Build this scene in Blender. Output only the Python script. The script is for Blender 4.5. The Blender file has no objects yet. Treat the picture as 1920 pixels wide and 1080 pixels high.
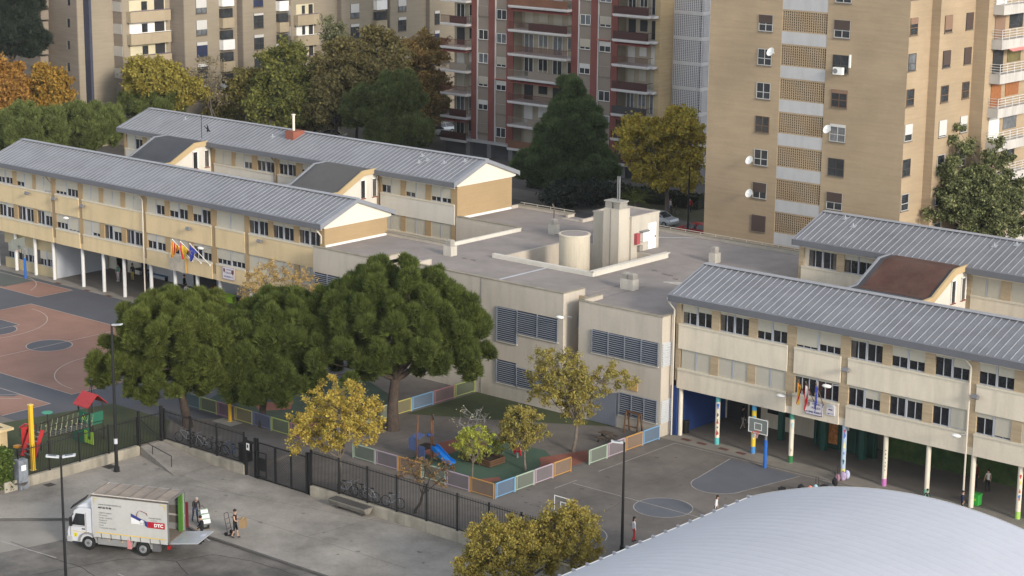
import bpy, bmesh, math, random
import numpy as np
from mathutils import Vector, Matrix
R = math.radians
SC = bpy.context.scene
COL = SC.collection
rnd = random.Random(7)
nprnd = np.random.default_rng(11)

# ------------------------------------------------------------------ camera
FPX, PITCH, ROLL, YAW, CH = 3802.0, R(12.978), R(0.5684), R(40.787), 41.0
_F = Vector((-math.sin(YAW), math.cos(YAW), 0)); _R = Vector((math.cos(YAW), math.sin(YAW), 0)); _Z = Vector((0, 0, 1))
FW = _F*math.cos(PITCH) - _Z*math.sin(PITCH)
_U = _F*math.sin(PITCH) + _Z*math.cos(PITCH)
RT = _R*math.cos(ROLL) + _U*math.sin(ROLL)
UP = -_R*math.sin(ROLL) + _U*math.cos(ROLL)
cam = bpy.data.cameras.new('camera'); camo = bpy.data.objects.new('camera', cam); COL.objects.link(camo)
cam.sensor_width = 36.0; cam.lens = FPX/1920*36.0; cam.clip_end = 3000; cam.clip_start = 1
camo.matrix_world = Matrix(((RT.x, UP.x, -FW.x, 0), (RT.y, UP.y, -FW.y, 0), (RT.z, UP.z, -FW.z, CH), (0, 0, 0, 1)))
SC.camera = camo

# ------------------------------------------------------------------ light
SUN_EL, SUN_AZ = R(20), R(-14)          # azimuth of the sun measured from world +X towards +Y
world = bpy.data.worlds.new('World'); SC.world = world; world.use_nodes = True
nt = world.node_tree
sky = nt.nodes.new('ShaderNodeTexSky'); sky.sky_type = 'NISHITA'; sky.sun_disc = False
sky.sun_elevation = SUN_EL; sky.sun_rotation = math.pi/2 - SUN_AZ
sky.air_density = 1.0; sky.dust_density = 0.4; sky.ozone_density = 1.0; sky.altitude = 200
bg = nt.nodes['Background']; bg.inputs['Strength'].default_value = 0.15
hs = nt.nodes.new('ShaderNodeHueSaturation'); hs.inputs['Saturation'].default_value = 0.30
nt.links.new(sky.outputs[0], hs.inputs['Color']); nt.links.new(hs.outputs[0], bg.inputs['Color'])
sun = bpy.data.lights.new('sun', 'SUN'); sun.energy = 1.6; sun.angle = R(12); sun.color = (1.0, 0.89, 0.75)
suno = bpy.data.objects.new('sun', sun); COL.objects.link(suno)
sd = Vector((math.cos(SUN_EL)*math.cos(SUN_AZ), math.cos(SUN_EL)*math.sin(SUN_AZ), math.sin(SUN_EL)))
suno.rotation_euler = sd.to_track_quat('Z', 'Y').to_euler()
SC.view_settings.view_transform = 'Standard'; SC.view_settings.look = 'None'
SC.view_settings.exposure = 1.19; SC.view_settings.gamma = 1.0; SC.view_settings.use_curve_mapping = False
SC.render.engine = 'CYCLES'; SC.cycles.max_bounces = 5; SC.cycles.transparent_max_bounces = 6

# ------------------------------------------------------------------ places measured off the photograph (real ground points)
C0 = Vector((0, 0, CH))
def _ray(px, py): return FW*FPX + RT*(px-960) - UP*(py-540)
def gp(px, py, z=0.0):
    d = _ray(px, py); return C0 + d*((z-CH)/d.z)
def onX(px, py, Y):
    d = _ray(px, py); return C0 + d*(Y/d.y)
def onY(px, py, X):
    d = _ray(px, py); return C0 + d*(X/d.x)
def prj(q):
    v = Vector(q)-C0; k = v.dot(FW); return (960+FPX*v.dot(RT)/k, 540-FPX*v.dot(UP)/k)
def depth(q): return (Vector(q)-C0).dot(FW)

# ------------------------------------------------------------------ materials
MATS = {}
def mat(name, col, rough=0.8, var=0.08, scale=0.6, fine=12.0, metal=0.0, bump=0.0, streak=0.0, spec=0.3, island=0.0, hue=0.0, dirt=0.0, col2=None, trans=0.0):
    if name in MATS: return MATS[name]
    m = bpy.data.materials.new(name); m.use_nodes = True; t = m.node_tree; N = t.nodes; L = t.links
    b = N['Principled BSDF']; b.inputs['Roughness'].default_value = rough; b.inputs['Metallic'].default_value = metal
    b.inputs['Specular IOR Level'].default_value = spec
    g = N.new('ShaderNodeNewGeometry')
    def noise(sc, det=4.0, vec=None, ro=0.6):
        n = N.new('ShaderNodeTexNoise'); n.inputs['Scale'].default_value = sc; n.inputs['Detail'].default_value = det; n.inputs['Roughness'].default_value = ro
        L.new(vec or g.outputs['Position'], n.inputs['Vector']); return n.outputs['Fac']
    def remap(f, a, bb, lo=0.3, hi=0.7):
        r = N.new('ShaderNodeMapRange'); r.inputs['From Min'].default_value = lo; r.inputs['From Max'].default_value = hi
        r.inputs['To Min'].default_value = a; r.inputs['To Max'].default_value = bb; L.new(f, r.inputs['Value']); return r.outputs[0]
    def mul(a, bb):
        x = N.new('ShaderNodeMath'); x.operation = 'MULTIPLY'
        for i, v in enumerate((a, bb)):
            if isinstance(v, (int, float)): x.inputs[i].default_value = v
            else: L.new(v, x.inputs[i])
        return x.outputs[0]
    fac = mul(remap(noise(scale), 1-var, 1+var), remap(noise(fine, 3), 1-var*0.6, 1+var*0.6))
    if streak:
        mp = N.new('ShaderNodeMapping'); mp.inputs['Scale'].default_value = (1.3, 1.3, 0.22); L.new(g.outputs['Position'], mp.inputs['Vector'])
        fac = mul(fac, remap(noise(1.0, 5, mp.outputs[0]), 1-streak, 1+streak*0.2, 0.30, 0.55))
    if dirt:
        fac = mul(fac, remap(noise(scale*0.35, 6, None, 0.7), 1-dirt, 1.0, 0.36, 0.6))
    if island:
        fac = mul(fac, remap(g.outputs['Random Per Island'], 1-island, 1+island, 0, 1))
    rgb = N.new('ShaderNodeRGB'); rgb.outputs[0].default_value = (*col, 1)
    src = rgb.outputs[0]
    if col2:
        mx = N.new('ShaderNodeMix'); mx.data_type = 'RGBA'; mx.inputs[7].default_value = (*col2, 1); L.new(src, mx.inputs[6])
        if island:
            ad = N.new('ShaderNodeMath'); ad.operation = 'ADD'; L.new(remap(noise(scale*1.6, 2), -0.1, 0.7, 0.3, 0.7), ad.inputs[0]); L.new(remap(g.outputs['Random Per Island'], -0.35, 0.35, 0, 1), ad.inputs[1]); ad.use_clamp = True
            L.new(ad.outputs[0], mx.inputs[0])
        else: L.new(remap(noise(scale*0.8, 5), 0, 1, 0.38, 0.62), mx.inputs[0])
        src = mx.outputs[2]
    vm = N.new('ShaderNodeVectorMath'); vm.operation = 'SCALE'; L.new(src, vm.inputs[0]); L.new(fac, vm.inputs['Scale'])
    L.new(vm.outputs[0], b.inputs['Base Color'])
    if bump:
        bp = N.new('ShaderNodeBump'); bp.inputs['Strength'].default_value = bump; bp.inputs['Distance'].default_value = 0.05
        L.new(noise(fine, 4), bp.inputs['Height']); L.new(bp.outputs[0], b.inputs['Normal'])
    if trans:
        tb = N.new('ShaderNodeBsdfTranslucent'); ms = N.new('ShaderNodeMixShader'); ms.inputs[0].default_value = trans
        L.new(vm.outputs[0], tb.inputs['Color']); L.new(b.outputs[0], ms.inputs[1]); L.new(tb.outputs[0], ms.inputs[2]); L.new(ms.outputs[0], N['Material Output'].inputs['Surface'])
    MATS[name] = m; return m

def brick_mat(name, c1, c2, mortar, w=0.29, h=0.075, var=0.1, course=0.10):
    m = bpy.data.materials.new(name); m.use_nodes = True; t = m.node_tree; N = t.nodes; L = t.links
    b = N['Principled BSDF']; b.inputs['Roughness'].default_value = 0.85; b.inputs['Specular IOR Level'].default_value = 0.2
    g = N.new('ShaderNodeNewGeometry'); sx = N.new('ShaderNodeSeparateXYZ'); L.new(g.outputs['Position'], sx.inputs[0])
    ad = N.new('ShaderNodeMath'); ad.operation = 'ADD'; L.new(sx.outputs[0], ad.inputs[0]); L.new(sx.outputs[1], ad.inputs[1])
    cb = N.new('ShaderNodeCombineXYZ'); L.new(ad.outputs[0], cb.inputs[0]); L.new(sx.outputs[2], cb.inputs[1])
    br = N.new('ShaderNodeTexBrick'); L.new(cb.outputs[0], br.inputs['Vector'])
    br.inputs['Color1'].default_value = (*c1, 1); br.inputs['Color2'].default_value = (*c2, 1); br.inputs['Mortar'].default_value = (*mortar, 1)
    br.inputs['Scale'].default_value = 1; br.inputs['Brick Width'].default_value = w; br.inputs['Row Height'].default_value = h; br.inputs['Mortar Size'].default_value = 0.008
    mp = N.new('ShaderNodeMapping'); mp.inputs['Scale'].default_value = (0.35, 0.35, 5.0); L.new(g.outputs['Position'], mp.inputs['Vector'])
    n1 = N.new('ShaderNodeTexNoise'); n1.inputs['Scale'].default_value = 1; n1.inputs['Detail'].default_value = 5; L.new(mp.outputs[0], n1.inputs['Vector'])
    n2 = N.new('ShaderNodeTexNoise'); n2.inputs['Scale'].default_value = 0.22; n2.inputs['Detail'].default_value = 6; L.new(g.outputs['Position'], n2.inputs['Vector'])
    r1 = N.new('ShaderNodeMapRange'); r1.inputs[1].default_value = .35; r1.inputs[2].default_value = .65; r1.inputs[3].default_value = 1-course; r1.inputs[4].default_value = 1+course; L.new(n1.outputs[0], r1.inputs[0])
    r2 = N.new('ShaderNodeMapRange'); r2.inputs[1].default_value = .35; r2.inputs[2].default_value = .65; r2.inputs[3].default_value = 1-var; r2.inputs[4].default_value = 1+var; L.new(n2.outputs[0], r2.inputs[0])
    mu = N.new('ShaderNodeMath'); mu.operation = 'MULTIPLY'; L.new(r1.outputs[0], mu.inputs[0]); L.new(r2.outputs[0], mu.inputs[1])
    vm = N.new('ShaderNodeVectorMath'); vm.operation = 'SCALE'; L.new(br.outputs[0], vm.inputs[0]); L.new(mu.outputs[0], vm.inputs['Scale'])
    L.new(vm.outputs[0], b.inputs['Base Color'])
    MATS[name] = m; return m

def glass_mat(name, col, rough=0.12):
    m = mat(name, col, rough=rough, var=0.35, scale=0.9, fine=3.0, spec=0.6); return m

# ------------------------------------------------------------------ mesh building
OFF = {}
class MB:
    def __init__(s): s.v = []; s.f = []; s.m = []; s.cm = 0
    def mi(s, i): s.cm = i; return s
    def face(s, pts):
        n = len(s.v); s.v += [tuple(p) for p in pts]; s.f.append(tuple(range(n, n+len(pts)))); s.m.append(s.cm)
    def box(s, x0, x1, y0, y1, z0, z1):
        if x0 > x1: x0, x1 = x1, x0
        if y0 > y1: y0, y1 = y1, y0
        if z0 > z1: z0, z1 = z1, z0
        n = len(s.v)
        s.v += [(x, y, z) for z in (z0, z1) for (x, y) in ((x0, y0), (x1, y0), (x1, y1), (x0, y1))]
        for q in ((3, 2, 1, 0), (4, 5, 6, 7), (0, 1, 5, 4), (1, 2, 6, 5), (2, 3, 7, 6), (3, 0, 4, 7)):
            s.f.append(tuple(n+i for i in q)); s.m.append(s.cm)
        return s
    def obox(s, c, ax, ay, az):
        """box round centre c with half-axis vectors"""
        c, ax, ay, az = map(Vector, (c, ax, ay, az)); n = len(s.v)
        s.v += [tuple(c+sx*ax+sy*ay+sz*az) for sz in (-1, 1) for (sx, sy) in ((-1, -1), (1, -1), (1, 1), (-1, 1))]
        for q in ((3, 2, 1, 0), (4, 5, 6, 7), (0, 1, 5, 4), (1, 2, 6, 5), (2, 3, 7, 6), (3, 0, 4, 7)):
            s.f.append(tuple(n+i for i in q)); s.m.append(s.cm)
        return s
    def bar(s, a, b, w, h=None):
        a, b = Vector(a), Vector(b); d = b-a; L = d.length
        if L < 1e-6: return s
        d /= L; up = Vector((0, 0, 1)) if abs(d.z) < 0.95 else Vector((1, 0, 0))
        sx = d.cross(up).normalized(); sy = sx.cross(d).normalized(); h = h or w
        return s.obox((a+b)/2, sx*w/2, d*L/2, sy*h/2)
    def tube(s, pts, rad, n=8, cap=True):
        pts = [Vector(p) for p in pts]
        if isinstance(rad, (int, float)): rad = [rad]*len(pts)
        base = len(s.v); prev = None
        for i, p in enumerate(pts):
            d = (pts[min(i+1, len(pts)-1)]-pts[max(i-1, 0)])
            d = d.normalized() if d.length > 1e-9 else Vector((0, 0, 1))
            if prev is None:
                u = d.cross(Vector((0, 0, 1)) if abs(d.z) < .9 else Vector((1, 0, 0))).normalized()
            else:
                u = (prev - d*prev.dot(d)).normalized()
            prev = u; w = d.cross(u)
            for k in range(n):
                a = 2*math.pi*k/n; s.v.append(tuple(p+(u*math.cos(a)+w*math.sin(a))*rad[i]))
        for i in range(len(pts)-1):
            for k in range(n):
                a = base+i*n+k; b = base+i*n+(k+1) % n
                s.f.append((a, b, b+n, a+n)); s.m.append(s.cm)
        if cap:
            s.f.append(tuple(base+k for k in reversed(range(n)))); s.m.append(s.cm)
            s.f.append(tuple(base+(len(pts)-1)*n+k for k in range(n))); s.m.append(s.cm)
        return s
    def cyl(s, x, y, z0, z1, r, n=14, r2=None): return s.tube([(x, y, z0), (x, y, z1)], [r, r if r2 is None else r2], n)
    def prism(s, poly, z0, z1):
        """vertical prism over an xy polygon (counter-clockwise)"""
        n = len(s.v); k = len(poly)
        s.v += [(x, y, z0) for x, y in poly] + [(x, y, z1) for x, y in poly]
        s.f.append(tuple(n+i for i in reversed(range(k)))); s.f.append(tuple(n+k+i for i in range(k))); s.m += [s.cm]*2
        for i in range(k):
            j = (i+1) % k; s.f.append((n+i, n+j, n+k+j, n+k+i)); s.m.append(s.cm)
        return s
    def extr(s, prof, axis, a, b):
        """profile (list of 2-tuples) extruded along axis 'x' (prof=(y,z)) or 'y' (prof=(x,z))"""
        n = len(s.v); k = len(prof)
        for t in (a, b): s.v += [((t, p, q) if axis == 'x' else (p, t, q)) for p, q in prof]
        s.f.append(tuple(n+i for i in range(k))); s.f.append(tuple(n+k+i for i in reversed(range(k)))); s.m += [s.cm]*2
        for i in range(k):
            j = (i+1) % k; s.f.append((n+j, n+i, n+k+i, n+k+j)); s.m.append(s.cm)
        return s
    def ell(s, c, r, nu=12, nv=8):
        c = Vector(c); n = len(s.v); r = (r, r, r) if isinstance(r, (int, float)) else r
        for j in range(nv+1):
            th = math.pi*j/nv
            for i in range(nu):
                ph = 2*math.pi*i/nu
                s.v.append((c.x+r[0]*math.sin(th)*math.cos(ph), c.y+r[1]*math.sin(th)*math.sin(ph), c.z+r[2]*math.cos(th)))
        for j in range(nv):
            for i in range(nu):
                a = n+j*nu+i; b = n+j*nu+(i+1) % nu
                s.f.append((a, a+nu, b+nu, b)); s.m.append(s.cm)
        return s
    def build(s, name, m, parent=None, smooth=False, bevel=0.0):
        off = OFF.get(parent.name, Vector((0, 0, 0))) if parent else Vector((0, 0, 0))
        me = bpy.data.meshes.new(name)
        me.from_pydata([(v[0]-off.x, v[1]-off.y, v[2]-off.z) for v in s.v], [], s.f)
        ms = m if isinstance(m, (list, tuple)) else [m]
        for q in ms: me.materials.append(q)
        if len(ms) > 1: me.polygons.foreach_set('material_index', s.m)
        bm = bmesh.new(); bm.from_mesh(me); bmesh.ops.remove_doubles(bm, verts=bm.verts, dist=1e-5)
        bmesh.ops.recalc_face_normals(bm, faces=bm.faces); bm.to_mesh(me); bm.free()
        if smooth: me.polygons.foreach_set('use_smooth', [True]*len(me.polygons))
        me.update()
        o = bpy.data.objects.new(name, me); COL.objects.link(o)
        if bevel:
            md = o.modifiers.new('bevel', 'BEVEL'); md.width = bevel; md.segments = 2; md.limit_method = 'ANGLE'
        if parent: o.parent = parent; OFF[o.name] = off
        else: OFF[o.name] = Vector((0, 0, 0))
        return o

def each(mb, name, m, parent):
    """every box collected in mb becomes a part of its own"""
    out = []
    for i in range(0, len(mb.v), 8):
        q = MB(); q.v = mb.v[i:i+8]; q.f = [tuple(j-i for j in f) for f in mb.f[i//8*6:i//8*6+6]]; q.m = [0]*6; out.append(q.build(name, m, parent))
    return out
def tag(o, label=None, cat=None, group=None, kind=None):
    if label: o['label'] = label
    if cat: o['category'] = cat
    if group: o['group'] = group
    if kind: o['kind'] = kind
    return o
def thing(name, label, cat, loc=(0, 0, 0), group=None, rot=0.0):
    o = bpy.data.objects.new(name, None); COL.objects.link(o); o.empty_display_size = 0.3
    o.location = loc; o.rotation_euler = (0, 0, rot); OFF[o.name] = Vector(loc)
    return tag(o, label, cat, group)
def local(o): OFF[o.name] = Vector((0, 0, 0)); return o      # children of this one are written in its own coordinates
def place(o, loc, rot=0.0, scale=None):
    o.location = loc; o.rotation_euler = (0, 0, rot)
    if scale: o.scale = scale
    return o
def dup(root, loc, rot=0.0, label=None, group=None, scale=None):
    def cp(o, par):
        c = o.copy(); COL.objects.link(c); c.parent = par; OFF[c.name] = OFF.get(o.name, Vector((0, 0, 0)))
        for ch in [x for x in o.children]: cp(ch, c)
        return c
    r = cp(root, None); place(r, loc, rot, scale)
    if label: r['label'] = label
    if group: r['group'] = group
    return r
def struct(name, mb, m): return tag(mb.build(name, m), kind='structure')
def sheet(name, pts, z, m, top=True):
    b = MB(); b.face([(p[0], p[1], z) for p in pts]); return struct(name, b, m)
def text_mesh(s, size, m, parent, name, origin, ux, uy, align='LEFT', bold=0.0, xs=1.0):
    """flat lettering: origin, unit right vector, unit up vector in the parent's coordinates"""
    cu = bpy.data.curves.new(name, 'FONT'); cu.body = s; cu.size = size; cu.align_x = align; cu.offset = bold; cu.resolution_u = 2
    ob = bpy.data.objects.new(name+'_c', cu); COL.objects.link(ob)
    dg = bpy.context.evaluated_depsgraph_get(); me = bpy.data.meshes.new_from_object(ob.evaluated_get(dg))
    bpy.data.objects.remove(ob); me.materials.clear(); me.materials.append(m)
    origin, ux, uy = Vector(origin), Vector(ux), Vector(uy)
    off = OFF.get(parent.name, Vector((0, 0, 0))) if parent else Vector((0, 0, 0))
    for v in me.vertices: v.co = origin + ux*v.co.x*xs + uy*v.co.y - off
    o = bpy.data.objects.new(name, me); COL.objects.link(o)
    if parent: o.parent = parent; OFF[o.name] = off
    return o

# ------------------------------------------------------------------ palette
concrete = mat('pale_concrete', (.30, .285, .255), .9, .08, .5, 9, bump=.2, streak=.12)
render_y = mat('yellow_render', (.58, .455, .27), .85, .05, .35, 6, streak=.10)
render_c = mat('cream_render', (.60, .535, .43), .85, .05, .35, 6, streak=.13)
render_w = mat('white_render', (.56, .53, .47), .85, .04, .4, 6, streak=.06)
render_g = mat('grey_cream_render', (.44, .395, .335), .85, .05, .3, 5, streak=.12)
gable_w = mat('cream_white_paint', (.60, .56, .48), .8, .03, .4, 6)
pier_o = brick_mat('ochre_brick', (.345, .248, .138), (.325, .232, .128), (.32, .235, .135), course=.03, var=.06)
pier_t = brick_mat('tan_brick', (.40, .31, .20), (.36, .275, .175), (.34, .28, .2))
roof_m = mat('zinc_roof_sheet', (.205, .21, .228), .5, .09, .8, 9, metal=.25, dirt=.20)
roof_l = mat('zinc_roof_seam', (.33, .34, .365), .5, .07, .8, 9, metal=.2)
fascia = mat('dark_grey_fascia', (.115, .12, .135), .5, .05, .5, 6)
fascia_l = mat('grey_verge_flashing', (.20, .21, .235), .5, .05, .5, 6)
shutter = mat('grey_shutter', (.41, .385, .32), .7, .04, .8, 5)
frame_w = mat('pale_window_frame', (.33, .345, .38), .5, .04)
glass_d = glass_mat('dark_glass', (.016, .017, .02))
glass_b = glass_mat('curtained_glass', (.085, .078, .07))
pipe_w = mat('white_downpipe', (.52, .48, .41), .5, .05)
pipe_b = mat('brown_downpipe', (.22, .17, .12), .6, .05)
gravel = mat('roof_gravel', (.275, .245, .228), .95, .10, .6, 30, bump=.5, dirt=.16)
white_p = mat('white_paint', (.74, .73, .70), .6, .03)
black_m = mat('black_metal', (.016, .016, .017), .45, .1)
grey_m = mat('grey_metal', (.26, .27, .28), .4, .06, metal=.6)
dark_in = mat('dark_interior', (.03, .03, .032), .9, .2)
col_w = mat('white_column_paint', (.60, .60, .59), .6, .05, 1.5, 8, streak=.08)
col_c = mat('cream_column_paint', (.62, .57, .47), .6, .05, 1.5, 8, streak=.08)
rubber_k = mat('black_rubber', (.015, .015, .015), .7, .1)
louv = mat('blue_grey_louvre', (.17, .19, .225), .45, .05)
louv_d = mat('louvre_gap', (.03, .035, .05), .8, .1)
# ------------------------------------------------------------------ ground and paving
asph = mat('court_asphalt', (.160, .143, .128), .93, .10, .45, 9, bump=.25, dirt=.36)
plaza_m = mat('plaza_concrete', (.295, .272, .24), .9, .13, .42, 5, bump=.2, dirt=.42)
road_m = mat('old_asphalt', (.20, .185, .168), .93, .12, .5, 14, bump=.3, dirt=.5, col2=(.135, .126, .115))
park_m = mat('worn_parking_surface', (.27, .25, .222), .92, .08, .5, 18, bump=.2, dirt=.25)
far_m = mat('far_street_asphalt', (.085, .080, .075), .95, .12, .12, 8, dirt=.2)
red_c = mat('red_court_paint', (.285, .160, .120), .85, .07, .35, 9, dirt=.22)
blue_c = mat('grey_blue_court_paint', (.092, .094, .108), .85, .05, .35, 14, dirt=.14)
blue_k = mat('faded_blue_court_paint', (.112, .118, .135), .85, .05, .5, 14, dirt=.16)
line_m = mat('court_line_paint', (.42, .37, .33), .8, .10, 2, 20)
line_f = mat('faded_line_paint', (.33, .31, .29), .8, .25, 1.2, 10)
turf_m = mat('artificial_turf', (.060, .074, .032), .95, .10, .5, 40, bump=.4, dirt=.2)
rub_g = mat('green_rubber_floor', (.060, .105, .072), .9, .08, .6, 30, dirt=.2)
rub_r = mat('red_rubber_floor', (.235, .088, .064), .9, .08, .6, 30, dirt=.2)
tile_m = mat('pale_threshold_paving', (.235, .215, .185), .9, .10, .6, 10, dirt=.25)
wall_m = mat('low_concrete_wall', (.34, .31, .25), .9, .10, .7, 12, streak=.35, dirt=.3)
lawn_m = mat('dry_lawn', (.085, .085, .045), .95, .2, .1, 6, dirt=.3)
kerb_m = mat('dark_kerb_stone', (.10, .095, .09), .9, .15, 1.0, 12)
hole_m = mat('iron_cover', (.05, .045, .04), .7, .2, 3, 20)

sheet('ground', [(-1500, -300), (600, -300), (600, 1500), (-1500, 1500)], -0.80, far_m)
GX, GY = -103.62, 84.05
b = MB()                                   # raised school ground (one metre thick slab of earth, top at z = 0); notch at the gate slopes down
b.prism([(-420, 20), (GX, 20), (GX, GY), (-420, GY)], -1.5, 0.0)
gx0, gx1 = -94.9, -89.2
b.prism([(-420, GY), (gx0, GY), (gx0, 88.5), (gx0, 420), (-420, 420)], -1.5, 0.0)
b.prism([(gx1, GY), (60, GY), (60, 420), (gx1, 420), (gx1, 88.5)], -1.5, 0.0)
b.prism([(gx0, 88.5), (gx1, 88.5), (gx1, 420), (gx0, 420)], -1.5, 0.0)
n = len(b.v)
b.face([(gx0, GY, -.58), (gx1, GY, -.58), (gx1, 88.5, 0), (gx0, 88.5, 0)])
struct('school_yard', b, asph)
b = MB(); b.prism([(-420, 139), (60, 139), (60, 420), (-420, 420)], 0.0, 0.006); struct('street', b, far_m)
# plaza pavement with a kerb, road and parking bay below it
pl = [(-103.6, 84.0), (-103.6, 67.6), tuple(gp(0, 972, -.6)[:2]), tuple(gp(125, 971, -.6)[:2]), tuple(gp(352, 985, -.6)[:2]), (-88.6, 74.7), (-78, 74.9), (-57.4, 75.4), (-57.4, 84.0)]
pl = [(-140, 60)] + [(-140, 62)] + pl[2:] + [(-103.6, 84.0), (-103.6, 60)]
pl2 = [(-103.6, 84.0), (-103.6, 64.0), tuple(gp(0, 972, -.6)[:2]), tuple(gp(125, 971, -.6)[:2]), tuple(gp(352, 985, -.6)[:2]), (-88.6, 74.75), (-78, 74.95), (-57.4, 75.4), (-57.4, 84.0)]
b = MB(); b.prism(list(reversed(pl2)), -1.2, -0.60); b.prism([(-420, -50), (-103.6, -50), (-103.6, 64.0), (-103.62, 20), (-420, 19.9)], -1.2, -0.605) if False else None
struct('plaza_pavement', b, plaza_m)
sheet('road', [(-200, -200), (300, -200), (300, 84), (-57, 84), (-57, 83.9), (-200, 83.9)], -0.735, road_m)
pk = [gp(-60, 970, -.73), gp(0, 976, -.73), gp(124, 974, -.73), gp(170, 985, -.73), gp(160, 1003, -.73), gp(60, 1025, -.73), gp(-60, 1048, -.73)]
sheet('parking_bay', [(p.x, p.y) for p in pk], -0.728, park_m)
k = MB()
kp = [Vector((*p, 0)) for p in pl2[2:8]]
for a, c in zip(kp[:-1], kp[1:]):
    d = (c-a).normalized(); nn = Vector((d.y, -d.x, 0))*0.07
    k.bar((a.x+nn.x, a.y+nn.y, -.655), (c.x+nn.x, c.y+nn.y, -.655), 0.14, 0.12)
struct('kerb', k, kerb_m)
def strip(pts, w, z, bm):
    pts = [Vector((p[0], p[1], 0)) for p in pts]
    for i, (a, c) in enumerate(zip(pts[:-1], pts[1:])):
        d = (c-a).normalized(); nn = Vector((-d.y, d.x, 0))*w/2; e = d*w*0.25
        bm.face([(a.x-nn.x-e.x, a.y-nn.y-e.y, z+0.0002*(i % 2)), (c.x-nn.x+e.x, c.y-nn.y+e.y, z+0.0002*(i % 2)), (c.x+nn.x+e.x, c.y+nn.y+e.y, z+0.0002*(i % 2)), (a.x+nn.x-e.x, a.y+nn.y-e.y, z+0.0002*(i % 2))])
def arc(cx, cy, r, a0, a1, n=30): return [(cx+r*math.cos(R(a0+(a1-a0)*i/n)), cy+r*math.sin(R(a0+(a1-a0)*i/n))) for i in range(n+1)]
l = MB()
for a, c in (((220, 977), (318, 1012)), ((665/3, 1076), (770/3, 1092)), ((0, 1014), (105, 1046)), ((452, 1001), (506, 1022)), ((1160/3, 1010), (1180/3, 1014))):
    strip([gp(*a, -.73), gp(*c, -.73)], .10, -.7235, l)
struct('road_marking', l, line_f)
cr = MB()
for pts in ([(60, 1078), (150, 1062), (235, 1047), (330, 1052), (400, 1040)], [(150, 1062), (190, 1090)], [(330, 1052), (352, 1078)], [(20, 1015), (100, 1048), (150, 1062)], [(400, 1040), (470, 1052), (560, 1079)]):
    q = [gp(x, y, -.73) for x, y in pts]; w = []
    for a, c in zip(q[:-1], q[1:]):
        for i in range(5):
            p = a.lerp(c, i/5); w.append((p.x+rnd.uniform(-.06, .06), p.y+rnd.uniform(-.06, .06)))
    w.append((q[-1].x, q[-1].y)); strip(w, .045, -.7270, cr)
struct('asphalt_crack', cr, mat('crack_tar', (.03, .028, .026), .9, .2))
j = MB()
for a, c in (((330, 905), (880, 1010)), ((560, 1010), (960, 905)), ((300, 880), (470, 935)), ((430, 960), (760, 1065))):
    strip([gp(*a, -.6), gp(*c, -.6)], .03, -.5965, j)
struct('pavement_joint', j, mat('joint_grime', (.11, .10, .085), .9, .3, 2, 9))
for i, (x, y, w) in enumerate(((206, 875, .75), (93, 909, .6))):
    q = gp(x, y, -.6); b = MB(); b.box(q.x-w/2, q.x+w/2, q.y-w/2, q.y+w/2, -.6, -.592); b.box(q.x-w/2+.06, q.x+w/2-.06, q.y-w/2+.06, q.y+w/2-.06, -.592, -.588)
    tag(b.build('manhole_cover', hole_m), ['dark square iron cover in the pavement at the foot of the tall lamp post', 'dark iron cover in the pavement by the low wall, left of the tall lamp post'][i], 'manhole cover', 'iron covers in the plaza pavement')

rr_ = random.Random(5); pm = MB(); pm2 = MB()
def stain(mb, cx, cy, z, r, ax=1.0):
    n = 18; ph = rr_.uniform(0, 6); k = [(1+.25*math.sin(3*2*math.pi*i/n+ph)+rr_.uniform(-.18, .18)) for i in range(n)]
    mb.face([(cx+r*k[i]*math.cos(2*math.pi*i/n)*ax, cy+r*k[i]*math.sin(2*math.pi*i/n), z) for i in range(n)])
for i in range(60):
    q = gp(rr_.uniform(180, 900), rr_.uniform(870, 1060), -.6)
    if q.y > 75.2 and q.y < 83.6 and q.x > -102: stain(pm, q.x, q.y, -.5975+.0002*(i % 8), rr_.uniform(.03, .16), rr_.uniform(.8, 1.8))
struct('pavement_stain', pm, mat('pavement_stain_grime', (.165, .15, .13), .9, .15, 2, 9))
for i in range(46):
    q = gp(rr_.uniform(960, 1400), rr_.uniform(840, 1010), 0)
    if -78.6 < q.x < -62 and 86 < q.y < 107: stain(pm2, q.x, q.y, .0015+.0003*(i % 7), rr_.uniform(.03, .14), rr_.uniform(.8, 2.0))
struct('yard_stain', pm2, mat('yard_stain_grime', (.095, .085, .076), .9, .15, 2, 9))
cr2 = MB()
for pts in ([(1000, 905), (1090, 870), (1200, 862)], [(1010, 950), (1120, 930), (1230, 905), (1330, 862)], [(1090, 980), (1180, 935)], [(800, 800), (900, 770), (960, 775)], [(700, 835), (790, 812), (870, 800)]):
    q = [gp(x, y, 0) for x, y in pts]; w = []
    for a, c in zip(q[:-1], q[1:]):
        for i in range(6): p = a.lerp(c, i/6); w.append((p.x+rr_.uniform(-.08, .08), p.y+rr_.uniform(-.08, .08)))
    w.append((q[-1].x, q[-1].y)); strip(w, .03, .0045, cr2)
struct('yard_crack', cr2, mat('crack_brown', (.07, .062, .055), .9, .2))
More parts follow.
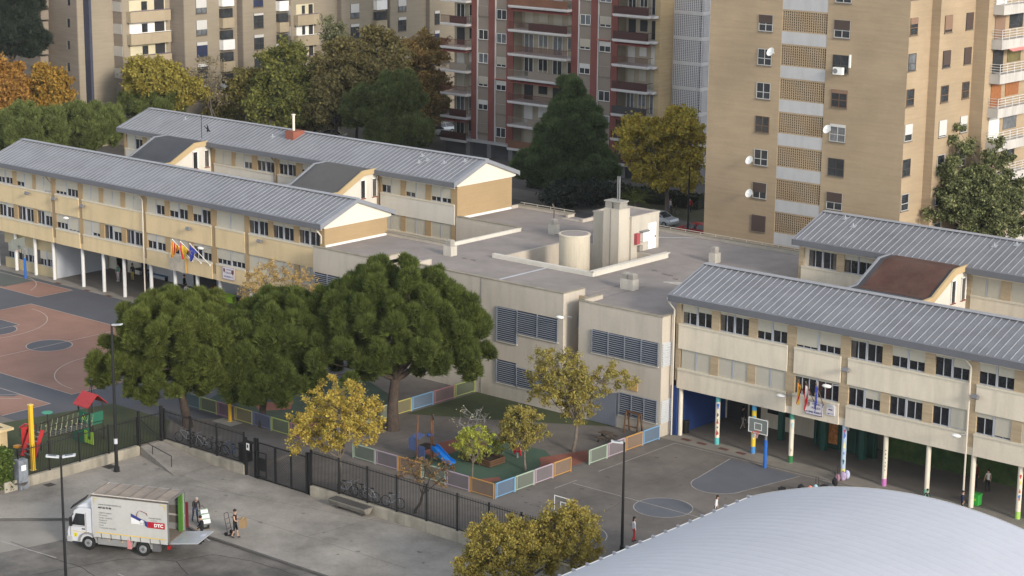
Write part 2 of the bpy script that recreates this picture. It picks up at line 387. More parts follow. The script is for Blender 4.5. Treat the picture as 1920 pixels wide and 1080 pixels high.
# ---- courts on the left
PZ = 0.004
sheet('court_surround', [(-170, 79.9), (-113.0, 79.9), (-104.5, 90.0), (-104.5, 107.9), (-170, 107.9)], PZ, blue_c)
sheet('sports_court', [(-142.4, 86.6), (-116.9, 86.6), (-116.9, 101.6), (-142.4, 101.6)], PZ*2, red_c)
sheet('sports_court', [(-165, 103.5), (-144.0, 103.5), (-144.0, 107.2), (-165, 107.2)], PZ*2, red_c)
sheet('sports_court_grey', [(-170, 103.9), (-149.6, 103.9), (-149.6, 107.5), (-170, 107.5)], PZ*3, mat('green_grey_paint', (.088, .098, .088), .85, .06, .4, 12))
sheet('mini_court', [(-140, 79.95), (-116.1, 79.95), (-116.1, 84.1), (-140, 84.1)], PZ*2, blue_c)
sheet('mini_court_red', [(-124.2, 79.98), (-116.1, 79.98), (-116.1, 84.1), (-119.6, 84.1), (-119.6, 83.4)], PZ*3, red_c)
b = MB(); CX, CY = -129.65, 94.05
b.face([(CX+1.8*math.cos(R(a)), CY+1.8*math.sin(R(a)), PZ*3) for a in range(0, 360, 9)])
b.face([(-142.4, 91.6, PZ*3), (-137.0, 91.6, PZ*3), (-137.0, 96.5, PZ*3), (-142.4, 96.5, PZ*3)])
b.face([(-137+1.8*math.cos(R(a)), 94.05+1.8*math.sin(R(a)), PZ*3+.001) for a in range(-90, 91, 9)])
b.face([(-122.0, 91.6, PZ*3), (-116.9, 91.6, PZ*3), (-116.9, 96.5, PZ*3), (-122.0, 96.5, PZ*3)])
b.face([(-122+1.8*math.cos(R(a)), 94.05+1.8*math.sin(R(a)), PZ*3+.001) for a in range(90, 271, 9)])
struct('court_key', b, blue_c)
l = MB(); Z4 = PZ*4+.001
for pts in ([(-142.4, 101.6), (-116.9, 101.6), (-116.9, 86.6), (-142.4, 86.6), (-142.4, 101.6)], [(CX, 86.6), (CX, 101.6)], arc(CX, CY, 1.8, 0, 360),
            arc(-142.4+1.6, 94.05, 6.5, -90, 90), arc(-116.9-1.2, 94.05, 6.5, 90, 270), [(-142.4, 91.6), (-137, 91.6), (-137, 96.5), (-142.4, 96.5)],
            arc(-137, 94.05, 1.8, -90, 90), arc(-122, 94.05, 1.8, 90, 270), [(-116.9, 91.6), (-122, 91.6), (-122, 96.5), (-116.9, 96.5)],
            [(-165, 103.5), (-144, 103.5), (-144, 107.2), (-165, 107.2)], arc(-152, 101.5, 6.2, 30, 88, 14),
            [(-140, 84.1), (-116.1, 84.1), (-116.1, 80.0)], [(-123.4, 80.0), (-119.6, 84.1)], [(-122.3, 80.0), (-118.7, 83.5)], [(-118.2, 80.4), (-140, 80.4)]):
    strip(pts, .07, Z4, l)
struct('court_marking', l, line_m)
# ---- asphalt court on the right
b = MB()
b.face([(-70.14+1.82*math.cos(R(a)), 95.7+1.82*math.sin(R(a)), PZ) for a in range(0, 360, 9)])
b.face([(-72.75, 106.6, PZ), (-71.95, 101.7, PZ), (-68.3, 101.7, PZ), (-67.3, 106.6, PZ)])
b.face([(-70.14+1.82*math.cos(R(a)), 101.7+1.82*math.sin(R(a)), PZ+.001) for a in range(180, 361, 9)])
b.face([(-71.3+2.0*math.cos(R(a)), 87.9+2.3*math.sin(R(a)), PZ) for a in range(0, 360, 9)])
struct('court_key', b, blue_k)
l = MB()
for pts in (arc(-70.14, 95.7, 1.82, 0, 360), [(-77.2, 95.6), (-63, 95.8)], [(-72.75, 106.6), (-71.95, 101.7)], [(-68.3, 101.7), (-67.3, 106.6)], arc(-70.14, 101.7, 1.82, 180, 360),
            [(-77.5, 98.6), (-77.5, 106.9), (-61, 106.9)], arc(-71.3, 87.9, 2.3, 20, 180), [(-77.4, 96.2), (-77.4, 94.0)]):
    strip(pts, .06, PZ*2+.001, l)
struct('court_marking', l, line_f)
b = MB()
b.box(-79.0, -20, 107.25, 108.9, 0, .012); b.box(-165, -113, 107.9, 109.2, 0, .016)
struct('porch_threshold', b, tile_m)
b = MB()
for x in (-77.4, -76.1, -74.3, -72.9, -147.2, -143.0, -139.9): b.box(x-.35, x+.35, 107.85, 108.2, .012, .024)
struct('threshold_tiles', b, mat('dark_red_tile', (.12, .05, .04), .8, .1))
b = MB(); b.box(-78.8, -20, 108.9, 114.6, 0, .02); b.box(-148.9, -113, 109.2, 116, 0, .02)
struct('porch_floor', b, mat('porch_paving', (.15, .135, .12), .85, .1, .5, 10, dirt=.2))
# ---- play areas
def blob(pts, z, name, m, n=4):
    sheet(name, pts, z, m)
sheet('turf', [(-121, 60), (-103.65, 60), (-103.65, 84.3), (-106.6, 87.2), (-112.9, 87.2), (-114.6, 79.0)], PZ*2.2, turf_m)
sheet('turf', [(-95.7, 99.6), (-95.7, 107.15), (-82.9, 107.15), (-87.6, 104.2), (-92.1, 101.6)], PZ, turf_m)
sheet('rubber_floor', [(-87.6, 95.3), (-88.6, 92.2), (-84.2, 90.4), (-80.6, 91.6), (-79.6, 97.6), (-83.0, 99.7), (-87.4, 99.2)], PZ, rub_g)
b = MB()
for pts in ([(-89.6, 94.5), (-88.9, 98.6), (-86.7, 98.3), (-86.0, 96.2), (-87.0, 96.5), (-87.4, 93.3)], [(-82.3, 91.8), (-81.5, 93.4), (-80.9, 92.9), (-81.6, 91.5)], [(-82.2, 98.2), (-80.9, 101.6), (-79.4, 100.0), (-79.5, 96.5), (-80.6, 96.2), (-81.3, 97.3)]):
    b.face([(x, y, PZ*2) for x, y in pts])
struct('rubber_patch', b, rub_r)
sheet('rubber_floor', [(-108, 91), (-97, 91), (-97, 101), (-104, 104), (-112, 100)], PZ*2.5, mat('shaded_green_rubber', (.042, .068, .048), .9, .12, .6, 20, dirt=.3))  # darker copy of the green rubber, shade of the pines put into its colour
b = MB()
for pts in ([(-105.5, 94), (-104, 96.5), (-102.5, 94.8), (-103.8, 93)], [(-99.5, 92.5), (-98, 95.2), (-96.9, 93.4), (-97.5, 91.6)], [(-108, 99.5), (-105.6, 101.5), (-104.8, 99.1), (-106.5, 97.5)], [(-97.9, 96.4), (-97, 98), (-96.6, 96)]):
    b.face([(x, y, PZ*3.5) for x, y in pts])
struct('rubber_patch', b, rub_r)
# ---- low walls carrying the fence
def lowwall(name, label, boxes):
    b = MB()
    for q in boxes: b.box(*q)
    return tag(b.build(name, wall_m, bevel=.02), label, 'wall', 'low walls under the black fence')
lowwall('retaining_wall', 'low pale concrete wall under the black fence beside the green turf', [(-103.72, -103.44, 71.2, 82.0, -.78, .06)])
lowwall('retaining_wall', 'low concrete wall under the fence beside the parked bicycles, left of the gate', [(-103.4, -95.2, 83.85, 84.13, -.78, .06)])
lowwall('retaining_wall', 'long low stained concrete wall under the fence, right of the gate', [(-89.0, -66.0, 83.85, 84.13, -.78, .06)])
b = MB(); b.face([(-103.4, 82.0, 0.0), (-103.4, 83.8, 0.0), (-98.2, 83.8, -.59), (-98.2, 80.6, -.59)]); b.face([(-103.4, 82.0, 0.0), (-98.2, 80.6, -.59), (-103.4, 82.0, -.62)])
struct('access_ramp', b, plaza_m)

# ------------------------------------------------------------------ school blocks
def window(parent, x0, x1, yf, z0, z1, ol, orr, ndiv=2, curt=0):
    """two-sash window with roller shutters; ol / orr = open fraction of each sash"""
    g = MB(); g.box(x0, x1, yf+.16, yf+.19, z0, z1)
    w = g.build('window', glass_d, parent)
    f = MB(); xm = (x0+x1)/2
    f.box(xm-.06, xm+.06, yf+.05, yf+.16, z0, z1)
    f.box(x0, x1, yf+.09, yf+.16, z0, z0+.05)
    for a, c, op in ((x0, xm-.08, ol), (xm+.08, x1, orr)):
        if op > .04:
            for i in range(1, ndiv): xx = a+(c-a)*i/ndiv; f.box(xx-.018, xx+.018, yf+.10, yf+.16, z0, z0+(z1-z0)*op)
    f.build('window_frame', frame_w, w)
    s = MB()
    for a, c, op in ((x0, xm-.08, ol), (xm+.08, x1, orr)):
        if op < .97: s.box(a, c, yf+.075, yf+.155, z0+(z1-z0)*op, z1)
    if s.v: s.build('shutter', shutter, w)
    if curt:
        c = MB()
        if curt & 1: c.box(x0+.03, x0+.35, yf+.155, yf+.165, z0, z0+(z1-z0)*max(ol, .1))
        if curt & 2: c.box(x1-.35, x1-.03, yf+.155, yf+.165, z0, z0+(z1-z0)*max(orr, .1))
        c.build('curtain', glass_b, w)
    return w

def school_block(name, label, x0, x1, yf, dz, up, lo, major, band, pier, pierc, solid_below=False, gable=None, vents=(), loc=None, verge_left=False):
    t = thing(name, label, 'school building', ((x0+x1)/2, yf+3.5, 0))
    D = 7.05; yb = yf+D; zb = 3.41+dz
    c = MB(); c.box(x0+.02, x1-.02, yf+.2, yb-.02, 0 if solid_below else zb, 9.72+dz); c.build('core_wall', render_c if not gable else pierc, t)
    w = MB()
    seg = sorted([x0]+[m for m in major]+[x1]); h = .26
    for a, e in zip(seg[:-1], seg[1:]):
        aa = a+(h if a != x0 else .15); ee = e-(h if e != x1 else .15)
        for (za, zc) in ((3.41, 4.70), (6.20, 7.83)): w.box(aa, ee, yf-.04, yf+.21, za+dz, zc+dz)
        w.box(aa, ee, yf-.02, yf+.21, 9.31+dz, 9.6+dz)
    w.box(x0, x1, yf+.06, yf+.215, 3.405+dz, 4.0+dz)
    each(w, 'wall_band', band, t)
    s = MB()
    for a, e in zip(seg[:-1], seg[1:]):
        aa = a+(h if a != x0 else .15); ee = e-(h if e != x1 else .15)
        for z in (4.70, 7.83): s.box(aa, ee, yf-.09, yf+.205, z+dz, z+dz+.13)
    each(s, 'window_sill', mat('pale_sill', (.55, .50, .40), .8, .05), t)
    p = MB()
    for q in [x0+.08]+list(major)+[x1-.08]: p.box(q-.2, q+.2, yf+.03, yf+.24, 3.9+dz, 9.56+dz)
    for ws, (za, zc) in ((up, (7.96, 9.31)), (lo, (4.83, 6.20))):
        xs = sorted(ws, key=lambda q: q[0])
        for i, q in enumerate(xs):
            e = q[1]; nx = xs[i+1][0] if i+1 < len(xs) else x1-.15
            if nx-e > .05: p.box(e, nx, yf+.02, yf+.22, za+dz, zc+dz)
    each(p, 'brick_pier', pier, t)
    for ws, (za, zc) in ((up, (7.96, 9.31)), (lo, (4.83, 6.20))):
        for q in ws:
            window(t, q[0], q[1], yf, za+dz, zc+dz, q[2], q[3], 3 if q[1]-q[0] > 3 else 2, q[4] if len(q) > 4 else 0)
    # roof
    ye0, ye1, yr = yf-.6, yb+.7, yf+D/2; ze, zr = 9.90+dz, 11.40+dz; rx0, rx1 = x0-.35, x1+.35
    r = MB(); r.extr([(ye0, ze-.02), (ye0, ze+.06), (yr, zr+.06), (ye1, ze+.06), (ye1, ze-.02), (yr, zr-.04)], 'x', rx0, rx1)
    rf = r.build('roof', roof_m, t)
    sm = MB(); dy, dzz = yr-ye0, zr-ze; L = math.hypot(dy, dzz); u = Vector((0, dy/L, dzz/L)); nn = Vector((0, -dzz/L, dy/L))
    u2 = Vector((0, -(ye1-yr), dzz)).normalized()
    x = rx0+.3
    while x < rx1-.45:
        c0 = Vector((x, (ye0+yr)/2, (ze+zr)/2+.06))+nn*.02
        sm.obox(c0, (.030, 0, 0), u*(L/2-.1), nn*.016); x += .53
    sm.box(rx0, rx1, yr-.26, yr+.26, zr+.055, zr+.10)
    sm.build('roof_seam', roof_l, rf)
    f = MB(); f.box(rx0, rx1, ye0-.05, ye0+.04, ze-.37, ze+.05); f.box(rx0, rx1, ye1-.04, ye1+.05, ze-.35, ze+.04)
    f.build('gutter_fascia', fascia, t)
    f = MB(); f.box(x0, x1, ye0+.05, yf+.22, 9.62+dz, 9.70+dz)
    f.build('soffit', band, t)
    for (gx, s_) in ((rx0, 1), (rx1, -1)):
        v = MB(); v.extr([(ye0-.05, ze-.36), (ye0-.05, ze+.07), (yr, zr+.11), (ye1+.05, ze+.07), (ye1+.05, ze-.30), (yr, zr-.22)], 'x', gx-.03, gx+.03); v.build('verge_flashing', fascia_l, t)
    v = MB()
    # wide verge flashing on the slope
    for xx in (rx1-.45,):
        v.obox(Vector((xx+.23, (ye0+yr)/2, (ze+zr)/2+.075)), (.23, 0, 0), u*(L/2), nn*.012)
        v.obox(Vector((xx+.23, (ye1+yr)/2, (ze+zr)/2+.075)), (.23, 0, 0), u2*(L/2), Vector((0, dzz, ye1-yr)).normalized()*.012)
    v.build('rake_flashing', fascia_l, t)
    if gable:
        g = MB(); g.extr([(yf-.1, ze-.10), (yr, zr-.02), (yb+.45, ze-.10), (yb+.42, ze-.36), (yb-.02, 9.50+dz), (yf+.02, 9.50+dz), (yf-.12, ze-.3)], 'x', x1-.02, x1+.16)
        g.build('gable', gable_w, t)
        g = MB(); g.box(x1-.03, x1+.10, yf+.2, yb, 8.0 if not solid_below else 8.0, 9.51+dz); g.build('gable_wall', gable, t)
        g = MB(); g.box(x1+.09, x1+.22, yf+.1, yb+.1, 8.1, 8.36); g.build('flashing_strip', white_p, t)
    for (xx, fr) in vents:
        vv = MB(); c0 = Vector((xx, ye0+dy*fr, ze+dzz*fr+.08)); vv.obox(c0+nn*.02, (.2, 0, 0), u*.2, nn*.02); vv.cyl(c0.x, c0.y, c0.z, c0.z+.26, .05, 8); vv.build('roof_vent', roof_l, t)
    return t

up_L = [(-156.2, -153.9, .4, .45), (-153.3, -150.9, .32, .04), (-150.4, -148.15, 0, .06), (-147.5, -144.25, .22, .5), (-143.6, -141.3, 0, 0), (-140.7, -138.3, 0, 0), (-137.7, -135.45, 0, 0),
        (-134.8, -132.4, 0, .6), (-131.8, -129.4, .42, .62), (-128.8, -126.5, .5, .86), (-125.8, -122.35, 0, 0), (-121.8, -119.5, .8, .84, 1), (-118.95, -116.5, .78, .76, 1), (-115.9, -113.5, .82, .82, 1)]
lo_L = [(-156.2, -153.9, .8, .7), (-153.3, -150.9, .25, .85), (-150.4, -148.15, .9, .66, 1), (-147.5, -144.25, .42, .1), (-143.6, -141.3, .04, .22), (-140.7, -138.3, .9, .6, 1), (-137.7, -135.45, .9, .85, 1),
        (-134.8, -132.4, .5, .5), (-131.8, -129.4, .6, .4), (-128.8, -126.5, .78, .5, 1), (-125.8, -122.35, .32, .36), (-121.8, -119.5, 0, 0), (-118.95, -116.5, 0, 0), (-115.9, -113.5, 0, 0)]
lo_L[1] = (-153.3, -150.9, .92, .86, 1)
BL = school_block('classroom_block', 'long two storey block with yellow bands and grey roof, front left with flags', -156.7, -113.1, 108.35, .17, up_L, lo_L, (-147.83, -143.9, -135.1, -126.15, -122.05), render_y, pier_o, render_y, gable=pier_o, vents=())
up_R = [(-78.25, -75.85, .62, .74, 1), (-75.2, -72.85, .86, .86, 1), (-72.2, -69.85, .42, .6), (-69.15, -65.8, .13, .36), (-65.1, -62.75, .86, .84, 1), (-62.1, -59.75, .52, .46), (-59.05, -56.7, .88, .56), (-56.05, -53.7, .6, .56), (-53.0, -50.65, .5, 0), (-49.9, -47.6, 0, 0)]
lo_R = [(-78.25, -75.85, 0, 0), (-75.2, -72.85, 0, 0), (-72.2, -69.85, 0, 0), (-69.15, -65.8, .86, .86, 1), (-65.1, -62.75, .86, .52), (-62.1, -59.75, .88, .84), (-59.05, -56.7, .86, .05), (-56.05, -53.7, .78, .10), (-53.0, -50.65, 0, 0), (-49.9, -47.6, 0, 0)]
BR = school_block('classroom_block', 'two storey cream block with brick piers and grey roof, front right above painted columns', -78.65, -46, 108.35, 0, up_R, lo_R, (-69.5, -65.45, -56.38), render_c, pier_t, render_c)
up_BL = [(-157.1, -154.9, 0, .02), (-155.6, -153.2, 0, .8), (-143.95, -141.6, .03, .04), (-141.1, -138.8, 0, .45), (-138.1, -135.8, .7, .7), (-135.15, -132.9, .72, .78, 2), (-132.1, -129.8, .6, .6), (-122.1, -119.8, .5, 0), (-119.2, -116.85, .3, .02), (-116.2, -113.9, .3, .3)]
up_BL = [(-156.95, -154.55, 0, .75), (-154.0, -151.6, .5, .6)] + up_BL[2:]
lo_BL = [(-122.1, -119.8, .05, 0), (-119.2, -116.85, 0, .05), (-116.2, -113.9, 0, 0)]
BBL = school_block('classroom_block', 'long classroom block with grey roof and red chimney, standing behind the yellow block', -157.3, -113.3, 124.0, 1.47, up_BL, lo_BL, (-144.3, -135.55, -122.45), render_w, pier_o, render_c, solid_below=True, gable=pier_o, vents=((-151, .75), (-138, .6), (-118.5, .62), (-119.6, .75), (-114.8, .8), (-116.5, .62), (-119.0, .5)))
up_BR = [(-78.4, -76.0, .92, .92, 3), (-75.35, -73.0, .72, .72, 3), (-72.4, -70.0, .7, .6, 1), (-65.1, -62.9, 0, 0), (-62.15, -59.8, 0, 0), (-59.1, -56.8, 0, 0)]
BBR = school_block('classroom_block', 'cream classroom block with grey roof at far right behind the brown stair roof', -79.1, -46, 124.0, 1.45, up_BR, [], (-65.4,), render_c, pier_t, render_c, solid_below=True, vents=((-77.2, .85), (-76.0, .65), (-64.8, .72), (-63.4, .85), (-62.3, .75)))

# chimney on the rear left roof
q = onX(553, 258, 126.6)
m_ = MB(); m_.box(q.x-.55, q.x+.55, 125.9, 127.3, 12.0, 13.1); ch = m_.build('chimney', mat('red_brick_chimney', (.22, .075, .05), .85, .1), BBL)
m_ = MB(); m_.cyl(q.x-.15, 126.6, 13.1, 14.5, .12, 10); m_.cyl(q.x-.15, 126.6, 14.5, 14.6, .19, 10); m_.build('flue_pipe', col_c, ch)
# downpipes
def downpipe(parent, x, yf, z1, z0, m, r=.06):
    p = MB(); p.tube([(x-.35, yf-.5, z1+.1), (x-.3, yf-.3, z1-.25), (x, yf-.12, z1-.7), (x, yf-.12, z0)], r, 8); return p.build('downpipe', m, parent)
downpipe(BL, -135.1, 108.3, 9.9, .05, pipe_w); downpipe(BL, -147.83, 108.3, 9.7, 5.0, pipe_b, .04)
downpipe(BL, -113.15, 108.3, 9.8, 8.5, pipe_w); downpipe(BR, -56.5, 108.3, 9.7, .05, pipe_w); downpipe(BR, -78.75, 108.25, 9.6, .05, pipe_w)
downpipe(BBL, -135.5, 124, 11.2, 8, pipe_b); downpipe(BBL, -122.4, 124, 11.2, 8, pipe_b)
# columns
paint_cols = {}
for x in (-157.2, -154.35, -151.4, -148.64, -144.39, -141.44, -138.56, -134.9, -131.7, -128.8, -125.9, -122.1, -119.2, -116.2):
    p = MB(); p.cyl(x, 108.75, .02, 3.6, .155, 16); p.build('column', col_w, BL, smooth=False)
pc = [(-78.35, 'w'), (-75.26, 'cyan'), (-72.32, 'blue'), (-69.35, 'green'), (-65.35, 'pale'), (-62.3, 'violet'), (-59.25, 'mint'), (-56.15, 'w'), (-53.0, 'lime'), (-50, 'w'), (-47, 'w')]
ctop = {'cyan': (.10, .33, .36), 'blue': (.07, .28, .48), 'green': (.06, .26, .20), 'pale': (.62, .57, .47), 'violet': (.62, .57, .47), 'mint': (.62, .57, .47), 'w': (.62, .57, .47), 'lime': (.62, .60, .5)}
cbot = {'cyan': (.10, .42, .42), 'blue': (.06, .22, .50), 'green': (.03, .16, .05), 'pale': (.60, .56, .22), 'violet': (.45, .15, .38), 'mint': (.18, .42, .30), 'w': None, 'lime': (.30, .50, .10)}
cmid = {'blue': (.62, .45, .04), 'pale': (.36, .45, .55)}
art = {'cyan': [((.05, .13, .42), 2.75, .16, .20), ((.03, .03, .03), 2.12, .10, .12), ((.40, .03, .04), 1.62, .12, .14), ((.05, .25, .12), 1.75, .07, .10), ((.03, .03, .03), 1.25, .09, .07), ((.42, .04, .04), .85, .15, .17)],
       'blue': [((.10, .35, .60), 2.45, .17, .24), ((.10, .35, .60), 1.40, .17, .22), ((.45, .10, .05), 1.95, .12, .10), ((.6, .6, .6), 1.1, .08, .08)],
       'green': [((.25, .45, .50), 2.6, .09, .22), ((.45, .38, .28), .9, .13, .10)],
       'pale': [((.40, .05, .10), 3.05, .12, .12), ((.08, .14, .40), 2.75, .13, .20), ((.62, .60, .30), 2.05, .15, .2), ((.10, .15, .42), 1.55, .09, .1), ((.02, .10, .08), 1.0, .11, .16)],
       'violet': [((.03, .03, .03), 2.4, .06, .05), ((.03, .03, .03), 2.15, .05, .07), ((.03, .03, .03), 1.9, .07, .04), ((.03, .03, .03), 1.6, .05, .06), ((.03, .03, .03), 1.35, .04, .07), ((.03, .03, .03), 1.1, .05, .04)],
       'lime': [((.5, .05, .05), 2.75, .12, .13), ((.6, .5, .08), 2.35, .08, .12), ((.5, .12, .08), 1.8, .10, .14), ((.08, .20, .45), 1.45, .13, .16), ((.5, .1, .05), 1.3, .09, .1)],
       'w': []}
for x, kk in pc:
    y = 108.6
    p = MB(); p.cyl(x, y, .02, 3.6, .155, 18); c_ = p.build('column', mat('column_mid_'+kk, cmid[kk], .6, .06) if kk in cmid else col_c, BR)
    if cbot[kk]:
        q_ = MB(); q_.cyl(x, y, .03, .5, .160, 18); q_.build('painted_foot', mat('foot_'+kk, cbot[kk], .6, .06), c_)
    if kk in ('cyan', 'blue', 'green'):
        q_ = MB(); q_.cyl(x, y, 3.0, 3.42, .160, 18); q_.build('painted_head', mat('head_'+kk, ctop[kk], .6, .06), c_)
    for i, (cc, z, ww, hh) in enumerate(art.get(kk, [])):
        # patch of paint wrapped on the side that faces the yard
        q_ = MB(); a0 = math.atan2(-.75, .55)
        k_ = 9
        for s_ in range(k_):
            t_ = -1+2*s_/(k_-1)
        n0 = []
        for s_ in range(12):
            th = 2*math.pi*s_/12; rr_ = 1+.28*math.sin(3*th+i*1.7)
            aa = a0 + math.cos(th)*ww*rr_/.16*.55; zz = z+math.sin(th)*hh*rr_
            n0.append((x+.1625*math.cos(aa), y+.1625*math.sin(aa), zz))
        cen = (x+.166*math.cos(a0), y+.166*math.sin(a0), z)
        for s_ in range(12): q_.face([cen, n0[s_], n0[(s_+1) % 12]])
        q_.build('painted_motif', mat('motif_%.2f_%.2f_%.2f' % cc, cc, .6, .05), c_)
# porch interiors
p = MB(); p.box(-78.66, -78.5, 108.35, 115.2, .02, 3.41); p.build('porch_wall', mat('deep_blue_paint', (.016, .040, .15), .7, .08), BR)
p = MB(); p.box(-79.02, -78.68, 108.32, 108.6, .0, 3.5); p.build('corner_pier', mat('deep_blue_paint', (0, 0, 0)), BR)
p = MB(); p.box(-78.5, -75.3, 114.2, 114.4, .02, 3.41); p.box(-75.3, -70.4, 114.2, 114.4, .02, 3.41); p.build('porch_wall', render_c, BR)
p = MB(); p.box(-65.4, -40, 114.0, 114.2, .02, 3.41); p.build('mural_wall', mat('green_mural', (.022, .050, .014), .8, .3, .9, 3, col2=(.050, .082, .024)), BR)
p = MB(); p.box(-78.3, -76.6, 114.12, 114.19, .02, 3.0); p.box(-76.4, -75.5, 114.12, 114.19, .02, 3); p.build('dark_door', dark_in, BR)
p = MB(); p.box(-74.9, -73.1, 114.1, 114.19, 1.1, 2.6); p.build('window', glass_d, BR)
p = MB(); p.box(-72.8, -70.6, 114.1, 114.19, 1.7, 2.9); p.build('notice_board', mat('ochre_board', (.35, .27, .10), .8, .3, 2), BR)
p = MB(); p.box(-70.4, -65.6, 113.0, 113.25, .02, 3.41); p.build('glazed_entrance', mat('dark_green_joinery', (.014, .045, .032), .6, .2), BR)
p = MB()
for x in (-70.2, -69.5, -68.3, -67.1, -65.7): p.box(x-.06, x+.06, 112.9, 113.0, .02, 3.41)
p.box(-70.3, -65.6, 112.9, 112.98, 2.2, 2.3); p.build('entrance_frame', mat('teal_frame', (.018, .07, .055), .6, .1), BR)
p = MB(); p.box(-69.2, -68.5, 112.95, 112.99, .4, 2.0); p.build('poster', mat('orange_poster', (.40, .16, .05), .8, .4, 3), BR)
p = MB(); p.box(-67.9, -67.6, 112.84, 112.9, 1.6, 1.95); p.build('notice', white_p, BR)
for x in (-72.6, -69.2, -66.2): 
    p = MB(); p.box(x-.18, x+.18, 112.2, 112.56, .02, 3.41); p.build('inner_column', mat('teal_column', (.018, .07, .055), .6, .1), BR)
p = MB(); p.box(-76.6, -75.5, 108.95-.4, 109.0-.4, 0, 0) if False else None
# left porch: closed ground floor with windows left of the open part
p = MB(); p.box(-156.5, -148.85, 109.05, 109.2, .02, .95); p.box(-156.5, -148.85, 109.05, 109.2, 2.35, 3.6); p.box(-148.95, -148.8, 109.05, 115, .02, 3.6)
p.build('ground_floor_wall', mat('sand_render', (.40, .33, .20), .85, .08), BL)
p = MB(); p.box(-148.8, -148.76, 109.1, 114.9, .02, 3.5); p.build('side_wall', mat('pale_blue_wall', (.42, .45, .50), .8, .05), BL)
for x in (-156.0, -153.9, -151.1):
    w_ = window(BL, x, x+1.9, 109.0, .95, 2.35, .45, .5)
p = MB(); p.box(-148.7, -113.2, 115.3, 115.45, .02, 3.6); p.build('porch_back_wall', mat('grey_porch_wall', (.34, .35, .37), .85, .06), BL)  # even grey wall at the back of the porch
p = MB(); p.box(-147.9, -146.3, 115.2, 115.29, .02, 2.9); p.box(-144.3, -143.6, 115.2, 115.29, .02, 2.6); p.box(-137, -134, 115.2, 115.29, .02, 2.7); each(p, 'porch_door', dark_in, BL)
p = MB(); p.box(-113.3, -113.1, 108.3, 115.4, 0, 3.6); p.build('end_wall', render_y, BL)

# ------------------------------------------------------------------ central block
CB = thing('central_block', 'flat roofed central school block with gravel roof and louvred windows', 'school building', (-96, 118, 0))
ZR, ZP = 8.2, 8.45
WX0, WX1, WY0, WY1 = -100.6, -91.3, 114.9, 123.9
r = MB()
def roofbox(x0, x1, y0, y1): r.box(x0, x1, y0, y1, ZR-.3, ZR)
roofbox(-112.9, -105.97, 107.4, 115.2); roofbox(-105.97, -102.85, 109.6, 115.2); roofbox(-102.85, -87.9, 107.4, 114.9); roofbox(-87.75, -86.25, 109.12, 114.9); roofbox(-86.3, -79.1, 107.4, 114.9)
roofbox(-105.97, WX0, 115.2, 131.8); roofbox(-102.85, WX0, 114.9, 115.2); roofbox(WX1, -79.1, 114.9, 131.6); roofbox(WX0, WX1, WY1, 131.8); roofbox(-113.0, -105.97, 124.2, 131.8)
r.build('roof_deck', gravel, CB)
w = MB()
def wseg(x0, x1, y0, y1, z1=ZP, z0=0): w.box(x0, x1, y0, y1, z0, z1)
T = .22
wseg(-113.05, -105.97, 107.2, 107.42); wseg(-106.19, -105.97, 107.42, 109.8, ZP+.1); wseg(-105.97, -102.85, 109.6, 109.82, ZR+.1)
wseg(-102.85, -102.63, 107.42, 109.6, ZP+.15); wseg(-102.85, -87.7, 107.2, 107.42, ZP+.25); wseg(-87.92, -87.7, 107.42, 109.6, ZP+.25); wseg(-86.3, -86.08, 107.42, 109.6, ZP+.05)
wseg(-86.3, -79.05, 107.2, 107.42); wseg(-79.27, -79.05, 107.42, 108.5)
# far parapets
wseg(-113.0, -106.9, 131.7, 131.95); wseg(-107.1, -106.85, 131.0, 131.7); wseg(-106.85, -104.9, 130.3, 130.5, ZR+.1); wseg(-104.9, -104.65, 130.3, 132.1); wseg(-104.65, -79.2, 131.85, 132.1); wseg(-113.25, -113.0, 130.9, 131.95)
wseg(-79.3, -79.05, 115.2, 123.8)
# court side parapets of the void on the left
wseg(-112.9, -106.2, 115.2, 115.42); wseg(-113.3, -106.2, 124.0, 124.22)
each(w, 'wall', render_g, CB)
p = MB(); p.box(-87.71, -86.29, 108.9, 109.1, 0, ZR+.1); p.build('recess_wall', mat('tan_recess_render', (.38, .30, .20), .85, .06), CB)
p = MB(); p.box(-106.3, -106.06, 115.42, 124.0, 0, ZP); p.build('parapet', render_w, CB)
k = MB()
for q in ((-113.05, -105.9, 107.15, 107.47, ZP), (-102.9, -87.65, 107.15, 107.47, ZP+.25), (-86.35, -79.0, 107.15, 107.47, ZP), (-106.25, -105.92, 107.47, 109.8, ZP+.1), (-87.97, -87.65, 107.47, 109.6, ZP+.25), (-86.35, -86.03, 107.47, 109.6, ZP+.05), (-79.32, -79.0, 107.47, 108.5, ZP),
          (-112.9, -106.1, 115.15, 115.47, ZP), (-113.2, -106.1, 123.95, 124.27, ZP), (-113.05, -106.8, 131.65, 132.0, ZP), (-104.95, -79.1, 131.8, 132.15, ZP), (-107.15, -106.8, 131.0, 131.65, ZP)):
    k.box(q[0], q[1], q[2], q[3], q[4], q[4]+.05)
each(k, 'coping', mat('weathered_coping', (.30, .27, .21), .85, .12, 2, 12, dirt=.3), CB)
k = MB()                                          # rail along the far parapet
for (xa, xb) in ((-112.9, -106.9), (-104.6, -79.3)):
    k.bar((xa, 131.9, ZP+.22), (xb, 131.9, ZP+.22), .04); x = xa+.4
    while x < xb: k.bar((x, 131.9, ZP), (x, 131.9, ZP+.22), .03); x += 1.5
k.build('parapet_rail', pipe_w, CB)
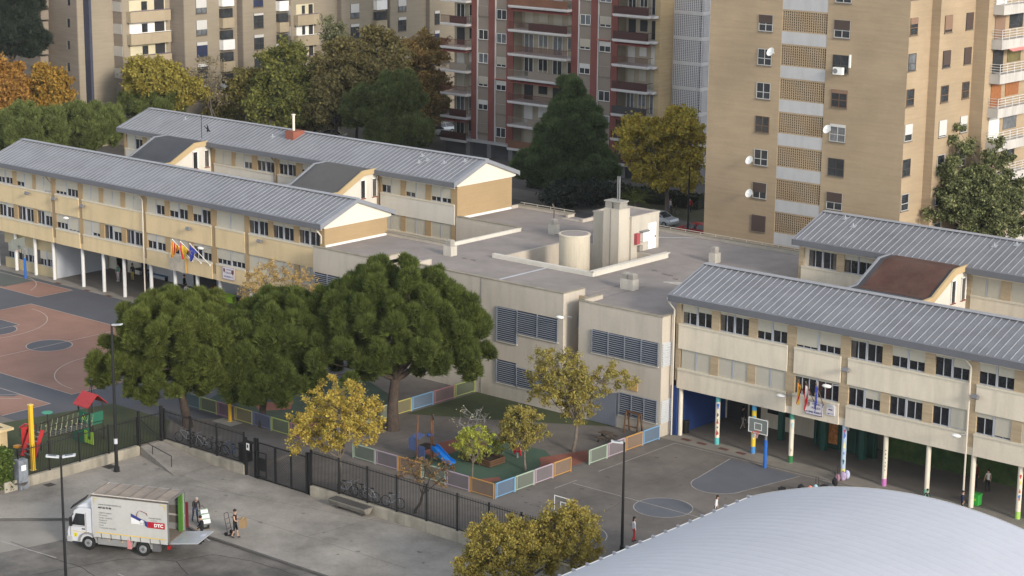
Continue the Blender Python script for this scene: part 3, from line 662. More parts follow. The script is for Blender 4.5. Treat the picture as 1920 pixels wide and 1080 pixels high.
# light well
lw = MB(); e_ = .015; zt_ = ZR+.012; lw.box(WX0-.2, WX0+e_, WY0, WY1, 4.2, zt_); lw.box(WX1-e_, WX1+.2, WY0, WY1, 4.2, zt_); lw.box(WX0-.2, WX1+.2, WY0-.2, WY0+e_, 4.2, zt_-.004); lw.box(WX0-.2, WX1+.2, WY1-e_, WY1+.2, 4.2, zt_-.004); lw.box(WX0, WX1, WY0, WY1, 4.0, 4.2)
lw.build('light_well', render_g, CB)
lw = MB(); z0, z1 = ZR-.05, ZP+.08
lw.box(WX0-.3, WX1+.3, WY0-.32, WY0-.02, z0, z1); lw.box(WX1+.02, WX1+.32, WY0-.02, WY1, z0, z1+.05)
lw.box(WX1+.02, WX1+.45, WY0-.35, WY1+.05, z1+.05, z1+.11); lw.build('well_parapet', render_w, CB)
lw = MB(); lw.cyl(-95.95, 118.5, 4.2, 10.15, 1.19, 36); drum = lw.build('round_shaft', mat('warm_cream_render', (.47, .42, .33), .85, .05, .4, 6, streak=.18), CB)
lw = MB(); lw.cyl(-95.95, 118.5, 10.13, 10.22, 1.24, 36); lw.build('shaft_rim', mat('pale_rim', (.52, .47, .38), .8, .1, 2, 10), drum)
lw = MB(); lw.cyl(-95.95, 118.5, 10.21, 10.235, 1.05, 36); lw.build('shaft_lid', gravel, drum)
ph = MB(); ph.box(-97.8, -94.0, 123.1, 126.65, 4.2, 11.0); pent = ph.build('penthouse', mat('penthouse_render', (.43, .395, .335), .85, .05, .4, 6, streak=.12), CB)
ph = MB(); ph.box(-97.85, -93.95, 123.05, 123.25, 11.0, 11.12); ph.box(-97.85, -93.95, 126.5, 126.7, 11.0, 11.12); ph.box(-94.15, -93.95, 123.25, 126.5, 11.0, 11.12); ph.box(-97.85, -97.65, 123.25, 126.5, 11.0, 11.12); ph.build('penthouse_coping', render_g, pent)
ph = MB(); ph.box(-97.6, -94.2, 123.3, 126.45, 11.0, 11.03); ph.build('penthouse_roof', gravel, pent)
ph = MB(); ph.box(-93.995, -93.93, 125.25, 126.2, 8.25, 10.3); dr = ph.build('door', mat('bright_white_door', (.85, .85, .88), .5, .02), pent)
ph = MB(); ph.box(-93.93, -93.88, 126.02, 126.1, 9.1, 9.3); ph.build('door_handle', black_m, dr)
ph = MB(); ph.box(-93.995, -93.75, 124.3, 124.95, 9.0, 9.75); cb_ = ph.build('cabinet', white_p, pent)
ph = MB(); ph.box(-93.995, -93.65, 124.1, 125.05, 9.76, 9.86); ph.build('cabinet_canopy', grey_m, cb_)
ph = MB(); ph.box(-93.995, -93.7, 123.45, 123.85, 8.9, 9.75); ph.build('alarm_box', mat('faded_red_box', (.35, .07, .08), .6, .1), pent)
ph = MB(); ph.box(-93.995, -93.72, 123.85, 124.25, 8.3, 8.75); ph.build('meter_box', mat('grey_box', (.25, .23, .2), .6, .2), pent)
ph = MB(); ph.box(-95.75, -94.2, 121.75, 123.1, 4.2, 11.8); ch = ph.build('chimney', mat('chimney_render', (.44, .40, .335), .85, .05, .4, 6, streak=.15), CB)
ph = MB(); ph.box(-95.03, -94.99, 121.72, 121.75, 4.2, 11.8); ph.build('chimney_joint', mat('joint_grey', (.2, .19, .18), .9), ch)  # plain grey strip marking the joint
def cowl(mb, x, y, z, w, d, n=4, hh=.13):
    for i in range(n): mb.box(x-w/2, x+w/2, y-d/2, y+d/2, z+i*hh, z+i*hh+hh*.62)
    mb.box(x-w/2+.07, x+w/2-.07, y-d/2+.07, y+d/2-.07, z, z+n*hh)
ph = MB(); cowl(ph, -95.4, 122.4, 11.8, .62, 1.0); cowl(ph, -94.6, 122.4, 11.8, .62, 1.0); ph.box(-95.8, -94.2, 121.85, 122.95, 12.32, 12.40); ph.build('chimney_cowl', concrete, ch)
ph = MB()
for dx in (-.09, .09): ph.tube([(-94.8+dx, 122.4, 12.3), (-94.8+dx, 122.4, 14.3)], .05, 8)
ph.build('flue_pipe', grey_m, ch)
# roof vents
def vent_pot(name_label, x, y, w, twin=False):
    v = MB(); v.box(x-w/2, x+w/2, y-.35, y+.35, ZR, ZR+.75); o = v.build('roof_vent', mat('vent_render', (.44, .41, .36), .85, .06, 1, 8, streak=.2), CB)
    v = MB()
    if twin: cowl(v, x-w*.25, y, ZR+.75, w*.42, .55, 4, .11); cowl(v, x+w*.25, y, ZR+.75, w*.42, .55, 4, .11)
    else: cowl(v, x, y, ZR+.75, w*.66, .5, 4, .12)
    v.build('vent_cowl', mat('vent_concrete', (.33, .31, .28), .9, .1), o)
vent_pot('', -86.6, 113.3, 1.15, True); vent_pot('', -103.85, 113.0, .8); vent_pot('', -87.4, 125.0, .62); vent_pot('', -103.4, 125.0, .62)
v = MB(); v.tube([(-103.9, 125.6, ZR), (-103.9, 125.6, ZR+2.0), (-104.1, 125.6, ZR+2.3)], .06, 8); v.build('vent_pipe', mat('dark_pipe', (.12, .10, .09), .6), CB)
v = MB(); v.box(-98.2, -97.9, 107.6, 114.6, ZR, ZR+.05) if False else None
st = MB(); st.face([(-95.6, 107.5, ZR+.01), (-95.35, 107.5, ZR+.01), (-95.35, 114.6, ZR+.01), (-95.6, 114.6, ZR+.01)])
st.build('roof_seal_strip', mat('pale_seal', (.48, .49, .52), .6, .1), CB); st = MB(); st.face([(-97.9, 128.2, ZR+.01), (-94.0, 131.5, ZR+.01), (-94.0, 131.7, ZR+.01), (-98.1, 128.4, ZR+.01)])
st.build('roof_seal_strip', mat('pale_seal', (.48, .49, .52), .6, .1), CB)
v = MB()
for (x, y) in ((-102.1, 112.9), (-101.2, 112.9), (-88.9, 119.5), (-87.6, 119.0), (-87.0, 118.9), (-86.0, 118.2)): v.box(x-.25, x+.25, y-.12, y+.12, ZR, ZR+.07)
v.build('roof_drain', mat('drain_grey', (.20, .18, .17), .9), CB)
v = MB(); v.box(-90.9, -79.4, 0, 0, 0, 0) if False else None
v = MB(); v.extr([(-86.2, ZR), (-79.2, ZR), (-79.2, ZR+.9)], 'y', 116.8, 117.0); v.extr([(-85.0, ZR), (-79.2, ZR), (-79.2, ZR+.75)], 'y', 114.7, 114.9) if False else None
v.build('roof_upstand', render_w, CB)
# louvred windows on the front
def louvre(x0, x1, z0, z1, yy=107.2, parts=3, side=False, yside=(107.2, 108.3)):
    b_ = MB(); b_.box(x0, x1, yy-.03, yy+.005, z0, z1); o = b_.build('louvred_window', louv_d, CB)
    s_ = MB(); z = z0+.03
    while z < z1-.04:
        s_.obox(((x0+x1)/2, yy-.08, z+.04), ((x1-x0)/2, 0, 0), (0, .035, .022), (0, -.006, .010)); z += .15
    for i in range(parts+1): xx = x0+(x1-x0)*i/parts; s_.box(xx-.03, xx+.03, yy-.13, yy-.03, z0, z1)
    s_.build('louvre_blades', louv, o)
    s_ = MB(); s_.box(x0-.05, x1+.05, yy-.10, yy, z0-.07, z0-.01); s_.build('louvre_sill', render_w, o)
louvre(-93.85, -91.95, 4.3, 6.82, parts=1); louvre(-91.93, -88.15, 5.12, 6.82, parts=2)
louvre(-93.85, -91.95, 1.18, 2.87, parts=1); louvre(-91.93, -88.15, 1.18, 2.6, parts=2)
louvre(-85.05, -79.3, 4.98, 6.62, parts=4); louvre(-82.55, -79.3, .98, 2.55, parts=3)
louvre(-112.9, -108.5, 4.9, 6.45, parts=3); louvre(-87.6, -86.4, 6.0, 6.9, yy=108.9, parts=1)
for (z0, z1) in ((4.98, 6.62), (.98, 2.55)):
    b_ = MB(); z = z0
    while z < z1-.04: b_.box(-79.05, -78.97, 107.25, 108.3, z, z+.1); z += .165
    b_.box(-79.06, -79.03, 107.25, 108.3, z0, z1); b_.build('side_louvre', mat('light_louvre', (.46, .48, .50), .5), CB)
b_ = MB(); b_.box(-85.1, -82.75, 107.1, 107.19, .05, 2.4); b_.build('roller_door', mat('blue_grey_door', (.16, .175, .21), .6, .05), CB)
b_ = MB(); b_.box(-81.9, -81.0, 107.12, 107.19, 2.9, 3.6); b_.build('vent_panel', mat('ochre_panel', (.42, .27, .10), .8, .2, 3), CB)
b_ = MB(); b_.box(-95.45, -95.4, 107.16, 107.21, 0, ZP+.2); b_.build('movement_joint', mat('joint_grey', (0, 0, 0)), CB)

# ------------------------------------------------------------------ stair links between the blocks
def stair_link(label, x0, x1, skin, skin2):
    t = thing('stair_link', label, 'school building', ((x0+x1)/2, 119, 0), 'stair links joining front and rear blocks')
    b = MB(); b.extr([(115.2, 0), (115.2, 9.5), (117.3, 9.55), (119.0, 9.6), (122.0, 11.05), (124.0, 11.1), (124.0, 0)], 'x', x0+.15, x1-.05); b.build('wall', render_w, t)
    b = MB(); b.extr([(115.3, 9.85), (117.4, 9.88), (119.2, 9.93), (122.1, 11.38), (124.0, 11.43), (124.0, 11.3), (122.2, 11.25), (119.2, 9.75), (115.3, 9.70)], 'x', x0, x1-.02); rf = b.build('roof', skin2, t)
    b = MB(); b.extr([(118.6, 9.94), (119.2, 9.96), (122.1, 11.41), (123.4, 11.46), (123.4, 11.42), (122.1, 11.37), (119.2, 9.90), (118.6, 9.90)], 'x', x0+.45, x1-.35); b.build('roofing_felt', skin, rf)
    b = MB(); b.extr([(115.3, 9.92), (117.4, 9.98), (119.1, 10.03), (122.0, 11.50), (124.0, 11.55), (124.0, 11.12), (122.2, 11.05), (119.25, 9.60), (117.4, 9.52), (115.3, 9.5)], 'x', x1-.04, x1+.12); b.build('verge_beam', mat('ochre_verge', (.40, .30, .165), .8, .08), t)
    b = MB(); b.extr([(115.3, 9.9), (117.4, 9.95), (119.1, 10.0), (122.0, 11.47), (124.0, 11.5), (124.0, 11.3), (122.2, 11.2), (119.25, 9.7), (115.3, 9.6)], 'x', x0-.1, x0+.05); b.build('verge_beam', fascia_l, t)
    for y0 in (121.85, 123.25):
        b = MB(); b.box(x1-.06, x1-.02, y0, y0+.5, 9.1, 10.62); w_ = b.build('window', glass_b if y0 > 123 else glass_d, t)
        b = MB(); b.box(x1-.03, x1+.03, y0-.06, y0, 9.05, 10.66); b.box(x1-.03, x1+.03, y0+.5, y0+.62, 9.05, 10.66); b.box(x1-.03, x1+.03, y0-.06, y0+.6, 10.62, 10.7); b.build('window_frame', white_p, w_)
        b = MB(); b.box(x1-.03, x1+.08, y0-.03, y0+.55, 9.0, 9.08); b.build('window_sill', mat('red_clay_sill', (.20, .06, .04), .8), w_)
    return t
felt = mat('grey_roofing_felt', (.060, .063, .070), .75, .06, .8, 8, dirt=.2); felt2 = mat('dark_roofing_felt', (.072, .074, .080), .75, .06, .8, 8, dirt=.2)
stair_link('white walled stair link with smooth dark grey sloping roof, the left one', -150.3, -144.5, felt, felt2)
stair_link('white walled stair link with grey sloping roof next to the gable of the front block', -128.4, -122.45, mat('brown_grey_felt', (.085, .083, .080), .8, .07, .8, 8), felt2)
stair_link('white walled stair link with rusty brown sloping roof on the right', -71.3, -65.45, mat('rusty_brown_felt', (.082, .036, .026), .7, .14, .7, 5, dirt=.25, col2=(.105, .055, .04)), felt)
# lightning rod on the first link
b = MB(); q = onX(379, 285, 123.9); b.tube([(q.x, q.y, q.z), (q.x, q.y, q.z+3.6)], .03, 6); tag(b.build('lightning_rod', black_m), 'thin dark rod standing beside the left stair link roof', 'rod')
# ------------------------------------------------------------------ apartment towers
def solveX(px, Y, z):
    lo, hi = -600.0, 0.0
    for _ in range(50):
        m = (lo+hi)/2
        if prj((m, Y, z))[0] < px: lo = m
        else: hi = m
    return m
def solveY(px, X, z):
    lo, hi = 40.0, 900.0
    for _ in range(50):
        m = (lo+hi)/2
        if prj((X, m, z))[0] < px: lo = m
        else: hi = m
    return m
brick_t = brick_mat('tower_buff_brick', (.345, .262, .172), (.325, .245, .158), (.30, .24, .165), var=.09, course=.05)
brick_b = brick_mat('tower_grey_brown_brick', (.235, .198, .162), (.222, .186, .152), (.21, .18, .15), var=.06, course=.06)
band_w = mat('pale_band', (.40, .40, .405), .8, .05, .6, 6, streak=.1)
win_fr = mat('grey_sash', (.40, .40, .39), .5, .05); win_br = mat('brown_sash', (.13, .075, .04), .6, .1); win_dk = mat('dark_sash', (.05, .045, .042), .5, .1)
sh_br = mat('brown_shutter', (.20, .125, .085), .7, .06); sh_dk = mat('dark_brown_shutter', (.065, .045, .038), .7, .06); sh_wh = mat('white_shutter', (.50, .49, .47), .7, .03); sh_gr = mat('beige_shutter', (.36, .33, .27), .7, .05)
glass_t = glass_mat('tower_glass', (.035, .038, .042)); glass_l = glass_mat('pale_tower_glass', (.13, .14, .15))

def win_f(parent, plane, c, a0, a1, z0, z1, fr=win_fr, gl=None, sh=None, shf=0.0, mid=True, cross=True):
    """window in a wall; plane 'Y' = wall facing -Y at y=c, plane 'X' = wall facing +X at x=c"""
    gl = gl or glass_t
    def B(m, u0, u1, d0, d1, w0, w1):
        if plane == 'Y': m.box(u0, u1, c-d1, c-d0, w0, w1)
        else: m.box(c+d0, c+d1, u0, u1, w0, w1)
    g = MB(); B(g, a0, a1, .0, .03, z0, z1); w = g.build('window', gl, parent)
    f = MB()
    for (u0, u1, w0, w1) in ((a0, a1, z0, z0+.06), (a0, a1, z1-.05, z1), (a0, a0+.05, z0+.06, z1-.05), (a1-.05, a1, z0+.06, z1-.05)): B(f, u0, u1, .03, .06, w0, w1)
    if mid: B(f, (a0+a1)/2-.03, (a0+a1)/2+.03, .03, .058, z0+.06, z1-.05)
    if cross: B(f, a0+.05, a1-.05, .03, .055, z0+(z1-z0)*.40, z0+(z1-z0)*.40+.06)
    f.build('window_frame', fr, w)
    if sh and shf > 0: s = MB(); B(s, a0+.02, a1-.02, .062, .085, z1-(z1-z0)*shf, z1-.01); s.build('shutter', sh, w)
    s = MB(); B(s, a0-.05, a1+.05, .0, .11, z0-.09, z0-.01); s.build('window_sill', mat('stone_sill_grey', (.16, .13, .10), .8), w)
    return w
def lattice(parent, plane, c, a0, a1, z0, z1, nu, nv, hole, m, back, depth=.18, stagger=True, name='lattice_screen'):
    b = MB(); du = (a1-a0)/nu; dv = (z1-z0)/nv
    def P(u, v, d=0): return (u, c-d, v) if plane == 'Y' else (c+d, u, v)
    for i in range(nu):
        for j in range(nv):
            u0, v0 = a0+i*du, z0+j*dv; u1, v1 = u0+du, v0+dv
            hu, hv = du*hole/2, dv*hole*.62/1.0; um, vm = (u0+u1)/2, (v0+v1)/2 + (dv*.18 if (stagger and i % 2) else 0)
            hv = min(hv*1.1, dv*.36)
            q = [P(um-hu, vm-hv, .0), P(um+hu, vm-hv), P(um+hu, vm+hv), P(um-hu, vm+hv)]; o = [P(u0, v0), P(u1, v0), P(u1, v1), P(u0, v1)]
            for k in range(4): b.face([o[k], o[(k+1) % 4], q[(k+1) % 4], q[k]])
            qb = [P(um-hu, vm-hv, -.07), P(um+hu, vm-hv, -.07), P(um+hu, vm+hv, -.07), P(um-hu, vm+hv, -.07)]
            for k in range(4): b.face([q[k], q[(k+1) % 4], qb[(k+1) % 4], qb[k]])
    o = b.build(name, m, parent)
    g = MB()
    if plane == 'Y': g.box(a0, a1, c+depth, c+depth+.05, z0, z1)
    else: g.box(c-depth-.05, c-depth, a0, a1, z0, z1)
    g.build('lattice_backing', back, o); return o

# ---------------- buff brick tower on the right
TY = 147.0; TX0 = solveX(1322, TY, 9.5); TX1 = solveX(1690, TY, 12.0)
TW = thing('apartment_tower', 'buff brick apartment tower with pale bands and brick lattice screens, right of centre', 'apartment block', ((TX0+TX1)/2, TY+8, 0))
lx0, lx1 = solveX(1458.5, TY, 15), solveX(1542, TY, 15)
TH = 44
b = MB(); b.box(TX0, lx0, TY, TY+14, 0, TH); b.box(lx1, TX1, TY, TY+14, 0, TH); b.box(lx0, lx1, TY+.5, TY+14, 0, TH)
# zig-zag continuation on the sunny side
ch_y1 = solveY(1749, TX1, 27); cx2 = solveX(1766, ch_y1, 27); ch_y2 = solveY(1831, cx2, 27); cx3 = solveX(1856, ch_y2, 27)
b.box(TX1-6, cx2, ch_y1, ch_y1+20, 0, TH); b.box(cx2-6, cx3, ch_y2, ch_y2+9, 0, TH)
b.box(TX1-12, TX1, TY+13, ch_y1, 0, TH) if ch_y1 > TY+13 else None
b.build('wall', brick_t, TW)
STO = 2.93
def zY(py, px=1500): return onX(px, py, TY).z
zb = onX(1500, 265.6, TY).z                      # centre of a white band
k0 = -6
bb = MB()
for k in range(-5, 11):
    z = zb+STO*k
    if z < .5 or z > TH-2: continue
    bb.box(lx0, lx1, TY+.02, TY+.5, z-.52, z+.52)
bb.build('pale_band', band_w, TW)
bb = MB()
for k in range(-5, 11):
    z = zb+STO*k
    if z < .5 or z > TH-2: continue
    bb.box(lx0, lx1, TY+.03, TY+.5, z+.52, z+.58); bb.box(lx0, lx1, TY+.03, TY+.5, z+STO-.66, z+STO-.52)
bb.build('lattice_lintel', brick_t, TW)
for k in range(-4, 8):
    z = zb+STO*k
    if z < 1 or z > 34: continue
    lattice(TW, 'Y', TY+.06, lx0, lx1, z+.58, z+STO-.66, 21, 8, .56, brick_t, mat('lattice_void', (.012, .010, .009), .9))
# windows, left and right columns
wl0, wl1 = solveX(1414.4, TY, onX(1414, 290, TY).z), solveX(1440, TY, onX(1414, 290, TY).z)
wr0, wr1 = solveX(1556, TY, onX(1560, 246, TY).z), solveX(1585.5, TY, onX(1560, 246, TY).z)
zl = onX(1427, 310.5, TY).z; zr_ = onX(1570, 266, TY).z
lk = {-3: ('sm',), -2: (win_dk, sh_dk, .98), -1: (win_fr, sh_dk, .6), 0: (win_fr, None, 0), 1: (win_br, None, 0), 2: (win_fr, None, 0), 3: (win_fr, None, 0), 4: (win_fr, sh_dk, .5), 5: (win_fr, None, 0)}
for k in range(-3, 9):
    z = zl+STO*k; a = lk.get(k, (win_fr, None, 0))
    if a[0] == 'sm': win_f(TW, 'Y', TY, wl0, wl1, z+.9, z+1.5, win_fr, glass_t, None, 0, True, False); continue
    win_f(TW, 'Y', TY, wl0, wl1, z, z+1.42, a[0], glass_t, a[1], a[2])
rk = {-2: (win_fr, sh_dk, .55), -1: (win_dk, None, 0), 0: (win_fr, sh_wh, .16), 1: (win_br, sh_br, .2), 2: (win_dk, None, 0), 3: (win_fr, sh_dk, .55)}
for k in range(-3, 9):
    z = zr_+STO*k; a = rk.get(k, (win_fr, None, 0)); win_f(TW, 'Y', TY, wr0, wr1, z, z+1.5, a[0], glass_l if k == 0 else glass_t, a[1], a[2])
z = zr_+STO*2; ac = MB(); ac.box(wr0+.35, wr0+1.25, TY-.55, TY-.2, z-.1, z+.5); o = ac.build('air_conditioner', white_p, TW)
ac = MB(); ac.tube([(wr0+.6, TY-.56, z+.2), (wr0+.6, TY-.58, z+.2)], .22, 14); ac.build('fan_grille', mat('fan_grey', (.18, .18, .18), .6), o)
ac = MB(); ac.box(wr1+.05, wr1+.2, TY-.12, TY, z+.5, z+1.6); ac.build('pipe_trunking', white_p, o)
def dish(px, py):
    q = onX(px, py, TY-.5); d = MB(); ax = Vector((-.15, -.86, .48)); u = ax.cross(Vector((0, 0, 1))).normalized(); v = u.cross(ax)
    n_ = 20; prev = [q+ax*0]
    rings = []
    for j in range(4):
        rr = .40*j/3; dd = .12*(j/3)**2
        rings.append([q+ax*dd+(u*math.cos(2*math.pi*i/n_)+v*math.sin(2*math.pi*i/n_))*rr for i in range(n_)])
    for j in range(3):
        for i in range(n_): d.face([rings[j][i], rings[j][(i+1) % n_], rings[j+1][(i+1) % n_], rings[j+1][i]])
    d.bar(q, (q.x, TY, q.z-.1), .05); d.bar(q, q+ax*.38, .025)
    return d.build('satellite_dish', white_p, TW, smooth=False)
for p in ((1446, 98), (1552, 243), (1406, 301), (1405.5, 363)): dish(*p)
# sunny side windows
def side(col_px, faceX, ztop, n, specs, w, h=1.42, fr=win_br):
    for k in range(n):
        z = ztop-STO*k; y0 = col_px; a = specs[k % len(specs)]
        win_f(TW, 'X', faceX, y0, y0+w, z-h, z, a[0], a[3] if len(a) > 3 else glass_t, a[1], a[2], mid=False)
y_ = solveY(1709, TX1, 27); zz = onY(1716, 33, TX1).z
sp1 = [(win_br, sh_br, .36), (win_dk, None, 0, glass_l), (win_br, None, 0), (win_fr, sh_wh, .6), (win_dk, None, 0), (win_fr, None, 0), (win_fr, None, 0)]
side(y_, TX1, zz+STO, 9, [sp1[-1]]+sp1, solveY(1723, TX1, 27)-y_)
y_ = solveY(1774, cx2, 27); zz = onY(1782, 28, cx2).z
side(y_, cx2, zz+STO, 8, [(win_br, sh_br, .8), (win_br, sh_br, .84), (win_dk, sh_dk, .85), (win_br, None, 0), (win_fr, sh_wh, .9), (win_fr, None, 0), (win_fr, None, 0), (win_fr, None, 0)], solveY(1788, cx2, 27)-y_)
y_ = solveY(1814, cx2, 27); zz = onY(1821, 23, cx2).z
side(y_, cx2, zz+STO, 8, [(win_dk, sh_dk, .98), (win_dk, sh_dk, .96), (win_dk, sh_dk, .96), (win_br, None, 0), (win_fr, sh_wh, .5), (win_fr, None, 0), (win_fr, None, 0), (win_fr, None, 0)], solveY(1827, cx2, 27)-y_)
# balconies on the far right
by0, by1 = ch_y2+.8, ch_y2+7.2
bx = cx3
b = MB(); b.box(bx-4, bx-1.6, ch_y2+8.9, ch_y2+34, 0, TH); b.box(bx-4, bx-.1, ch_y2+7.4, ch_y2+8.9, 0, TH); b.build('balcony_side_wall', brick_t, TW)
zt = onY(1885, 66, bx+.9).z
for k in range(-1, 8):
    z = zt-STO*k-.45
    if z < 2: continue
    s = MB(); s.box(bx-1.0, bx+1.0, by0, by1, z-.75, z+.05); o = s.build('balcony', mat('balcony_render', (.43, .41, .38), .8, .05, .6, 6, streak=.2), TW)
    s = MB()
    for i in range(4): s.bar((bx+.98, by0, z+.25+i*.22), (bx+.98, by1, z+.25+i*.22), .04); s.bar((bx-.1, by0+.02, z+.25+i*.22), (bx+.98, by0+.02, z+.25+i*.22), .04)
    for i in range(6): yy = by0+(by1-by0)*i/5; s.bar((bx+.98, yy, z+.05), (bx+.98, yy, z+.95), .05)
    s.build('railing', mat('pale_railing', (.55, .54, .52), .5), o)
    s = MB(); s.box(bx+.0, bx+.06, by0+.4, by0+2.2, z+.05, z+2.05); s.build('balcony_door', [sh_br, dark_in, mat('orange_brown_wood', (.26, .10, .035), .6, .15, 3), white_p][k % 4], o)
    s = MB(); s.box(bx+.0, bx+.05, by0+3.0, by1-1.0, z+.8, z+2.0); s.build('balcony_window', [glass_t, mat('olive_recess', (.14, .12, .05), .8, .3), mat('orange_brown_wood', (0, 0, 0)), glass_l][k % 4], o)
    if k == 1: s = MB(); s.obox((bx+.9, (by0+by1)/2+.3, z+2.2), (.45, 0, -.2), (0, 2.2, 0), (.012, 0, .03)); s.build('awning', mat('pink_awning', (.50, .20, .18), .8, .1), o)
    by2 = ch_y2+9.6
    s = MB(); s.box(bx-1.6, bx+.4, by2, by2+8, z-.6, z+.1); o = s.build('balcony', mat('balcony_render', (0, 0, 0)), TW)
    s = MB()
    for i in range(4): s.bar((bx+.38, by2, z+.3+i*.2), (bx+.38, by2+8, z+.3+i*.2), .04)
    for i in range(7): s.bar((bx+.38, by2+8*i/6, z+.1), (bx+.38, by2+8*i/6, z+.95), .05)
    s.build('railing', mat('pale_railing', (0, 0, 0)), o)
    s = MB(); s.box(bx-1.6, bx-1.5, by2+.5, by2+7, z+.15, z+2.0); s.build('balcony_door', sh_br if k % 2 else dark_in, o)

# ---------------- red and grey block with balconies in the middle
RY = 188.0
def rx(px): return solveX(px, RY, 10)
RED = thing('apartment_block', 'apartment block with dark red stripes and white edged balconies, middle background', 'apartment block', (-157, RY+6, 0))
red_s = mat('dark_red_brick_stripe', (.175, .060, .050), .85, .06, .5, 6, streak=.06); grey_p = mat('taupe_panel', (.215, .180, .15), .85, .05, .5, 6)
tan_w = mat('balcony_back_wall', (.30, .26, .20), .85, .06); white_s = mat('white_slab_edge', (.50, .485, .48), .7, .04, 1, 6, streak=.08)
xA0, xA1, xB0, xB1, xC0, xC1 = rx(837), rx(884), rx(963), rx(1071), rx(1157), rx(1222)
RH = 38
b = MB(); b.box(xA1, xB0, RY, RY+12, 1.9, RH); b.box(xB1, xC0, RY, RY+12, 1.9, RH); b.box(xA0, xC1+.04, RY+1.5, RY+12, 0, RH)
b.build('wall', tan_w, RED)
b = MB()
for (a, c) in ((885, 896), (916.5, 929), (950, 963), (1071, 1084), (1107, 1120.5), (1145, 1157)): b.box(rx(a), rx(c), RY-.12, RY, 1.9, RH)
b.build('red_stripe', red_s, RED)
b = MB()
for (a, c) in ((896, 916.5), (929, 950), (1084, 1107), (1120.5, 1145)): b.box(rx(a)+.02, rx(c)-.02, RY-.03, RY, 1.9, RH)
b.build('taupe_panel', grey_p, RED)
b = MB()
for a in (895.5, 929, 1084, 1120.5): b.box(rx(a)-.03, rx(a)+.1, RY-.15, RY-.03, 1.9, RH)
b.build('white_edge_strip', white_s, RED)
RST = 2.913; zs0 = 16.2
pix = 0
for ci, (a, c, py) in enumerate(((896.5, 916, 105), (930, 950, 70+55), (1085, 1106.5, 38), (1121.5, 1144.5, 70))):
    x0, x1 = rx(a)+.12, rx(c)-.04
    # window centre heights follow the photographed rows
    zc = {0: onX(906, 109, RY).z, 1: onX(940, 72, RY).z, 2: onX(1096, 129, RY).z, 3: onX(1133, 41, RY).z}[ci]
    for k in range(-5, 8):
        z = zc+RST*k
        if z < 2.6 or z > 30: continue
        pix += 1; r_ = (pix*7+ci*3) % 5
        fr, sh, f_ = [(white_p, None, 0), (white_p, sh_gr, .75), (white_s, grey_p, 1), (white_p, None, 0), (white_p, sh_wh, .45)][r_]
        win_f(RED, 'Y', RY-.03, x0, x1, z-.6, z+.62, fr, glass_l if r_ == 3 else glass_t, sh, f_, cross=False)
        if r_ == 4 and ci in (1, 3): s = MB(); s.obox(((x0+x1)/2, RY-.35, z+.8), ((x1-x0)/2, 0, 0), (0, .3, -.1), (0, .01, .03)); s.build('awning', mat('salmon_awning', (.42, .14, .11), .8), RED)
rail_m = [mat('brown_red_railing', (.115, .045, .035), .7, .1), mat('brown_panel_railing', (.16, .075, .045), .7, .15), mat('dark_maroon_railing', (.055, .022, .02), .7, .1), mat('charcoal_railing', (.045, .042, .045), .7, .1), mat('taupe_panel', (0, 0, 0))]
plan = {'A': [0, 0, 1, 4, 0, 2, 0, 4, 0, 2, 2], 'B': [0, 1, 4, 0, 1, 2, 0, 4, 0, 4, 1], 'C': [3, 3, 0, 3, 2, 2, 0, 2, 3, 2, 2]}
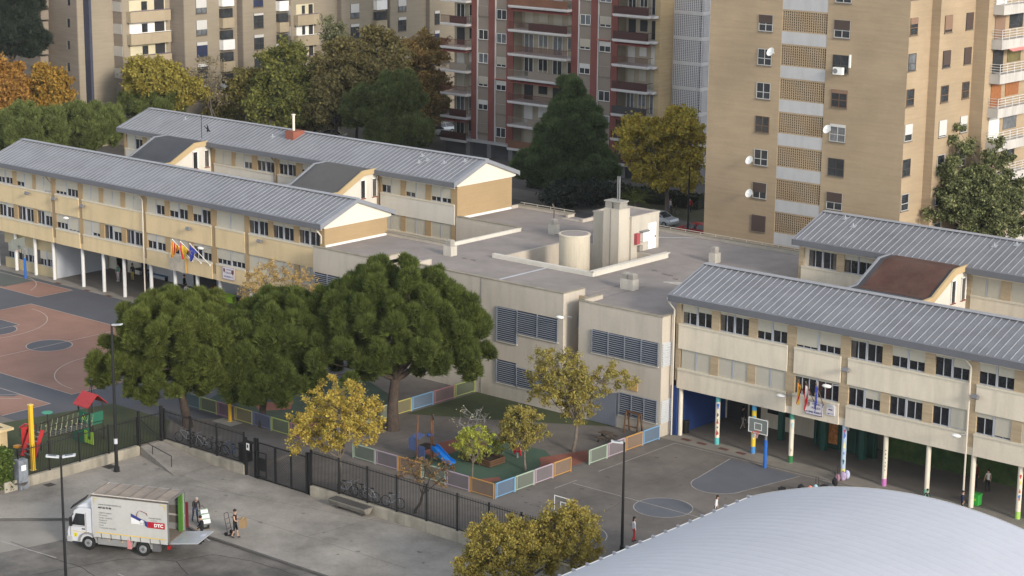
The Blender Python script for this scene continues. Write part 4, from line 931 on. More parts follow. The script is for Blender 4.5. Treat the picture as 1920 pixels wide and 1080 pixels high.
for bay, (x0, x1) in (('A', (xA0, xA1)), ('B', (xB0, xB1)), ('C', (xC0, xC1))):
    for k in range(-5, 6):
        z = zs0+RST*k
        if bay == 'B': z -= .05
        if z < 1 or z > 31: continue
        i = (5-k) % 11; dep = 1.1
        s = MB(); s.box(x0, x1, RY-dep, RY+1.5, z-.14, z+.14); s.box(x0-.04, x1+.04, RY-dep-.06, RY-dep+.1, z-.02, z+.16)
        if bay == 'C': s.box(x1, x1+.5, RY-dep+.6, RY+1.5, z-.14, z+.14)
        o = s.build('balcony', white_s, RED)
        s = MB(); m_i = plan[bay][i]; yy = RY-dep+.08
        s.bar((x0, yy, z+1.08), (x1, yy, z+1.08), .05)
        if m_i in (2, 3, 1, 4):
            a_ = x0 if (bay == 'C' or k % 2) else x0+(x1-x0)*.35
            s.box(a_, x1, yy-.02, yy+.02, z+.2, z+1.04)
        n_ = int((x1-x0)/.14)
        for q_ in range(n_+1): xx = x0+(x1-x0)*q_/n_; s.bar((xx, yy+.03, z+.14), (xx, yy+.03, z+1.06), .035)
        s.bar((x1-.02, yy, z+1.08), (x1-.02, RY+.1, z+1.08), .05)
        s.build('railing', rail_m[m_i], o)
        # doors and windows at the back of the recess
        nn_ = 2 if bay == 'A' else (4 if bay == 'B' else 3); ww = (x1-x0)/nn_
        for q_ in range(nn_):
            r_ = (q_*5+k*3+ord(bay)) % 5; xa = x0+ww*q_+ww*.22; xb = x0+ww*(q_+1)-ww*.18
            s = MB(); s.box(xa, xb, RY+1.44, RY+1.49, z+(.14 if q_ % 2 == 0 else 1.0), z+2.3); o2 = s.build('balcony_door' if q_ % 2 == 0 else 'balcony_window', [glass_t, sh_gr, dark_in, glass_l, sh_wh][r_], o)
            if r_ in (0, 3): s = MB(); s.box(xa-.05, xa, RY+1.40, RY+1.47, z+.14, z+2.35); s.box(xb, xb+.05, RY+1.40, RY+1.47, z+.14, z+2.35); s.box((xa+xb)/2-.03, (xa+xb)/2+.03, RY+1.40, RY+1.44, z+.14, z+2.3); s.build('door_frame', white_p, o2)
        if (k+ord(bay)) % 3 == 0: s = MB(); s.obox(((x0+x1)/2, RY-.65, z+2.52), ((x1-x0)/2-.05, 0, 0), (0, .35, .10), (0, -.01, .04)); s.build('awning', mat('dull_red_awning', (.20, .06, .05), .85, .1), o)
        if bay == 'B' and k == 3: s = MB(); s.box(x1-1.4, x1-.6, RY-.2, RY+.15, z+.35, z+.95); s.build('air_conditioner', white_p, o)
        if bay == 'B' and k == 2:
            s = MB(); s.box(x0+5, x1-.1, RY-dep+.1, RY-dep+.14, z+1.1, z+2.55); s.build('glazed_enclosure', glass_t, o)
            s = MB(); s.box(x0+5, x0+6.3, RY-dep+.05, RY-dep+.09, z+1.1, z+2.3); s.box(x1-1.5, x1-.1, RY-dep+.05, RY-dep+.09, z+1.1, z+2.3); s.build('pink_blind', mat('pink_blind', (.42, .17, .17), .8), o)
            s = MB()
            for q_ in range(5): xx = x0+5+(x1-x0-5.1)*q_/4; s.bar((xx, RY-dep+.03, z+1.1), (xx, RY-dep+.03, z+2.55), .06)
            s.build('enclosure_frame', white_p, o)
        if bay == 'A' and k == 3:
            s = MB(); s.box(x0+.1, x1-.1, RY-dep+.1, RY-dep+.14, z+1.1, z+2.6); s.build('glazed_enclosure', mat('brown_glass', (.05, .025, .02), .3), o)
            s = MB()
            for q_ in range(5): xx = x0+.1+(x1-x0-.2)*q_/4; s.bar((xx, RY-dep+.04, z+1.1), (xx, RY-dep+.04, z+2.6), .07)
            s.bar((x0+.1, RY-dep+.04, z+1.12), (x1-.1, RY-dep+.04, z+1.12), .07); s.bar((x0+.1, RY-dep+.04, z+1.9), (x1-.1, RY-dep+.04, z+1.9), .06); s.build('enclosure_frame', white_p, o)
b = MB(); b.box(xA0-.1, xC1, RY-.95, RY+1.4, 1.75, 2.0); b.build('ground_floor_canopy', mat('grey_canopy', (.33, .33, .33), .8, .08), RED)
b = MB()
for i in range(9): xx = xA1+(xC1-xA1)*i/8; b.box(xx-.35, xx+.35, RY-.6, RY, 0, 1.75)
each(b, 'ground_pillar', mat('dull_grey_pillar', (.15, .15, .15), .85), RED)
b = MB(); x = xA0
while x < xC1: b.box(x, x+.05, RY-.3, RY-.24, .05, 1.7); x += .16
b.build('ground_railing', mat('grey_bars', (.12, .12, .13), .7), RED)
b = MB(); b.box(xA0, xC1, RY-.05, RY+1.4, 0, 1.75); b.build('ground_floor_shade', dark_in, RED)  # near-black block painted in for the shade under the canopy
# ochre flank and white lattice stair tower
gXc = xC1+.75; gy1 = solveY(1262, gXc, 15)
b = MB(); b.box(xC1+.05, gXc, RY+.3, gy1+8, 0, RH); b.box(gXc-9, xC1, RY+3, gy1+8, 0, RH); b.build('ochre_flank', brick_mat('ochre_flank_brick', (.42, .32, .18), (.40, .30, .17), (.36, .28, .18), var=.08, course=.08), RED)
lX1 = solveX(1315, gy1, 15); ly1 = solveY(1334, lX1, 15)
wl_m = mat('white_lattice_block', (.56, .55, .56), .8, .04)
b = MB(); b.box(gXc, lX1-.2, gy1+.25, ly1+6, 0, RH); b.build('stair_tower', mat('lattice_inner', (.16, .155, .16), .9), RED)
zb2 = onX(1290, 24, gy1).z
for k in range(-6, 3):
    z = zb2+RST*k
    if z < .2: continue
    b = MB(); b.box(gXc, lX1, gy1-.04, gy1+.2, z-.2, z+.2); b.box(lX1-.2, lX1+.02, gy1, ly1, z-.2, z+.2); b.build('white_slab', white_s, RED)
    lattice(RED, 'Y', gy1, gXc, lX1, z+.2, z+RST-.2, 15, 13, .55, wl_m, dark_in, depth=.2, stagger=False)
    lattice(RED, 'X', lX1, gy1, ly1, z+.2, z+RST-.2, 8, 13, .55, wl_m, dark_in, depth=.2, stagger=False)

# ---------------- grey-brown staggered block top left
BR_ = thing('apartment_block', 'grey brown brick apartment block with staggered bays and corner balconies, top left', 'apartment block', (-200, 165, 0))
def bay(a1, a2, dep, wpx=None):
    """corner where the shaded face meets the sunny face at image column a1, sunny face runs to a2"""
    q = _ray(a1, 60); q = C0+q*(dep/q.dot(FW)); X, Y = q.x, q.y
    y2 = solveY(a2, X, q.z); return X, Y, y2
vols = []
BST = 2.86
lit_brick = brick_mat('sunlit_brick', (.27, .23, .175), (.258, .22, .166), (.24, .21, .16), var=.05, course=.05)  # lightened copy of the grey brown brick, for sides the sun strikes
specs = [(145, 157, 253), (229, 310, 256), (345, 404, 260), (455, 511, 266), (545, 590, 271), (640, 694, 277), (731, 781, 283), (805, 860, 288)]
for i, (a1, a2, dep) in enumerate(specs):
    X, Y, y2 = bay(a1, a2, dep); vols.append((X, Y, y2))
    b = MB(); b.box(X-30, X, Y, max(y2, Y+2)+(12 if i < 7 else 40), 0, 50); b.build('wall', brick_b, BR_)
    # thin skin in the paler brick, sunlight put into its colour
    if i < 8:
        b = MB(); b.box(X-.02, X+.06, Y+.05, y2+6, 0, 50); b.build('sunlit_skin', lit_brick, BR_)
# dark recess between the first two volumes
X, Y, y2 = vols[0]
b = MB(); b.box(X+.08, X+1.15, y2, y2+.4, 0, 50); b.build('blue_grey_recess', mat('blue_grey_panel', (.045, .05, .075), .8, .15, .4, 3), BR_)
# slit windows on shaded faces
def slits(px, py0, dy, n, Y, w=.5, h=1.05):
    for k in range(n):
        q = onX(px, py0+dy*k, Y)
        g = MB(); g.box(q.x-w/2, q.x+w/2, Y-.03, Y-.0, q.z-h/2, q.z+h/2); o = g.build('slit_window', glass_t, BR_)
        f = MB(); f.box(q.x-w/2-.08, q.x-w/2, Y-.05, Y, q.z-h/2, q.z+h/2); f.build('window_reveal', sh_gr, o)
slits(129, 2, 41.2, 5, vols[0][1]); slits(180.5, 6, 41.4, 5, vols[1][1])
# tall windows on sunny faces
def tallw(px0, px1, py0, dy, n, X, h=1.95, mix=(0, 1, 2, 3)):
    for k in range(n):
        y0 = solveY(px0, X+.06, 25); y1 = solveY(px1, X+.06, 25); z = onY((px0+px1)/2, py0+dy*k, X+.06).z
        j = mix[k % len(mix)]
        win_f(BR_, 'X', X+.06, y0, y1, z-h, z, win_dk, [glass_t, glass_l, mat('blue_glass_panel', (.03, .04, .09), .3, .2), glass_t][j], sh_wh, [.2, .62, .22, .14][j], cross=True)
tallw(364, 384, -3, 41, 5, vols[2][0], mix=(1, 1, 2, 0)); tallw(473, 491, -15, 40, 5, vols[3][0], mix=(2, 3, 0, 3)); tallw(656, 672, 7, 38, 4, vols[5][0], mix=(1, 0, 3, 0)); tallw(746, 761, -5, 37, 3, vols[6][0], mix=(1, 0, 3))
tallw(815, 824, 20, 37, 3, vols[7][0], mix=(0, 2, 3))
# corner balconies
balc = mat('buff_balcony', (.34, .28, .195), .85, .06, .5, 6, streak=.1)
def corner_balc(i, px0, px1, py0, dy, n):
    X, Y, y2 = vols[i]; y0, y1 = solveY(px0, X, 25), solveY(px1, X, 25)
    for k in range(n):
        z = onY((px0+px1)/2, py0+dy*k, X).z       # top of the solid parapet
        b = MB(); b.box(X+.1, X+.9, y0, y1, z-1.35, z); b.box(X-3.4, X+.9, Y-.02, Y+.4, z-1.35, z-.0) if False else None
        o = b.build('balcony', balc, BR_)
        b = MB(); b.box(X+.07, X+.16, y0+.4, y1-.3, z-1.3+1.35, z+1.38); b.build('balcony_back', [mat('cream_curtain', (.52, .47, .33), .8, .08), white_p, mat('cream_curtain', (0, 0, 0))][k % 3], o)
        b = MB(); b.box(X+.17, X+.2, y0+(y1-y0)*.68, y1-.5, z+.02, z+1.3); b.build('balcony_opening', dark_in, o)
        b = MB(); b.box(X+.17, X+.2, y0+(y1-y0)*.36, y0+(y1-y0)*.5, z+.1, z+1.2); b.build('balcony_window', glass_t, o)
        b = MB(); b.bar((X+.92, y0, z+.12), (X+.92, y1, z+.12), .06); b.build('railing', [mat('violet_rail', (.12, .10, .17), .6), white_p][k % 2], o)
        b = MB(); b.box(X-2.9, X+.02, Y-.06, Y-.01, z+.05, z+1.3); b.build('corner_glazing', [mat('pale_glazing', (.40, .38, .35), .4, .1)][0], o)
corner_balc(1, 232, 308, 20, 41.5, 4); corner_balc(4, 548, 588, 27, 39, 4)
for (i, px0, px1, py0, dy, n) in ((2, 404, 412, 3, 41, 5), (3, 511, 520, 12, 40, 4), (5, 694, 702, 10, 38, 3), (7, 790, 800, 2, 37, 4)):
    X, Y, y2 = vols[i]
    for k in range(n):
        yq = y2+.6; z = onY(px0+4, py0+dy*k, X).z
        b = MB(); b.box(X-.5, X+.8, yq, yq+2.0, z-.6, z+.7); o = b.build('small_balcony', [white_p, balc][k % 2], BR_)
        b = MB(); b.box(X+.1, X+.6, yq, yq+1.9, z+.75, z+1.9); b.build('clothes_screen', glass_t, o)
b = MB()
for (a, c_, p) in ((58, 75, 5), (58, 75, 27), (58, 75, 48), (58, 75, 70), (58, 75, 92), (58, 75, 113)):
    q = onX(68, p, vols[0][1]-1.2); b.box(q.x-3, q.x+1.2, vols[0][1]-1.4, vols[0][1]-.2, q.z-.6, q.z+.55)
b.build('side_balcony', brick_b, BR_)
# pale canopy at its foot
q0 = gp(187, 215, 0); b = MB(); b.box(q0.x-5, q0.x+3.5, q0.y-1, q0.y+3, 2.6, 2.9); b.box(q0.x-5, q0.x+3.4, q0.y-.6, q0.y+2.8, 0, 2.6)
tag(b.build('kiosk', mat('pale_kiosk', (.40, .40, .40), .7, .1)), 'small pale flat roofed kiosk at the foot of the grey brown tower, left background', 'kiosk')
# backdrop building behind the gaps, far away
b = MB(); b.box(-420, -262, 300, 320, 0, 62); b.box(-300, -60, 330, 350, 0, 70)
o = tag(b.build('distant_block', brick_b), 'plain grey brown slab block far behind the towers', 'apartment block')
# ------------------------------------------------------------------ vegetation
bark_p = mat('pine_bark', (.060, .045, .036), .9, .25, 3, 14, bump=.5, streak=.2); bark_g = mat('grey_bark', (.13, .11, .09), .9, .2, 3, 14, bump=.4); bark_d = mat('dark_bark', (.045, .037, .03), .9, .2, 3, 14)
def fol(name, c, c2, isl=.45): k = 1.22*(1.0 if name in ('pine_needles', 'pale_pine_needles', 'yellow_leaves', 'yellow_green_leaves', 'old_gold_leaves', 'hedge_leaves', 'orange_leaves', 'orange_olive_leaves', 'poplar_leaves') else 1.5); return mat(name, tuple(q*k for q in c), .75, .18, .9, 5, spec=.12, island=isl, col2=tuple(q*k for q in c2), trans=.30)
F_pine = fol('pine_needles', (.060, .082, .020), (.108, .130, .032), .38)
F_pine2 = fol('dark_pine_needles', (.045, .066, .026), (.074, .100, .038), .45)
F_far = fol('far_pine_needles', (.066, .082, .026), (.100, .116, .036), .4)
F_yel = fol('yellow_leaves', (.37, .265, .055), (.25, .22, .050), .42)
F_yg = fol('yellow_green_leaves', (.27, .215, .055), (.165, .165, .050), .42)
F_or = fol('orange_leaves', (.29, .145, .035), (.20, .125, .032), .4)
F_br = fol('russet_leaves', (.105, .088, .038), (.115, .100, .036), .4)
F_ol = fol('olive_leaves', (.095, .100, .028), (.150, .125, .030), .45)
F_gr = fol('mid_green_leaves', (.080, .105, .030), (.060, .080, .030), .4)
F_dk = fol('dark_conifer_needles', (.018, .024, .018), (.028, .036, .026), .5)
F_pop = fol('poplar_leaves', (.088, .105, .044), (.185, .19, .09), .5)
F_dry = fol('dry_brown_leaves', (.115, .062, .035), (.10, .085, .03), .5)
F_och = fol('ochre_dry_leaves', (.27, .19, .075), (.19, .135, .055), .45)
F_hedge = fol('hedge_leaves', (.050, .080, .018), (.085, .115, .026), .5)
F_palm = fol('palm_fronds', (.070, .095, .022), (.13, .13, .035), .4)
F_dhedge = fol('dark_hedge_leaves', (.016, .020, .012), (.024, .028, .014), .5)

def np_mesh(name, V, Fc, m, parent=None, smooth=False):
    """V (n,3) ; Fc (k, 3 or 4) index array ; world coordinates"""
    off = OFF.get(parent.name, Vector((0, 0, 0))) if parent else Vector((0, 0, 0))
    V = V-np.array(off)[None, :]
    me = bpy.data.meshes.new(name); k, s = Fc.shape
    me.vertices.add(len(V)); me.vertices.foreach_set('co', V.astype(np.float32).ravel())
    me.loops.add(k*s); me.loops.foreach_set('vertex_index', Fc.astype(np.int32).ravel())
    me.polygons.add(k); me.polygons.foreach_set('loop_start', np.arange(0, k*s, s, dtype=np.int32))
    me.materials.append(m); me.update(calc_edges=True); me.validate()
    o = bpy.data.objects.new(name, me); COL.objects.link(o)
    if parent: o.parent = parent; OFF[o.name] = off
    return o
def unit(n):
    v = nprnd.normal(size=(n, 3)); return v/np.linalg.norm(v, axis=1)[:, None]
def leaf_quads(P, s, aspect=.55, up=0.0, dirs=None):
    n = len(P); a = unit(n) if dirs is None else dirs
    b = np.cross(a, unit(n)); b /= np.linalg.norm(b, axis=1)[:, None]
    s = s*(0.6+0.8*nprnd.random((n, 1)))
    V = np.stack([P-a*s, P+b*s*aspect, P+a*s, P-b*s*aspect], 1).reshape(-1, 3)
    return V, np.arange(4*n).reshape(n, 4)
def tufts(P, N, L, w, blades):
    """needle tufts: thin triangles fanning around the outward normal"""
    n = len(P); Vs = []
    for _ in range(blades):
        d = N+unit(n)*.6; d[:, 2] += .5; d /= np.linalg.norm(d, axis=1)[:, None]
        t = np.cross(d, unit(n)); t /= np.linalg.norm(t, axis=1)[:, None]
        l = L*(.7+.6*nprnd.random((n, 1)))
        Vs.append(np.stack([P-t*w, P+t*w, P+d*l], 1))
    V = np.concatenate(Vs, 0).reshape(-1, 3); return V, np.arange(len(V)).reshape(-1, 3)
_ico = None
def ico():
    global _ico
    if _ico is None:
        bm = bmesh.new(); bmesh.ops.create_icosphere(bm, subdivisions=2, radius=1.0)
        V = np.array([v.co[:] for v in bm.verts]); Fc = np.array([[v.index for v in f.verts] for f in bm.faces]); bm.free(); _ico = (V, Fc)
    return _ico
def limb(mb, a, b, r0, r1, sag=.0, n=6, sides=7, jit=.06):
    a, b = Vector(a), Vector(b); pts = []; L = (b-a).length; ph = rnd.uniform(0, 6)
    for i in range(n+1):
        t = i/n; p = a.lerp(b, t); p.z += -sag*L*math.sin(math.pi*t)
        if 0 < i < n: p += Vector((rnd.uniform(-1, 1), rnd.uniform(-1, 1), rnd.uniform(-.5, .5)))*jit*L
        pts.append(p)
    mb.tube(pts, [r0+(r1-r0)*i/n for i in range(n+1)], sides); return pts
def spread(ells, n, shell=.55, zmin=-1):
    """n clump centres spread over a list of ellipsoids, pushed towards the outside"""
    out = []; tries = 0
    vol = [e[1][0]*e[1][1]*e[1][2] for e in ells]; tot = sum(vol)
    for e, v in zip(ells, vol):
        k = max(2, round(n*v/tot)); pts = []
        for _ in range(k*30):
            d = Vector((rnd.gauss(0, 1), rnd.gauss(0, 1), rnd.gauss(0, 1))).normalized()
            if d.z < zmin: continue
            r = rnd.uniform(shell, 1.0); pts.append((d*r, r))
        # farthest point thinning
        sel = [pts[0][0]]
        dist = [ (p[0]-sel[0]).length for p in pts]
        while len(sel) < k:
            i = max(range(len(pts)), key=lambda q: dist[q]); sel.append(pts[i][0])
            dist = [min(dist[q], (pts[q][0]-pts[i][0]).length) for q in range(len(pts))]
        for d in sel: out.append((Vector(e[0])+Vector((d.x*e[1][0], d.y*e[1][1], d.z*e[1][2])), d))
    return out
def world_ells(base, boxes, cr=0.0):
    """crown boxes given in photograph columns/rows -> ellipsoids standing round the trunk's own depth"""
    dep = depth(base); res = []
    for bx in boxes:
        x0, x1, y0, y1 = bx[:4]; dd = bx[4] if len(bx) > 4 else 0.0
        d = _ray((x0+x1)/2, (y0+y1)/2); c = C0+d*((dep+dd)/d.dot(FW))
        k = (dep+dd)/FPX; rw = (x1-x0)/2*k; rh = (y1-y0)/2*k; sh = min(cr*.45, rw*.35, rh*.35); rw -= sh; rh -= sh
        el = math.atan2(-d.z, math.hypot(d.x, d.y)); rz = math.sqrt(max(rh*rh-(rw*.9*math.sin(el))**2, (rh*.55)**2))/math.cos(el)
        res.append((c, (rw, rw*.95, rz)))
    return res

def tree(name, label, base, boxes, kind, leafm, barkm, tr=.2, n=40, cr=.8, dens=1.0, leaf=.14, group=None, cat='tree', lean=None, core=True, bare=0.0, flat=False, fork=.45, zmin=-.55, blades=4, sub=1.0, limbs=None, cs=1.0):
    base = Vector(base); ells = world_ells(base, boxes, cr) if not isinstance(boxes[0][0], Vector) else boxes
    t = thing(name, label, cat, tuple(base), group)
    cl = spread(ells, n, .42 if kind != 'cone' else .5, zmin)
    cen = sum((Vector(e[0]) for e in ells), Vector())/len(ells)
    zlo = min(e[0].z-e[1][2] for e in ells); top = max(e[0].z+e[1][2] for e in ells)
    # trunk and limbs
    b = MB(); fz = base.z+(cen.z-base.z)*fork
    fz = max(fz, min(zlo, cen.z)) if kind == 'pine' else fz
    mid = Vector((base.x+(cen.x-base.x)*.35, base.y+(cen.y-base.y)*.35, fz))
    if lean: mid = Vector(lean)
    b.tube([base-Vector((0, 0, .2)), base+Vector((0, 0, .15)), base.lerp(mid, .5)+Vector((rnd.uniform(-.1, .1), rnd.uniform(-.1, .1), 0)), mid], [tr*1.45, tr*1.1, tr*.92, tr*.8], 12)
    hubs = []
    nh = limbs or max(3, min(9, n//6))
    for i in range(nh):
        c = cl[(i*len(cl))//nh][0]; e = mid.lerp(c, .62); e.z = min(e.z+abs(c.z-mid.z)*.12, top)
        p = limb(b, mid, e, tr*.55, tr*.22, n=5); hubs += [(p[3], tr*.34), (p[-1], tr*.22)]
    hubs.append((mid, tr*.4))
    for c, d in cl:
        h = min(hubs, key=lambda q: (q[0]-c).length); limb(b, h[0], c, h[1]*.75, max(.012, tr*.05), n=4, sides=5, jit=.05)
        if bare:
            for _ in range(int(5*bare)):
                dd = Vector((rnd.gauss(0, 1), rnd.gauss(0, 1), rnd.gauss(.3, 1))).normalized()*cr*rnd.uniform(.7, 1.3)
                limb(b, c, c+dd, max(.012, tr*.05), .005, n=3, sides=4, jit=.1)
    b.build('trunk', barkm, t, smooth=False)
    Vs, Fs, nv = [], [], 0; core_V, core_F, cn = [], [], 0
    iv, ifc = ico()
    for c, d in cl:
        r = cr*rnd.uniform(.7, 1.45); c_ = np.array(c)
        if kind == 'pine':
            fv, ff, fn = [], [], 0
            mins = [(c_, r*.62)]+[(c_+np.array([dx*r*.62, dy*r*.62, (abs(dz)*.55 if dz > -.3 else dz*.5)*r*cs]), r*rnd.uniform(.30, .52)) for dx, dy, dz in unit(8)]
            for mc, mr in mins:
                m_ = int(470*dens*mr*r)+8; N = unit(m_); N[:, 2] = np.where(N[:, 2] < -.35, -N[:, 2], N[:, 2]); ez = 1.35 if mr < r*.6 else .9
                P = mc+N*np.array([mr, mr, mr*ez])*(.50+.62*nprnd.random((m_, 1))**.7)
                v_, f_ = tufts(P, N, .36*sub, .026*sub, blades); fv.append(v_); ff.append(f_+fn); fn += len(v_)
                vi = iv*np.array([mr, mr, mr*ez])*.56*(1+.15*np.sin(iv[:, :1]*4+mc[0]))+mc
                core_V.append(vi); core_F.append(ifc+cn); cn += len(iv)
            V, Fc = np.concatenate(fv), np.concatenate(ff)
        elif kind == 'leaf':
            m_ = int(520*dens*r*r*(1-.6*bare))
            # sub-clusters inside each clump give ragged, leafy sprays
            k = max(3, int(9*r)); sc = c_+unit(k)*(nprnd.random((k, 1))**.5)*r*np.array([1, 1, .75*cs])
            idx = nprnd.integers(0, k, m_); P = sc[idx]+nprnd.normal(size=(m_, 3))*r*.22*np.array([1, 1, .8])
            V, Fc = leaf_quads(P, leaf, .6)
        elif kind == 'droop':
            m_ = int(320*dens*r*r); k = max(3, int(8*r)); sc = c_+unit(k)*(nprnd.random((k, 1))**.5)*r
            idx = nprnd.integers(0, k, m_); P = sc[idx]+nprnd.normal(size=(m_, 3))*np.array([.14, .14, .42])*r
            dr = unit(m_)*.5; dr[:, 2] -= 1; dr /= np.linalg.norm(dr, axis=1)[:, None]
            V, Fc = leaf_quads(P, leaf, .5, dirs=dr)
        Vs.append(V); Fs.append(Fc+nv); nv += len(V)
    o = np_mesh('crown', np.concatenate(Vs), np.concatenate(Fs), leafm, t)
    if core_V and core: np_mesh('inner_foliage', np.concatenate(core_V), np.concatenate(core_F), leafm, t)
    return t

def G(px, py, z=0.0): return gp(px, py, z)
# --- the big pines of the playground
tree('pine_tree', 'big round pine with the thick leaning trunk, right one of the playground pines', G(737, 806), [(585, 915, 512, 708, .5), (635, 865, 486, 620, -.5), (575, 750, 600, 750, -1.5), (755, 925, 570, 735, 0), (800, 922, 540, 650, 1), (570, 690, 530, 665, 0)], 'pine', F_pine, bark_p, tr=.42, n=190, cr=.66, cs=1.3, dens=1.35, group='playground pines', fork=.5)
tree('pine_tree', 'spreading pine in the middle of the playground pines, behind the double gate', G(492, 800), [(425, 630, 548, 710, .5), (445, 610, 640, 775, -.5), (405, 530, 600, 792, -1)], 'pine', F_pine, bark_p, tr=.26, n=105, cr=.62, cs=1.3, dens=1.35, group='playground pines', fork=.55)
tree('pine_tree', 'broad lighter green pine on the left beside the tall lamp post', G(352, 800), [(218, 450, 546, 685, 0), (168, 305, 632, 760, .5), (325, 478, 595, 755, -1), (230, 400, 660, 765, 0)], 'pine', fol('pale_pine_needles', (.078, .098, .023), (.132, .150, .036), .38), bark_p, tr=.33, n=135, cr=.62, cs=1.25, dens=1.35, group='playground pines', fork=.5)  # needles a lighter green than on the other playground pines
# --- autumn trees of the yard
yg = 'autumn trees of the school yard'
tree('autumn_tree', 'bright yellow tree behind the black fence, just right of the gate', G(637, 922), [(545, 725, 735, 850, 0), (570, 700, 702, 800, 0), (640, 732, 740, 815, .5), (538, 640, 770, 862, -.5)], 'leaf', F_yel, bark_g, tr=.13, n=110, cr=.46, dens=2.0, leaf=.068, group=yg, bare=.15)
tree('autumn_tree', 'tall half bare yellow tree in front of the louvred windows', G(1075, 848), [(985, 1110, 648, 780, 0), (1040, 1130, 690, 812, 0), (1100, 1195, 680, 745, .4)], 'leaf', F_yg, bark_g, tr=.12, n=85, cr=.50, dens=2.1, leaf=.068, group=yg, bare=.45)
tree('autumn_tree', 'small yellow green tree left of the tall half bare one', G(985, 882), [(935, 1025, 755, 850, 0)], 'leaf', F_yg, bark_g, tr=.08, n=44, cr=.42, dens=2.4, leaf=.065, group=yg, bare=.25)
tree('autumn_tree', 'small leafy green yellow tree in front of the wooden planter', G(886, 905), [(850, 925, 790, 862, 0)], 'leaf', fol('fresh_yellow_leaves', (.20, .20, .03), (.12, .15, .03), .4), bark_g, tr=.06, n=30, cr=.36, dens=1.3, leaf=.07, group=yg, bare=.3)
tree('autumn_tree', 'yellow tree cut by the lower edge of the photo beside the white vaulted roof', G(985, 1130, -.6), [(870, 1050, 965, 1100, 0), (990, 1135, 950, 1080, .5), (1030, 1110, 938, 1000, .5), (850, 940, 1010, 1110, -.5)], 'leaf', fol('old_gold_leaves', (.29, .225, .052), (.19, .175, .048), .45), bark_g, tr=.14, n=140, cr=.52, dens=2.0, leaf=.07, group=yg, bare=.2)
tree('withered_tree', 'withered brown tree behind the black fence beside the bicycles', G(778, 962), [(745, 850, 845, 925, 0), (815, 865, 858, 900, .3)], 'leaf', F_dry, bark_d, tr=.09, n=26, cr=.40, dens=.8, leaf=.075, bare=.8)
tree('ochre_tree', 'dry ochre tree in front of the yellow school block', G(524, 672), [(445, 600, 486, 590, 0), (460, 575, 560, 645, 0)], 'leaf', F_och, bark_g, tr=.11, n=80, cr=.48, dens=1.1, leaf=.075, bare=.7)
tree('bare_sapling', 'leafless grey sapling above the wooden planter', G(884, 866), [(850, 925, 758, 830, 0)], 'leaf', fol('few_dry_leaves', (.25, .22, .15), (.2, .18, .1), .3), mat('silver_bark', (.24, .23, .22), .8, .1), tr=.05, n=18, cr=.45, dens=.12, leaf=.05, bare=.95)
